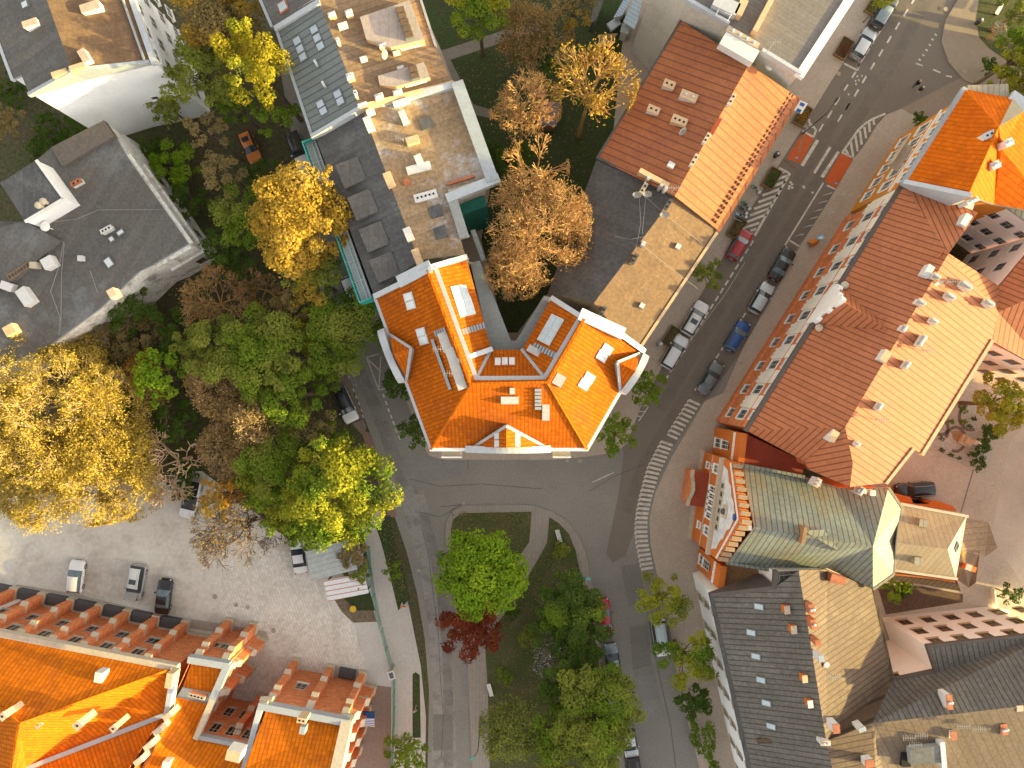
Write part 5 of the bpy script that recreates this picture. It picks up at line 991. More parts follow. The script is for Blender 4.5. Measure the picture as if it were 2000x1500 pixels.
for x,y in ((380,1010),(905,1350)):
    bl.up([Vector((p.x,p.y,.05)) for p in pq(f,((x-30,y-22),(x+18,y-12),(x+32,y+24),(x-14,y+12)))])
    bw.line(pq(f,((x-18,y-10),(x+20,y+12))),.09,.054); bw.line(pq(f,((x-14,y+6),(x-4,y-12))),.08,.054); bw.line(pq(f,((x+6,y+12),(x+14,y-6))),.08,.054)
struct('blue_symbol',bl,mat('sign_blue',(.06,.2,.42))); struct('white_symbol',bw,WHITE)
sk_=MB()
for i in range(14):
    x=215+10*i+random.uniform(-8,8); y=1060+6*i+random.uniform(-30,30)
    sk_.line(pq(f,((x,y),(x+random.uniform(10,30),y+random.uniform(-6,14)))),.09,.05)
struct('tyre_marks',sk_,mat('brick_mark',(.25,.06,.035),fine=.3))
# ================================================================ TREES AND PLANTS
LM={}
def LMAT(k):
    D_={'green':((0.1013,0.1688,0.0162),(0.2025,0.27,0.0324)),'bright':((0.126,0.238,0.0168),(0.266,0.364,0.028)),'dark':((0.0585,0.104,0.0169),(0.1105,0.1625,0.0312)),'olive':((0.14,0.182,0.0308),(0.28,0.294,0.0532)),'yellow':((.24,.22,.02),(.38,.3,.025)),'gold':((.34,.22,.03),(.46,.31,.06)),'brown':((0.184,0.1495,0.06325),(0.3105,0.23,0.092)),'orange':((.35,.15,.022),(.42,.22,.03)),'red':((0.13,0.0325,0.0182),(0.26,0.065,0.0286)),'tan':((.27,.19,.085),(.38,.25,.1)),'ygreen':((0.204,0.24,0.024),(0.384,0.36,0.036)),'white':((.3,.32,.3),(.5,.5,.48)),'bud':((.36,.27,.04),(.55,.4,.075)),'twig':((.24,.17,.09),(.34,.23,.12))}
    a,b=D_[k]; return leafmat('leaf_'+k,a,b)
BARK=mat('bark',(.16,.12,.085),(.11,.085,.06),fine=.25); BARKL=mat('bark_pale',(.46,.34,.2),(.38,.27,.16),fine=.2); TWIG=mat('bark_twig',(.52,.3,.12),(.4,.22,.09),fine=.15)
def leafmesh(name,C,T,size,m,parent,nrm=None):
    n=len(C); rnd=RNG
    d=rnd.normal(size=(n,3)); d[:,2]=np.abs(d[:,2])+.35
    if nrm is not None: d=d*.75+nrm*1.0
    d/=np.linalg.norm(d,axis=1)[:,None]
    a=rnd.normal(size=(n,3)); u=np.cross(d,a); u/=np.linalg.norm(u,axis=1)[:,None]+1e-9; v=np.cross(d,u)
    s=(size*(.6+.8*rnd.random(n)))[:,None]
    V=np.empty((n,4,3)); V[:,0]=C-u*s;V[:,1]=C-v*s*.62;V[:,2]=C+u*s;V[:,3]=C+v*s*.62
    me=bpy.data.meshes.new(name); me.vertices.add(n*4); me.vertices.foreach_set('co',V.astype(np.float32).ravel()); me.loops.add(n*4); me.loops.foreach_set('vertex_index',np.arange(n*4,dtype=np.int32)); me.polygons.add(n); me.polygons.foreach_set('loop_start',np.arange(0,n*4,4,dtype=np.int32)); me.polygons.foreach_set('loop_total',np.full(n,4,dtype=np.int32))
    at=me.attributes.new('tint','FLOAT','FACE'); at.data.foreach_set('value',np.clip(T,0,1).astype(np.float32)); me.materials.append(m); me.update(); me.validate()
    o=bpy.data.objects.new(name,me); COL.objects.link(o); o.parent=parent; return o
def tree(u,v,rpx,zt,kind,label,name='tree',cat='tree',hz=None,dens=1.0,size=.135,lobes=None,ex=1.0,rot=0,bark=None,group=None,trunk=True,base=0,accent=None):
    """broadleaf tree: crown top at zt, crown seen at (u,v) with radius rpx"""
    rz=hz or min(zt*.42,rpx/17*.8); zc=zt-rz*.9; c=P(u,v,zc); r=rpx*1.2*(H-zc)/F
    t=thing(name,label,cat,(c.x,c.y,base),group=group); rnd=RNG; n=lobes or int(max(7,min(46,r*r*1.0+7)))
    L=[];
    for k in range(n):
        a=2.399*k+rnd.random()*.7; q=math.sqrt((k+.4)/n); x=q*math.cos(a)*.82+rnd.normal()*.05;y=q*math.sin(a)*.82+rnd.normal()*.05; zz=(math.sqrt(max(0,1-q*q*.9)))*.6-.1+rnd.normal()*.2
        lr=(.15+.17*rnd.random())*(1.25 if n<14 else 1)*(1.05-.3*q)+(0.1 if n<9 else 0)
        if rnd.random()<.1 and r>3.8: continue
        L.append((x,y,zz,lr))
    L=np.array(L); area=4*PI*(L[:,3]*r)**2; 
    C=[];T=[];NN=[]; cr,sr=math.cos(rot),math.sin(rot)
    for (x,y,zz,lr),ar in zip(L,area):
        k=int(ar*dens*.95/(size*size)/2.0); k=max(12,k)
        d=rnd.normal(size=(k,3)); d[:,2]=np.where(d[:,2]<-.3,-d[:,2],d[:,2]); d/=np.linalg.norm(d,axis=1)[:,None]
        # clumps on the lobe
        nc=max(4,int(ar*.7)); cd=rnd.normal(size=(nc,3)); cd/=np.linalg.norm(cd,axis=1)[:,None]
        dots=d@cd.T; best=dots.max(1); rr=lr*(.66+.42*np.clip((best-.72)*4,0,1)+.13*rnd.normal(size=k))
        q=d*rr[:,None]; cl=dots.argmax(1); ct=rnd.random(nc)
        px=(x+q[:,0])*r*ex; py=(y+q[:,1])*r; X=px*cr-py*sr; Y=px*sr+py*cr
        C.append(np.stack([X,Y,zc-base+(zz+q[:,2]*.9)*rz],1)); T.append(ct[cl]*.45+rnd.random(k)*.35+rnd.random()*.45-.12+zz*.1); NN.append(d)
    C=np.concatenate(C);T=np.concatenate(T);NN=np.concatenate(NN)
    if accent:
        s=(np.sin(C[:,0]*.9+rnd.random()*6)+np.sin(C[:,1]*1.1+rnd.random()*6)+rnd.normal(size=len(C))*.5+C[:,2]*.25-(zc-base)*.25)>accent[1]
        leafmesh('crown',C[~s],T[~s],size,LMAT(kind),t,NN[~s]); leafmesh('crown',C[s],T[s],size,LMAT(accent[0]),t,NN[s])
    else: leafmesh('crown',C,T,size,LMAT(kind),t,NN)
    if trunk:
        mb=MB(); th=max(.6,zc-rz*.3-base); tr=max(.07,r*.055); mb.tube((0,0,0),(0,0,th),tr*1.25,tr*.8,7)
        for (x,y,zz,lr) in L[:14]:
            px,py=x*r*ex,y*r; mb.tube((0,0,th*(.72+.25*rnd.random())),(px*cr-py*sr,px*sr+py*cr,zc-base+zz*rz),tr*.45,tr*.12,5)
        o=mb.build('trunk',bark or BARK,None,org=(0,0,0)); o.parent=t
    return t
def bare(u,v,rpx,zt,label,name='bare_tree',leaf='tan',nl=900,lsize=.1,bark=None,nlimb=9,zb=2.5,lean=(0,0),levels=4,tw=.05,up=.8,th0=.3,radial=0,kind2=None,sprawl=.0,group=None,spread=.72):
    """leafless tree: limbs fan from the trunk up to a round twig dome"""
    c=P(u,v,zt*.75); r=rpx*(H-zt*.75)/F; rnd=random.Random(int(u*7+v)); 
    t=thing(name,label,'tree',(c.x,c.y,0),group=group); mb=MB(); tips=[]
    off=Vector((lean[0],lean[1],0)); th=zt*th0+rnd.random(); R0=max(.14,r*.045)
    mb.tube((off.x*.0,off.y*.0,0),(off.x*.2,off.y*.2,th),R0*1.2,R0*.85,7)
    def grow(p,d,L,rad,lv):
        seg=2 if lv<3 else 1
        for s in range(seg):
            d2=(d+Vector((rnd.gauss(0,.16+sprawl),rnd.gauss(0,.16+sprawl),rnd.gauss(0,.08)+.06))).normalized(); q=p+d2*(L/seg)
            mb.tube(p,q,rad,max(tw*.5,rad*.72),4 if lv>1 else 6,cap=False); p,d,rad=q,d2,max(tw*.5,rad*.75)
            if lv>=1: tips.append((p,lv))
        if lv>=levels: tips.append((p,9)); return
        nb=(4 if lv==0 else 3)+(1 if rnd.random()<.45 else 0)
        for k in range(nb):
            ax=Vector((rnd.gauss(0,1),rnd.gauss(0,1),rnd.gauss(0,.55)+.1)).normalized(); dd=(d+ax*spread*(.75+.5*rnd.random())).normalized()
            grow(p,dd,L*(.62+.2*rnd.random()),rad*(.7 if radial else .62),lv+1)
    base=Vector((off.x*.2,off.y*.2,th))
    for k in range(nlimb):
        a=2*PI*(k+.5*rnd.random())/nlimb; e=.35+.9*((k*0.618)%1); d=Vector((math.cos(a)*math.cos(e),math.sin(a)*math.cos(e),math.sin(e)*up)).normalized()
        grow(base,d,math.hypot(r,0)*(.5 if radial else .42)*(.8+.4*rnd.random()),R0*(.75 if radial else .55),0)
    # squash the twig cloud into the dome
    o0=mb
    for p in o0.v:
        h=math.hypot(p.x-off.x,p.y-off.y); 
        lim=r*1.04
        if h>lim: k=(lim+(h-lim)*.25)/h; p.x=off.x+(p.x-off.x)*k; p.y=off.y+(p.y-off.y)*k
        if p.z>zt: p.z=zt-(p.z-zt)*.15
        if p.z<zb and math.hypot(p.x,p.y)>.6: p.z=zb+(zb-p.z)*.1
    o=mb.build('trunk',bark or TWIG,None,org=(0,0,0)); o.parent=t
    if nl and tips:
        src=[q for q,l in tips if l>=2] or [q for q,l in tips]; idx=RNG.integers(0,len(src),nl); C=np.array([tuple(q) for q in src])[idx]+RNG.normal(size=(nl,3))*.28
        h=np.hypot(C[:,0]-off.x,C[:,1]-off.y); k=np.where(h>r*1.04,(r*1.04)/np.maximum(h,.01),1); C[:,0]=off.x+(C[:,0]-off.x)*k; C[:,1]=off.y+(C[:,1]-off.y)*k; C[:,2]=np.clip(C[:,2],zb,zt+.2)
        leafmesh('crown',C,RNG.random(nl),lsize,LMAT(leaf),t)
    return t
T=tree
# --- north-west corner and the avenue
T(430,50,82,15,'brown','brown-leaved autumn tree at the top edge between white block and row houses',accent=('gold',.7))
T(508,135,72,20,'ygreen','tall yellow-green tree glowing in the sun beside the seamed grey roof',hz=6,accent=('yellow',-.2))
T(536,226,42,14,'green','mid-green tree leaning over the white car beside the row house'); T(395,150,66,14,'olive','olive-green round tree between the white end wall and the glowing yellow-green tree')
T(408,258,40,12,'brown','dull brown tree just above the orange car',dens=.8); T(440,338,44,12,'brown','dull brown tree hanging over the orange car from below',dens=.8)
T(345,325,46,5,'bright','low fresh green bushy tree beside the peeling wall'); T(300,300,32,3,'dark','dark low shrub under the white end wall','shrub','shrub'); T(375,395,38,5,'dark','dark green shrub beside the peeling wall corner','shrub','shrub')
T(478,425,58,11,'green','green tree left of the big golden tree',accent=('olive',.8)); T(440,480,40,8,'dark','small dark green tree by the recycling bins')
T(588,446,92,19.5,'gold','big golden tree overhanging the teal scaffold',hz=7,size=.16); T(610,545,62,13,'olive','olive lower tree peeping out under the big golden tree',accent=('gold',.5))
T(632,352,26,18,'gold','small golden crown beside the scaffold top, above the big golden tree')
T(20,240,34,8,'brown','brown shrubby tree at the left frame edge between the two grey-roofed blocks'); T(120,280,60,2.2,'dark','dark green shrubbery behind the flat grey roof block','shrub','shrub'); T(15,180,40,2,'dark','dark shrubbery at the left edge below the white end wall','shrub','shrub')
# --- wooded garden
bare(400,585,72,11,'bare grey-brown tree south of the peeling block','bare_tree','brown',1500,.12,bark=TWIG,nlimb=8)
bare(500,560,52,9,'thin leafless tree beside the shaded lane junction','bare_tree','brown',500,.1,nlimb=6)
T(265,610,52,7,'dark','dark ivy-green tree against the flat block south wall'); T(190,650,46,6,'brown','brownish green shrub tree below the flat roof edge',dens=.9); T(345,645,42,6,'dark','dark green small tree between bare tree and bright green maple')
T(440,690,66,12,'olive','olive green tree at the left of the wooded garden group'); T(520,690,78,13,'olive','largest olive green tree in the middle of the wooded garden',accent=('green',.6)); T(570,770,66,11,'green','rounded green tree below the olive ones beside the parked black-roofed car'); T(600,645,46,10,'ygreen','pale yellow-green tree between olive trees and the street'); T(525,770,50,10,'olive','olive tree behind the tan leafy tree')
T(680,645,76,12,'green','spreading green tree overhanging the street by the tenement dormer',accent=('olive',.6))
T(312,740,52,9,'bright','bright green maple-like tree in the wooded garden',size=.22); 
bare(238,718,40,14,'small orange sunlit larch in the wooded garden','larch_tree','orange',1100,.12,nlimb=12,levels=2)
T(300,640,30,5,'brown','small brown bush under the flat block corner','shrub','shrub',dens=.7)
bare(385,750,66,17,'tan leafless tree with dense buds above the tangle of tan twigs','bare_tree','tan',6000,.13,bark=BARKL); bare(450,820,78,17,'tan budding tree spreading over the garden beside the olive trees','bare_tree','tan',7000,.13,bark=BARKL); bare(415,885,58,14,'smaller tan budding tree above the orange tree','bare_tree','tan',4500,.13,bark=BARKL)
T(540,905,66,10,'green','green tree above the yellow and green tree',accent=('olive',.9)); T(605,840,58,9,'brown','brownish thin tree beside the black-roofed car',dens=.55,accent=('olive',.4)); T(500,950,44,8,'green','green tree right of the pale dead branches',accent=('ygreen',.7)); T(650,860,40,7,'green','green shrub tree at the street edge')
# --- golden trees over the parking lot
bare(75,790,145,15,'huge yellow budding tree in the upper left of the parking lot','budding_tree','bud',36000,.11,bark=BARKL,nlimb=14,tw=.06,zb=3); bare(175,905,120,13,'wide yellow budding tree above the white parked car','budding_tree','bud',28000,.11,bark=BARKL,nlimb=12,tw=.06,zb=3); bare(60,950,100,11,'yellow budding tree at the left frame edge over the parking lot','budding_tree','bud',17000,.11,bark=BARKL,nlimb=10,zb=3); bare(215,790,70,12,'yellowish budding tree between the huge yellow tree and the bright green maple','budding_tree','bud',3600,.12,bark=BARKL,nlimb=9)
bare(120,700,52,12,'yellow budding tree touching the flat grey roof','budding_tree','bud',3500,.13,bark=BARKL,nlimb=9); bare(235,960,62,9,'sparse yellow tree with thin outer twigs over the pale lot','budding_tree','bud',2300,.12,bark=BARKL,nlimb=9)
bare(322,905,84,9,'dead tree with pale twisted bare branches at the lot edge','dead_tree',None,0,bark=mat('deadwood',(.6,.42,.27),(.5,.34,.22),fine=.1),nlimb=7,levels=3,tw=.09,sprawl=.22,up=.35,zb=1.5,spread=.6)
T(432,968,44,8.5,'orange','small orange-leaved tree beside the parked pickup',dens=.75,accent=('gold',.6)); bare(465,1030,88,8,'bare dark-branched tree with pale seeds over the parking lot','bare_tree','tan',2600,.1,bark=mat('bark_dark',(.09,.065,.05),fine=.2),nlimb=9)
T(668,960,98,13,'green','big green tree with yellow patches coloured in for sunlight at the corner by the carports',size=.16,accent=('ygreen',.2)); T(565,1010,48,8,'green','low green tree between bare tree and carports',accent=('ygreen',1.1)); T(585,1040,30,5,'green','small green bush above the white saloon','shrub','shrub')  # corner tree's yellow-green patches imitate sun on its crown
T(690,1080,30,3.5,'brown','brown hedge bush beside the grey carport','shrub','shrub'); T(700,1125,26,3,'olive','olive ivy clump over the rusty carport','shrub','shrub')
# --- courtyard
T(935,22,58,13,'green','green tree at the top edge in the courtyard garden',accent=('ygreen',.5)); bare(1040,45,84,14,'sparse yellow and brown tree at the top edge of the courtyard','bare_tree','brown',3800,.14,kind2='gold'); T(1065,125,44,8,'dark','dark green tree in the courtyard behind the bare trees'); T(1120,20,40,9,'brown','brown sparse tree beside the bluish shed roof',dens=.6,accent=('gold',.8))
bare(1158,160,84,22,'golden fan-shaped bare tree with yellow leaves beside the red roof','bare_tree','gold',1500,.14,tw=.085,spread=.42,levels=3,radial=1,bark=mat('bark_gold',(.45,.27,.1),fine=.15),th0=.58,zb=11,nlimb=13,up=1.0); bare(1020,200,72,21,'bare tree with brown buds around the garden hut','bare_tree','tan',1200,.11,th0=.58,zb=11,nlimb=10,up=1.0)
bare(1045,325,66,21,'bare budding tree in the middle of the courtyard','bare_tree','tan',500,.1,tw=.085,spread=.42,levels=3,radial=1,th0=.58,zb=11,nlimb=7); bare(1045,440,105,22,'largest dense twiggy bare tree filling the V of the tenements','bare_tree','tan',6500,.09,th0=.58,zb=11,nlimb=18); bare(1005,525,58,22,'bare twiggy tree at the tip of the courtyard V','bare_tree','tan',2500,.09,th0=.58,zb=11,nlimb=11); bare(1120,470,45,21,'narrow bare tree against the black felt roof','bare_tree','tan',1500,.09,th0=.58,zb=11,nlimb=8)
T(1010,330,45,7,'dark','dark green courtyard bush below the bare trees','shrub','shrub'); T(945,300,40,2.5,'dark','dark courtyard shrub along the white parapet','shrub','shrub')
# --- streets
for u,v,r,z,k,l in ((1383,537,29,6,'olive','lone round street tree beside the sand-coloured roof'),(1263,755,38,6.5,'green','upper of two street trees at the tenement corner, under the right dormer'),(1203,848,40,6.5,'green','lower of two street trees at the tenement corner, by the junction kerb'),(778,748,30,5.5,'dark','dark street tree under the left dormer'),(808,845,33,6,'dark','dark street tree at the tenement south-west corner')):
    T(u,v,r,z,k,l,'street_tree',group='street trees round the tenement',size=.15)
# --- central island
T(938,1120,82,9,'bright','big fresh green chestnut on the central island',size=.19,hz=3.4); T(920,1222,60,5,'red','dark copper-red tree below the green chestnut',size=.13,dens=1.2,hz=2.2)
T(1112,1178,62,8,'dark','dark green tree in the middle of the island park',accent=('green',.9)); T(1150,1245,46,7,'dark','dark green tree beside the red car'); bare(1085,1280,48,5,'white-blossoming shrub tree in the island park','blossom_tree','white',900,.1,bark=BARK,nlimb=8); T(1130,1285,44,6.5,'dark','dark tree beside the white blossom, over the grey car')
T(1158,1375,86,11,'olive','largest olive green tree on the island park',hz=4.5,accent=('green',1.0)); T(1145,1460,60,10,'olive','olive green tree at the bottom edge of the island park'); bare(1010,1430,72,8,'thin pale green tree at the bottom of the island park','bare_tree','olive',7000,.11,bark=mat('bark_olive',(.2,.19,.09),fine=.2),nlimb=10); T(1030,1240,18,2.2,'olive','small pale bush on the island lawn','shrub','shrub'); T(1095,1072,17,2,'olive','small round bush on the island tip','shrub','shrub'); T(985,1320,16,1.6,'green','low green clump on the island lawn','shrub','shrub',dens=.7); T(1000,1195,14,1.8,'dark','dark small bush beside the island path','shrub','shrub')
T(1292,1168,50,8,'olive','upper yellow-green roadside tree before the white townhouse',accent=('ygreen',.2)); T(1338,1285,56,8,'ygreen','lower yellow-green roadside tree over the white car',accent=('green',.3)); T(1355,1370,32,4,'dark','dark green roadside bush below the yellow-green trees','shrub','shrub')
T(1376,1450,24,2,'green','long green hedge strip in front of the white townhouse','hedge','hedge',ex=2.6,rot=R(-75),trunk=False,dens=2.2); T(795,1466,42,5,'green','fresh green small tree at the end of the green fence'); T(768,1115,20,2.5,'green','green bush on the roadside verge','shrub','shrub'); 
# --- upper right park and right yard
T(1990,110,52,10,'green','green park tree at the right frame edge',accent=('ygreen',.3)); T(1965,170,40,8,'ygreen','yellow-green park tree above the orange-roofed house'); T(1932,130,17,2.2,'dark','dark clipped round bush at the pavement corner','shrub','shrub'); bare(1945,62,14,2.5,'small white-flowering bush on the park lawn','blossom_shrub','white',220,.09,nlimb=6,levels=2); T(1995,20,40,7,'olive','olive tree on the park lawn at the top right corner'); T(1728,0,16,6,'ygreen','yellow-green small tree over the dark grey estate at the top edge')
T(1945,790,54,9,'ygreen','yellow-green tree in the statue garden',accent=('yellow',.3)); 
for u,v,r,l in ((1857,823,9,'round bush left of the statue path'),(1881,824,9,'larger round bush in the upper statue garden'),(1894,833,7,'small round bush right of the upper pair'),(1840,857,7,'small round bush at the far left of the statue garden'),(1840,880,7,'clipped bush at the lower left garden edge'),(1857,889,7,'clipped bush at the bottom garden edge'),(1874,895,6,'thin low bush at the bottom garden edge'),(1896,888,8,'loose green bush below the statue'),(1902,818,8,'dark bush near the yellow-green tree'),(1880,800,12,'dark flowering bush at the top of the garden')): T(u,v,r*.7,.9,'dark' if r<9 else 'green',l,'garden_bush','shrub',group='bushes of the statue garden',size=.07,dens=.8)
for u,v,r,l in ((1930,845,18,'upper dark hedge bush at the garden rim'),(1920,870,16,'middle dark hedge bush at the garden rim'),(1910,902,15,'lowest dark hedge bush at the garden rim')): T(u,v,r,1.6,'dark',l,'hedge_bush','hedge',group='hedge of the statue garden',size=.1)
T(1745,1150,26,3,'bright','bright green bush below the copper hall','shrub','shrub'); T(1765,1145,20,2.4,'dark','dark bush beside the bright green one','shrub','shrub'); T(1970,1160,19,3.2,'dark','dark narrow conifer bush in the walled bed','conifer','shrub',ex=1.5,rot=R(-15)); T(1915,255,12,3,'dark','x','shrub') if 0 else None
T(1795,232,14,2,'dark','dark shrub at the foot of the yellow townhouse','shrub','shrub')
# unseen off-frame tree meant for shade, switched off
T(2090,80,70,13,'green','park tree just outside the right frame edge, beside the other park trees') if 0 else None
# street planters
for i,(u,v,an,l) in enumerate(((1645,97,120,'planter with reddish shrub below the silver parked car'),(1565,228,120,'planter with golden shrub under the shop awning'),(1505,350,120,'planter with dark shrub beside the litter bin'),(1437,447,120,'planter with withered shrub above the red car'),(1310,658,120,'planter with thin shrub beside the white estate'),(1705,12,120,'planter with green shrub at the top edge'))):
    c=P(u,v,0); t=thing('planter',l,'planter',(c.x,c.y,.13),R(an)*-1,group='pavement planters'); mb=MB(); w,h=2.6,1.5
    for x,y,sx,sy in ((0,h/2,w,.08),(0,-h/2,w,.08),(w/2,0,.08,h-.08),(-w/2,0,.08,h-.08)): mb.box((x,y,.22),(sx,sy,.44))
    o=mb.build('frame',MM('wood'),None,org=(0,0,0)); o.parent=t; mb=MB(); mb.box((0,0,.1),(w-.1,h-.1,.2)); o=mb.build('soil',SOIL,None,org=(0,0,0)); o.parent=t
    n=260; C=RNG.normal(size=(n,3))*np.array((.55,.3,.25))+np.array((.3,.1,.75)); C[:,2]=np.clip(C[:,2],.2,1.5); leafmesh('shrub',C,RNG.random(n),.08,LMAT(('red','orange','dark','brown','brown','ygreen')[i]),t)
for u,v,r,z,l in ((2220,170,100,17,'big unseen shade tree far beyond the right frame edge behind the park trees'),(2090,120,70,14,'unseen shade tree added just beyond the right frame edge by the park trees'),(2130,230,70,14,'tall unseen shade tree beyond the right frame edge behind the orange-roofed house'),(2120,820,70,12,'unseen shade tree beyond the right frame edge next to the statue garden'),(2130,1010,70,12,'unseen shade tree beyond the right frame edge behind the sacristy')): T(u,v,r,z,'green',l,dens=1.1,size=.25)  # unseen trees added to shade the upper right street and right yard

for u,v,r,z,k,l in ((462,208,38,10,'green','green tree between the white end wall and the orange car'),(520,350,40,8,'dark','dark tree below the orange car'),(545,400,34,7,'green','small green tree left of the golden crown'),(455,520,40,7,'dark','dark tree above the thin leafless lane tree'),(395,680,50,9,'olive','olive tree left of the big olive pair'),(560,700,52,12,'olive','olive tree between the largest olive tree and the street'),(640,730,38,8,'green','green tree by the bay lane'),(345,830,44,6,'dark','dark understory tree beside the dead branches'),(355,930,40,4,'dark','dark understory tree behind the parked pickup'),(580,610,44,10,'brown','brown tree at the lane end'),(520,960,44,8,'green','green tree left of the yellow and green corner tree'),(250,660,44,6,'brown','brown tree left of the larch'),(270,780,38,6,'dark','dark understory tree by the bright green maple'),(330,210,36,7,'olive','olive tree touching the white end wall'),(610,905,40,8,'dark','dark tree above the yellow and green corner tree')):
    T(u,v,r,z,k,l)
for u,v,r,z,k,l in ((1080,1225,46,6,'dark','dark green tree left of the red saloon'),(1110,1330,56,8,'dark','dark tree above the largest olive tree'),(1185,1330,40,7,'dark','dark tree over the blue-grey hatchback'),(1195,1420,44,8,'olive','olive tree over the silver hatchback'),(1085,1430,52,8,'green','green tree left of the largest olive tree'),(1085,1500,50,8,'olive','olive tree at the bottom edge between the pale tree and the olive one')): T(u,v,r,z,k,l)

# fallen leaves (nobody could count them)
LC=[];
for poly,n in (([(880,1000),(1038,1000),(1034,1058),(1000,1100),(890,1100)],500),([(960,1230),(1060,1080),(1130,1080),(1170,1290),(1210,1500),(958,1500)],1500),([(740,1030),(765,1010),(795,1165),(778,1190)],200),([(300,600),(640,600),(660,900),(300,900)],1200),([(880,60),(1180,60),(1150,330),(1000,560),(900,200)],1200),([(0,150),(250,200),(380,300),(430,520),(300,640),(150,700)],900)):
    cx=[p[0] for p in poly]; cy=[p[1] for p in poly]; k=0
    while k<n:
        u,v=random.uniform(min(cx),max(cx)),random.uniform(min(cy),max(cy)); ins=False; j=len(poly)-1
        for i in range(len(poly)):
            if (poly[i][1]>v)!=(poly[j][1]>v) and u<(poly[j][0]-poly[i][0])*(v-poly[i][1])/(poly[j][1]-poly[i][1])+poly[i][0]: ins=not ins
            j=i
        if ins: p=P(u,v,.17); LC.append((p.x,p.y,.17+.02*random.random())); k+=1
lt=leafmesh('fallen_leaves',np.array(LC),RNG.random(len(LC)),.1,LMAT('brown'),None,np.tile(np.array([[0,0,3.0]]),(len(LC),1))); lt['kind']='stuff'
# ================================================================ CARS
def paint(name,c,metal=.0,rough=.25):
    k='paint_'+name
    if k in MATS: return MATS[k]
    m=bpy.data.materials.new(k); MATS[k]=m; m.use_nodes=True; nt=m.node_tree; b=nt.nodes['Principled BSDF']; b.inputs['Metallic'].default_value=metal; b.inputs['Roughness'].default_value=rough; b.inputs['Coat Weight'].default_value=.4
    n=nt.nodes.new('ShaderNodeTexNoise'); n.inputs['Scale'].default_value=2.5; r=nt.nodes.new('ShaderNodeMix'); r.data_type='RGBA'; r.inputs[6].default_value=(*[x*.88 for x in c],1); r.inputs[7].default_value=(*c,1); nt.links.new(n.outputs[0],r.inputs[0]); nt.links.new(r.outputs[2],b.inputs['Base Color']); return m
CGL=mat('car_glass',(.035,.045,.055),rough=.08,spec=.7,fine=0,na=.3); CGB=mat('car_glass_blue',(.12,.17,.2),(.06,.09,.11),rough=.1,spec=.7,fine=0,na=.9,ns=1.2); TYRE=mat('tyre',(.025,.025,.025)); RIM=mat('rim',(.4,.4,.42),metal=.6,rough=.35); LAMP=mat('headlight',(.6,.62,.62),rough=.15); TAIL=mat('taillight',(.35,.02,.015),rough=.2); TRIM=mat('trim',(.02,.02,.02))
PROF={ # (t along length front->rear, half-width factor, top height, kind)
'hatch':(4.15,1.78,[(.5,.6,.56,0),(.488,.8,.68,0),(.455,.93,.8,0),(.38,1,.88,0),(.21,1,.97,0),(.04,1,1.4,1),(-.1,1,1.47,1),(-.3,1,1.44,1),(-.4,.985,1.36,1),(-.465,.95,1.0,0),(-.49,.86,.8,0),(-.5,.7,.58,0)]),
'estate':(4.6,1.82,[(.5,.6,.56,0),(.488,.8,.68,0),(.46,.93,.8,0),(.39,1,.88,0),(.225,1,.98,0),(.08,1,1.4,1),(-.05,1,1.48,1),(-.3,1,1.48,1),(-.43,.985,1.4,1),(-.475,.95,1.02,0),(-.492,.86,.8,0),(-.5,.7,.58,0)]),
'saloon':(4.5,1.78,[(.5,.6,.56,0),(.488,.8,.66,0),(.46,.93,.78,0),(.39,1,.86,0),(.2,1,.95,0),(.05,1,1.36,1),(-.06,1,1.42,1),(-.18,1,1.38,1),(-.3,1,1.0,0),(-.42,.98,.96,0),(-.48,.9,.88,0),(-.5,.72,.6,0)]),
'suv':(4.6,1.88,[(.5,.68,.66,0),(.49,.84,.82,0),(.46,.95,.95,0),(.4,1,1.04,0),(.24,1,1.1,0),(.11,1,1.58,1),(0,1,1.68,1),(-.3,1,1.68,1),(-.44,.985,1.6,1),(-.48,.95,1.12,0),(-.493,.88,.9,0),(-.5,.76,.62,0)]),
'pickup':(4.9,1.85,[(.5,.68,.66,0),(.49,.84,.82,0),(.46,.95,.95,0),(.4,1,1.04,0),(.25,1,1.1,0),(.13,1,1.58,1),(.05,1,1.66,1),(-.06,1,1.62,1),(-.1,1,1.05,0),(-.3,1,1.0,0),(-.48,.98,1.0,0),(-.5,.9,.7,0)])}
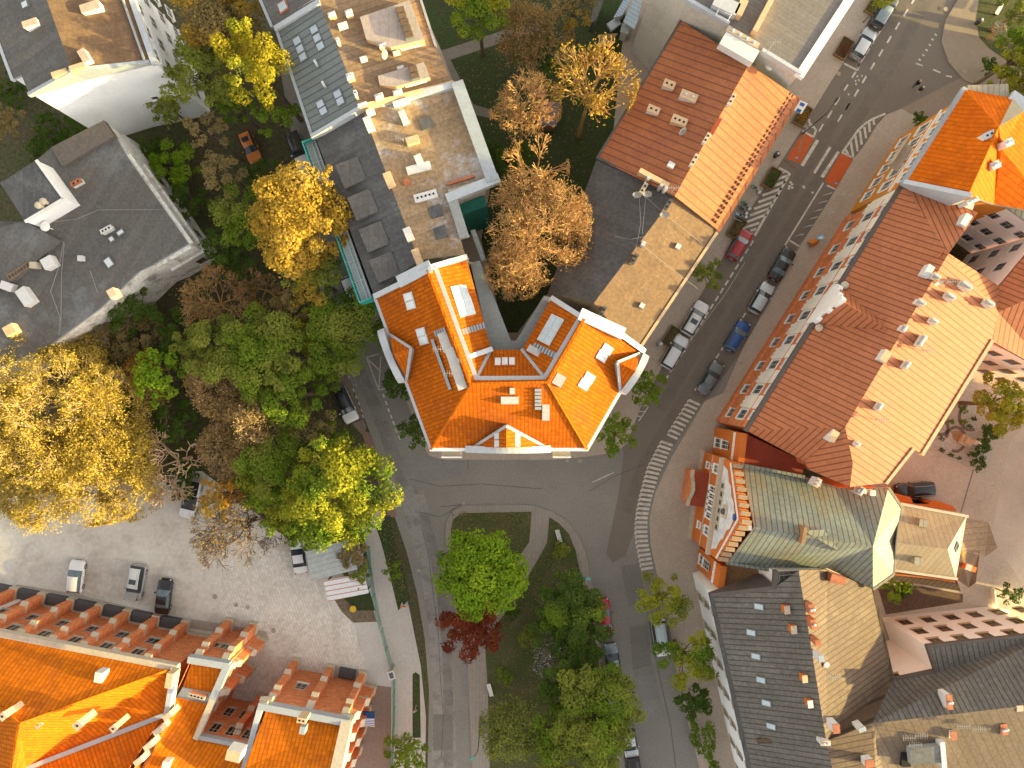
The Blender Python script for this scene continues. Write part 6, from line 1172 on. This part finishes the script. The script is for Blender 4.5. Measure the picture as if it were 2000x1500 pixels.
def car(u,v,ang,kind,col,label,roofcol=None,glass=None,sunroof=False,metal=0,bonnet=None,rails=False,z0=.02,scale=1.0,cover=None,group='parked cars'):
    Lc,W,st=PROF[kind]; Lc*=scale; p=P(u,v,.9); t=thing('parked_car' if group=='parked cars' else 'car',label,'car',(p.x,p.y,z0),ang,group,wl=False)
    pm=paint(*col) if isinstance(col,tuple) else col; rm=paint(*roofcol) if roofcol else pm; gm=glass or CGL; hw=W/2; sec=[]
    for tt,k,top,kd in st:
        w=hw*k; x=tt*Lc
        if kd: s=[(w*.93,.22),(w*1.0,.42),(w*1.0,.72),(w*.97,.95),(w*.73,top-.07),(w*.62,top),(w*.0,top+.03)]
        else: lo=.22 if abs(tt)<.47 else .3; s=[(w*.93,lo),(w*1.0,lo+.1),(w*1.0,min(.7,top-.18)),(w*.975,top-.1),(w*.84,top-.02),(w*.6,top),(w*.0,top+.025)]
        sec.append([Vector((x,y,z)) for y,z in s]+[Vector((x,-y,z)) for y,z in s[-2::-1]])
    B,G,RF=MB(),MB(),MB(); n=len(sec[0])
    for i in range(len(sec)-1):
        ka,kb=st[i][3],st[i+1][3]
        for j in range(n-1):
            q=[sec[i][j],sec[i+1][j],sec[i+1][j+1],sec[i][j+1]]; jj=min(j,n-2-j); tgt=B
            if ka!=kb and jj>=4: tgt=G
            elif ka and kb and jj==3: tgt=G
            elif ka!=kb and jj==3: tgt=G
            elif ka and kb and jj>=4: tgt=RF
            tgt.poly(q[::-1])
    for s,sg in ((sec[0],1),(sec[-1],-1)): B.poly(s if sg<0 else s[::-1])
    def sub(mb,name,m,par=t,sm=False):
        o=mb.build(name,m,None,org=(0,0,0),smooth=sm); o.parent=par
        if sm:
            import bmesh
            b=bmesh.new(); b.from_mesh(o.data); bmesh.ops.remove_doubles(b,verts=b.verts,dist=.001); bmesh.ops.recalc_face_normals(b,faces=b.faces) if name=='body' and 0 else None; b.to_mesh(o.data); b.free(); o.data.set_sharp_from_angle(angle=R(38))
        return o
    sub(B,'body',pm,sm=True); sub(G,'windows',gm); ro=sub(RF,'roof',rm,sm=True)
    xr=[s for s in st if s[3]]; xm=(xr[0][0]+xr[-1][0])/2*Lc
    if sunroof: m=MB(); m.box((xr[1][0]*Lc-.35,0,xr[1][2]+.035),(.62,.85,.03)); sub(m,'sunroof',CGL,ro)
    if rails:
        m=MB()
        for y in (-1,1): m.tube((xr[0][0]*Lc,y*hw*.64,xr[1][2]+.05),(xr[-1][0]*Lc,y*hw*.64,xr[1][2]+.03),.025,n=4)
        sub(m,'roof_rails',RIM,ro)
    for x in (.305*Lc,-.3*Lc):
        for y in (-1,1):
            m=MB(); m.tube((x,y*(hw-.2),.31),(x,y*(hw+.005),.31),.31,.31,14); w=sub(m,'wheel',TYRE); m=MB(); m.tube((x,y*(hw-.02),.31),(x,y*(hw+.015),.31),.2,.2,10); sub(m,'rim',RIM,w)
    hz=st[2][2]-.12
    for y in (-1,1):
        m=MB(); m.box((.463*Lc,y*hw*.66,hz+.0),(.2,.3,.12),-y*.45); sub(m,'headlight',LAMP); m=MB(); m.box((-.474*Lc,y*hw*.74,.8),(.14,.26,.16),y*.4); sub(m,'taillight',TAIL)
        xx=next(s for s in st if s[3])[0]*Lc+.28; m=MB(); m.box((xx,y*(hw+.1),1.0),(.16,.2,.13)); sub(m,'mirror',pm)
    m=MB(); m.box((.496*Lc,0,.45),(.05,W*.5,.16)); sub(m,'grille',TRIM); m=MB(); m.box((-.5*Lc,0,.62),(.03,.5,.11)); sub(m,'number_plate',LAMP)
    m=MB(); m.box((.13*Lc if kind!='suv' else .185*Lc,0,(st[4][2]+xr[0][2])/2-.12),(.03,W*.7,.02)); sub(m,'wipers',TRIM)
    if bonnet: 
        m=MB(); M=Matrix.Translation((.25*Lc,.0,1.12))@Matrix.Rotation(R(-38),4,'Y')@Matrix.Translation((.5,0,0)); m.box(0,(1.05,W*.82,.05),M=M); sub(m,'open_bonnet',paint(*bonnet)); m=MB(); m.box((.35*Lc,0,1.0),(.9,W*.7,.16)); sub(m,'engine',TRIM)
    if cover:
        m=MB(); m.box((-.3*Lc,0,.98),(1.75,W*.82,.16)); sub(m,'cargo_bed',TRIM)
    return t
A=idir(150,-255); WHT=('white',(.72,.73,.74)); SIL=('silver',(.4,.42,.44),.35); GRY=('grey',(.12,.125,.13),.3); DG=('dark_grey',(.06,.065,.07),.3); BLK=('black',(.012,.012,.013)); RED=('red',(.36,.012,.015)); BLU=('blue',(.012,.07,.26),.2)
car(1688,84,A,'hatch',SIL,'silver hatchback parked at the kerb in the upper right street',glass=CGL,roofcol=('pale',(.55,.57,.6)))
car(1730,20,A,'estate',GRY,'dark grey estate car under a small tree at the top edge',glass=CGL,roofcol=('slate',(.2,.25,.28)))
car(1446,477,A,'hatch',RED,'red hatchback parked below the white hatched area',glass=CGB)
car(1529,516,A,'saloon',BLK,'black car parked first on the right-hand street side',glass=CGB)
car(1488,582,A,'hatch',('pale_silver',(.5,.55,.58),.3),'pale silver hatchback parked between the black and blue cars')
car(1358,621,A,'estate',WHT,'white estate car with dark sunroof, upper of two white ones',sunroof=True,rails=True)
car(1318,687,A,'estate',('white2',(.66,.69,.72)),'white estate car without sunroof, lower of two white ones')
car(1441,656,A,'hatch',BLU,'dark blue hatchback parked on the right-hand street side',glass=CGB)
car(1389,739,A,'saloon',('steel_grey',(.14,.155,.165),.3),'grey saloon parked last before the striped zone')
car(674,791,idir(50,110),'suv',WHT,'white car with black roof in the bay by the wooded garden',roofcol=BLK)
car(487,286,idir(45,105),'hatch',('orange',(.6,.17,.02)),'orange car with dark roof panel half hidden by brown trees',sunroof=True,roofcol=('orange',(.6,.17,.02)))
car(581,290,idir(40,95),'estate',WHT,'white car with dark roof beside the row house scaffold',roofcol=DG)
car(599,350,idir(40,95),'hatch',WHT,'white car mostly hidden above the big golden tree')
car(687,570,idir(40,95),'hatch',('white2',(.66,.69,.72)),'white car peeping out below the golden tree by the scaffold foot')
car(146,1127,idir(8,-70),'hatch',WHT,'white hatchback standing alone in the parking lot',glass=CGB)
car(264,1139,idir(-12,70),'suv',SIL,'silver off-roader with open bonnet in the parking lot',glass=CGL,roofcol=('pale2',(.62,.65,.66)),sunroof=True,bonnet=('grey_lid',(.3,.31,.32),.3),rails=True)
car(318,1166,idir(8,-70),'saloon',BLK,'black saloon in the parking lot',glass=CGB)
car(371,976,idir(-14,60),'pickup',('white2',(.66,.69,.72)),'white pickup with dark bed at the upper lot edge',roofcol=BLK,cover=True)
car(583,1086,idir(-10,-70),'saloon',WHT,'white saloon beside the grey carport')
car(1181,1205,idir(-10,-75),'saloon',RED,'red saloon half under the island trees',glass=CGB)
car(1197,1290,idir(-12,-75),'hatch',('blue_grey',(.2,.25,.28),.3),'blue-grey hatchback half under the dark island trees')
car(1231,1452,idir(12,75),'hatch',SIL,'silver hatchback at the lower end of the island trees')
car(1291,1247,idir(12,75),'suv',WHT,'white car under the yellow-green roadside trees',rails=True,roofcol=('pale_blue',(.5,.6,.66)))
car(1788,958,idir(-80,6),'suv',DG,'dark van with shining silver roof frame behind the copper hall',roofcol=BLK,rails=True,scale=1.05)
car(1240,1510,idir(12,75),'hatch',BLK,'black car cut by the bottom frame edge')
# ================================================================ PEOPLE
def person(u,v,face,top,legs,hair,label,bag=None):
    p=P(u,v,.8); t=thing('person',label,'person',(p.x,p.y,.025),face,'pedestrians',wl=False); me=bpy.data.meshes.new('body')
    V=[(0,0,.95),(0,0,1.15),(0,0,1.38),(0,0,1.5),(.02,0,1.62),(.02,0,1.72),(0,.1,.9),(.12,.1,.5),(.02,.1,.08),(.16,.1,.03),(0,-.1,.9),(-.08,-.1,.5),(-.24,-.1,.1),(-.1,-.1,.03),(0,.2,1.4),(-.08,.25,1.12),(.06,.26,.9),(.1,.25,.8),(0,-.2,1.4),(.06,-.25,1.12),(.2,-.25,.92),(.24,-.24,.83)]
    E=[(0,1),(1,2),(2,3),(3,4),(4,5),(0,6),(6,7),(7,8),(8,9),(0,10),(10,11),(11,12),(12,13),(2,14),(14,15),(15,16),(16,17),(2,18),(18,19),(19,20),(20,21)]
    r=[.15,.14,.17,.06,.1,.085,.095,.062,.045,.04,.095,.062,.045,.04,.065,.048,.038,.042,.065,.048,.038,.042]
    me.from_pydata(V,E,[]); o=bpy.data.objects.new('tmp',me); COL.objects.link(o); sk=o.modifiers.new('s','SKIN'); ss=o.modifiers.new('u','SUBSURF'); ss.levels=1
    for i,x in enumerate(r): me.skin_vertices[0].data[i].radius=(x*(.8 if i in(1,2) else 1),x*(1.1 if i in (0,1,2) else 1))
    me.skin_vertices[0].data[0].use_root=True
    dg=bpy.context.evaluated_depsgraph_get(); nm=bpy.data.meshes.new_from_object(o.evaluated_get(dg)); bpy.data.objects.remove(o); nm.name='body'
    for m in (mat('skin',(.5,.3,.2),fine=.03),legs,top,mat('shoe',(.04,.035,.03))): nm.materials.append(m)
    for pl in nm.polygons:
        z=pl.center.z; y=abs(pl.center.y); pl.material_index=3 if z<.1 else 1 if (z<.94 and y<.2) else 2 if (z<1.5 and z>.9) else 0; pl.use_smooth=True
    b=bpy.data.objects.new('body',nm); COL.objects.link(b); b.parent=t
    mb=MB(); mb.ball((-.01,0,1.76),.125,n=10,k=6,sq=.9); o=mb.build('hair',hair,None,org=(0,0,0),smooth=True); o.parent=t
    mb=MB(); mb.tube((0,0,.93),(0,0,1.43),.21,.2,10); o=mb.build('jacket',top,None,org=(0,0,0)); o.parent=t; o.scale=(.78,1.1,1)
    if bag: mb=MB(); mb.box((-.2,.0,1.2),(.16,.3,.42)); o=mb.build('backpack',bag,None,org=(0,0,0)); o.parent=t
person(1790,164,idir(60,-30),mat('cloth_black',(.015,.014,.013)),mat('cloth_black2',(.02,.02,.022)),mat('hair_fair',(.55,.4,.24)),'walking person in black clothes with fair hair, upper of the pair')
person(1796,176,idir(60,-30),mat('cloth_dark',(.06,.035,.035)),mat('trousers_pale',(.5,.42,.36)),mat('hair_pale',(.55,.45,.4)),'walking person in pale trousers and dark top, lower of the pair',mat('bag_dark',(.05,.03,.035)))
# ================================================================ STREET FURNITURE
def lamp(u,v,h,ang,reach,label,headcol='iron',pole='iron',z0=.13):
    p=P(u,v,0); t=thing('street_lamp',label,'lamp',(p.x,p.y,z0),0,'street lamps',wl=False); d=Vector((math.cos(ang),math.sin(ang),0))
    m=MB(); m.tube((0,0,0),(0,0,.9),.11,.09,8); m.tube((0,0,.9),(0,0,h),.07,.05,7); o=m.build('pole',MM(pole),None,org=(0,0,0)); o.parent=t
    m=MB(); m.tube((0,0,h-.1),d*reach+Vector((0,0,h+.35)),.045,n=6); o=m.build('arm',MM(pole),None,org=(0,0,0)); o.parent=t
    c=d*(reach+.25)+Vector((0,0,h+.33)); m=MB(); m.box(c,(.6,.3,.16),ang); o=m.build('lamp_head',MM(headcol),None,org=(0,0,0)); o.parent=t
    m=MB(); m.box(c-ZU*.095,(.4,.2,.03),ang); o=m.build('lens',LAMP,None,org=(0,0,0)); o.parent=t
lamp(1567,262,7,idir(20,-30),1.4,'dark street lamp at the left end of the upper red crossing'); lamp(885,1056,6,idir(-30,10),.9,'grey-headed street lamp at the island corner by the chestnut','dark'); lamp(1128,1103,6,idir(20,0),.4,'green-topped lamp on the right island kerb','green_paint','iron'); lamp(938,1415,6.5,idir(-10,10),.6,'green-topped lamp on the brick walk at the bottom','green_paint'); lamp(1930,58,5,idir(20,-20),.3,'lamp on the park lawn with pale head','coping','wood')
def bollard(u,v,l,z0=.13):
    p=P(u,v,.4); t=thing('bollard',l,'bollard',(p.x,p.y,z0),0,'bollards by the bus lay-by',wl=False); m=MB(); m.tube((0,0,0),(0,0,.85),.07,.06,8); o=m.build('post',MM('stone'),None,org=(0,0,0)); o.parent=t; m=MB(); m.ball((0,0,.9),.1); o=m.build('cap',MM('stone'),None,org=(0,0,0)); o.parent=t
y=Z(1200,250,3.75)
def stand(u,v,an,l):
    p=P(u,v,.4); t=thing('bike_stand',l,'bike stand',(p.x,p.y,.13),an,'steel bike stands',wl=False); m=MB(); pts=[(-.45,0),(-.45,.7),(-.3,.85),(.3,.85),(.45,.7),(.45,0)]
    for a,b in zip(pts[:-1],pts[1:]): m.tube((a[0],0,a[1]),(b[0],0,b[1]),.035,n=6)
    o=m.build('hoop',MM('coping'),None,org=(0,0,0)); o.parent=t; m=MB(); m.tube((-.45,0,.35),(.45,0,.35),.025,n=5); o=m.build('crossbar',MM('coping'),None,org=(0,0,0)); o.parent=t
for (x,yy),l in zip(((1660,495),(1560,487),(1525,545),(1575,630),(1490,605),(1455,662),(1415,722),(1352,787)),('steel bike stand nearest the yellow townhouse','topmost stand of the line by the lower red crossing','second stand of the line below the red crossing','lone stand beside the brick wall','third stand of the line below the red crossing','fourth stand of the line below the red crossing','fifth stand of the line, lowest but one','lowest stand of the line next to the black car')): stand(*y(x,yy),R(15),l)
def bike(u,v,an,l,col,frame=None):
    p=P(u,v,.5); t=thing('bicycle',l,'bicycle',(p.x,p.y,.13),an,'bicycles in the rack',wl=False)
    def sub(m,n,mm,par=t): o=m.build(n,mm,None,org=(0,0,0)); o.parent=par; return o
    for x in (-.52,.52):
        m=MB(); 
        for i in range(14): a0=2*PI*i/14;a1=2*PI*(i+1)/14; m.tube((x+.33*math.cos(a0),0,.34+.33*math.sin(a0)),(x+.33*math.cos(a1),0,.34+.33*math.sin(a1)),.03,n=4)
        w=sub(m,'wheel',TYRE); m=MB()
        for i in range(7): m.tube((x,0,.34),(x+.32*math.cos(i*.9),0,.34+.32*math.sin(i*.9)),.006,n=3)
        sub(m,'spokes',RIM,w)
    m=MB(); q={'bb':(-.05,0,.32),'st':(-.2,0,.85),'hd':(.36,0,.85),'ra':(-.52,0,.34),'fa':(.52,0,.34)}
    for a,b in (('bb','st'),('bb','hd'),('st','hd'),('bb','ra'),('st','ra'),('hd','fa')): m.tube(q[a],q[b],.035,n=6)
    sub(m,'frame',col); m=MB(); m.box((-.22,0,.95),(.26,.17,.07)); sub(m,'saddle',TRIM); m=MB(); m.tube((.34,-.29,1.05),(.34,.29,1.05),.022); m.tube((.36,0,.85),(.34,0,1.05),.025); sub(m,'handlebar',TRIM)
    m=MB(); m.box((.5,0,.95),(.3,.36,.22)); sub(m,'basket',MM('steel')); m=MB(); m.box((-.5,0,.74),(.5,.26,.06)); sub(m,'rear_mudguard',col)
gp=flat('bike_green',(.04,.16,.09)); tp=flat('bike_teal',(.1,.24,.2)); bp=flat('bike_blue',(.25,.45,.6))
s6=Z(1380,280,6.818)
bike(*s6(650,625),idir(30,40),'green rental bicycle parked alone above the rack',tp); bike(*s6(520,845),idir(30,40),'green bicycle in the upper slot of the rack',gp); bike(*s6(480,905),idir(30,40),'dark green bicycle in the middle of the rack',flat('bike_dkgreen',(.03,.09,.06))); bike(*s6(455,975),idir(35,15),'light blue bicycle in the lower slot of the rack',bp)
rk=thing('bike_rack','pale metal rack rail along the rental bicycles','bike rack',P(*s6(470,880))); m=MB(); pr=[P(*s6(*q),.55) for q in ((520,770),(575,830),(535,940),(470,1040),(365,995),(395,905),(440,830),(500,765))]
for a_,b_ in zip(pr[:2],pr[1:3]): m.tube(a_,b_,.04,n=5)
m.tube(pr[3],pr[4],.04,n=5); m.tube(pr[4],pr[5],.04,n=5); m.build('rail',MM('coping'),rk); m=MB()
for q in (pr[0],pr[2],pr[4]): m.tube((q.x,q.y,.13),(q.x,q.y,.55),.04,n=5)
m.build('leg',MM('coping'),rk)
def bin_(u,v,l,c,top): 
    p=P(u,v,.5); t=thing('litter_bin',l,'bin',(p.x,p.y,.13),0,'litter bins',wl=False); m=MB(); m.tube((0,0,0),(0,0,.9),.28,.33,12); o=m.build('drum',c,None,org=(0,0,0)); o.parent=t; m=MB(); m.tube((0,0,.9),(0,0,1.0),.36,.2,12); o=m.build('lid',top,None,org=(0,0,0)); o.parent=t; m=MB(); m.ball((.05,0,1.03),.14); o=m.build('ashtray',MM('white'),None,org=(0,0,0)); o.parent=t
bin_(1516,303,'dark litter bin with white ashtray beside the upper red crossing',MM('iron'),MM('dark')); bin_(1911,43,'dark litter bin at the edge of the park lawn',MM('iron'),MM('dark')); bin_(1288,672,'litter bin on the pavement beside the white estates',MM('iron'),MM('concrete'))
def wheelie(u,v,an,l,c):
    p=P(u,v,.6); t=thing('recycling_bin',l,'bin',(p.x,p.y,0),R(an),'recycling bins',wl=False); m=MB(); m.prism([Vector((-.5,-.45,0)),Vector((.5,-.45,0)),Vector((.5,.45,0)),Vector((-.5,.45,0))],.1,1.05); o=m.build('container',c,None,org=(0,0,0)); o.parent=t; m=MB(); m.box((0,0,1.1),(1.08,.98,.1)); o=m.build('lid',c,None,org=(0,0,0)); o.parent=t
    m=MB()
    for x in (-.4,.4): m.tube((x,-.4,.1),(x+.06,-.4,.1),.1)
    o=m.build('wheels',TYRE,None,org=(0,0,0)); o.parent=t
wheelie(425,537,20,'blue recycling bin near the peeling wall corner',flat('bin_blue',(.02,.12,.4))); wheelie(431,529,20,'yellow recycling bin behind the blue one',flat('bin_yellow',(.5,.38,.03)))
# A-board, barrier, statue, hut, fence, gate
p=P(1588,474,.5); t=thing('advertising_board','orange A-frame advertising board with blue and white poster on the pavement','sign',(p.x,p.y,.13),R(25),wl=False); m=MB(); 
m.poly([Vector((-.55,-.45,0)),Vector((.55,-.45,0)),Vector((.55,-.05,1.1)),Vector((-.55,-.05,1.1))]); m.poly([Vector((-.55,.45,0)),Vector((-.55,.05,1.1)),Vector((.55,.05,1.1)),Vector((.55,.45,0))]); m.box((0,0,1.1),(1.15,.14,.06)); o=m.build('board',flat('sign_orange',(.6,.2,.02)),None,org=(0,0,0)); o.parent=t
m=MB(); m.box((.75,.2,1.1),(.9,.6,.06)); o=m.build('poster',flat('poster_blue',(.2,.45,.7)),None,org=(0,0,0)); o.parent=t; m=MB(); m.box((.75,.2,1.135),(.5,.2,.01)); m.box((.9,.05,1.135),(.3,.08,.01)); o=m.build('poster_print',MM('white'),None,org=(0,0,0)); o.parent=t; m=MB(); m.tube((.7,.2,0),(.7,.2,1.08),.03); o=m.build('stand',MM('iron'),None,org=(0,0,0)); o.parent=t
p=P(789,1182,.4); t=thing('traffic_barrier','small orange and white road barrier at the verge tip','barrier',(p.x,p.y,.1),R(-15),wl=False); m=MB(); m.box((0,0,.75),(.75,.12,.2)); m.box((0,0,.4),(.75,.12,.2),0,1); m.box((0,0,.95),(.3,.12,.18)); o=m.build('boards',[flat('barrier_orange',(.65,.17,.03)),MM('white')],None,org=(0,0,0)); o.parent=t; m=MB(); m.box((-.3,0,.3),(.06,.5,.6)); m.box((.3,0,.3),(.06,.5,.6)); o=m.build('feet',MM('white'),None,org=(0,0,0)); o.parent=t
p=P(1884,861,0); t=thing('statue','pale stone statue on a square plinth in the round garden','statue',(p.x,p.y,.06),R(-25),wl=False); m=MB(); m.box((0,0,.25),(1.6,1.3,.5)); m.box((0,0,.7),(.9,.9,.5)); o=m.build('plinth',mat('plinth_stone',(.55,.45,.32),fine=.1),None,org=(0,0,0)); o.parent=t; m=MB(); m.tube((0,0,.95),(0,0,2.0),.34,.22,10); m.tube((0,0,2.0),(0,0,2.45),.3,.24,10); m.ball((0,0,2.7),.2); m.tube((.2,0,2.3),(.7,.1,2.2),.1,.06); o=m.build('figure',mat('marble',(.65,.58,.47),fine=.06),None,org=(0,0,0)); o.parent=t
p=P(1072,222,2.4); t=thing('garden_hut','small grey flat-roofed hut under the bare courtyard trees','hut',(p.x,p.y,.145),R(-5),wl=False); m=MB(); m.box((0,0,1.1),(1.9,2.7,2.2)); o=m.build('walls',MM('wood'),None,org=(0,0,0)); o.parent=t; m=MB(); m.box((0,0,2.27),(2.2,3.0,.14)); o=m.build('roof',mat('hut_roof',(.16,.15,.17),fine=.15),None,org=(0,0,0)); o.parent=t
def fence(name,label,pts,h,m,cat='fence',step=2.2,z0=0):
    q=[P(*x) for x in pts]; t=thing(name,label,cat,q[0]); mb=MB(); pb=0
    for a,b in zip(q[:-1],q[1:]):
        L=(b-a).length; n=max(1,int(L/step)); d=(b-a)/n
        for i in range(n):
            c0=a+d*i;c1=a+d*(i+1)
            for zz in (.25,h*.55,h-.1): mb.tube(c0+ZU*zz,c1+ZU*zz,.03,n=4)
            k=int(d.length/.14)
            for s in range(k): w=c0+d*(s+.5)/k; mb.box((w.x,w.y,h/2),(.025,.025,h-.1))
    mb.build('panel',m,t)
    for a,b in zip(q[:-1],q[1:]):
        L=(b-a).length; n=max(1,int(L/step))
        for i in range(n): c=a+(b-a)*(i/n); mb=MB(); mb.box((c.x,c.y,h/2),(.1,.1,h)); mb.build('post',m,t)
    return t
fence('green_fence','green metal fence along the pavement above the gate',[(722,1068),(726,1110),(733,1160),(746,1222)],2.0,MM('green_paint')); fence('green_gate','green sliding gate across the parking lot entrance',[(748,1226),(757,1262),(768,1300)],1.8,MM('green_paint'),'gate'); fence('green_fence','green metal fence along the pavement below the gate',[(772,1312),(772,1380),(770,1450),(766,1540)],2.0,MM('green_paint'))
p=P(770,1306); t=thing('gate_post','stone gate post with pale cap at the lot entrance','gate post',(p.x,p.y,0),R(20),wl=False); m=MB(); m.box((0,0,1.0),(.7,.9,2.0)); o=m.build('pier',MM('stone'),None,org=(0,0,0)); o.parent=t; m=MB(); m.box((0,0,2.06),(.85,1.05,.14)); m.box((0,0,2.14),(.5,.7,.06),0,1); o=m.build('cap',[MM('coping'),MM('felt_dark')],None,org=(0,0,0)); o.parent=t
p=P(691,1187); t=merge('yellow_tub',MB().tube((p.x,p.y,.06),(p.x,p.y,.5),.3,.42,10),flat('tub_yellow',(.6,.4,.02)),p,'small yellow tub in the flower bed by the carports','tub')
p=P(812,1380,.5); t=thing('signpost','tilted pale signpost in the narrow grass verge','sign',(p.x,p.y,.1),0,wl=False); m=MB(); m.tube((0,0,0),(.1,.1,2.2),.035); o=m.build('pole',MM('chim_tan'),None,org=(0,0,0)); o.parent=t; m=MB(); m.box((.1,.14,2.0),(.5,.04,.5),.4); o=m.build('plate',MM('cap'),None,org=(0,0,0)); o.parent=t
w=thing('bed_wall','low pale wall around the conifer bed in the right yard','wall',P(1945,1165)); m=MB(); m.line([P(1944,1153,.7),P(1948,1188,.7),P(1972,1196,.7)],.3,None,0,.7); m.build('wall',MM('render_cream'),w)
for (u,v),l in (((1090,1045),'white metal bench-like frame on the island tip'),((957,1344),'white slatted bench on the island lawn edge'),((1946,22),'pale bench on the park lawn')):
    p=P(u,v); t=thing('bench',l,'bench',(p.x,p.y,.145),R(-75 if u<1900 else 60),'park benches',wl=False); m=MB()
    for yy in (-.16,0,.16): m.box((0,yy,.45),(1.6,.12,.04))
    o=m.build('seat',MM('white'),None,org=(0,0,0)); o.parent=t; m=MB(); m.box((0,.28,.7),(1.6,.04,.3)); o=m.build('backrest',MM('white'),None,org=(0,0,0)); o.parent=t
    for x in (-.65,.65): m=MB(); m.box((x,.05,.21),(.07,.45,.42)); o=m.build('leg',MM('iron'),None,org=(0,0,0)); o.parent=t
# ================================================================ CAMERA, LIGHT, WORLD
cam=bpy.data.cameras.new('camera'); co=bpy.data.objects.new('camera',cam); COL.objects.link(co); S.camera=co
co.location=(0,0,H); cam.sensor_width=36; cam.lens=25.0; cam.clip_end=400; cam.clip_start=1
EL=R(8.9); AZ=R(101.5)      # azimuth clockwise from +Y
sd=Vector((math.sin(AZ)*math.cos(EL),math.cos(AZ)*math.cos(EL),math.sin(EL)))
sun=bpy.data.lights.new('sun','SUN'); so=bpy.data.objects.new('sun',sun); COL.objects.link(so); sun.energy=3.4; sun.angle=R(.6); sun.color=(1,.8,.29)
so.rotation_euler=sd.to_track_quat('Z','Y').to_euler()
wd=bpy.data.worlds.new('World'); S.world=wd; wd.use_nodes=True; nt=wd.node_tree; bg=nt.nodes['Background']
sk=nt.nodes.new('ShaderNodeTexSky'); sk.sky_type='NISHITA'; sk.sun_disc=False; sk.sun_elevation=EL; sk.sun_rotation=AZ; sk.altitude=200; sk.dust_density=2.0; sk.air_density=1.0
hs=nt.nodes.new('ShaderNodeHueSaturation'); hs.inputs['Saturation'].default_value=.28
mx=nt.nodes.new('ShaderNodeMix'); mx.data_type='RGBA'; mx.blend_type='MULTIPLY'; mx.inputs[0].default_value=1; mx.inputs[7].default_value=(1,.925,.83,1)
nt.links.new(sk.outputs[0],hs.inputs['Color']); nt.links.new(hs.outputs[0],mx.inputs[6]); nt.links.new(mx.outputs[2],bg.inputs['Color']); bg.inputs['Strength'].default_value=.15
S.view_settings.view_transform='Standard'; S.view_settings.look='None'; S.view_settings.exposure=EXPO; S.view_settings.gamma=1
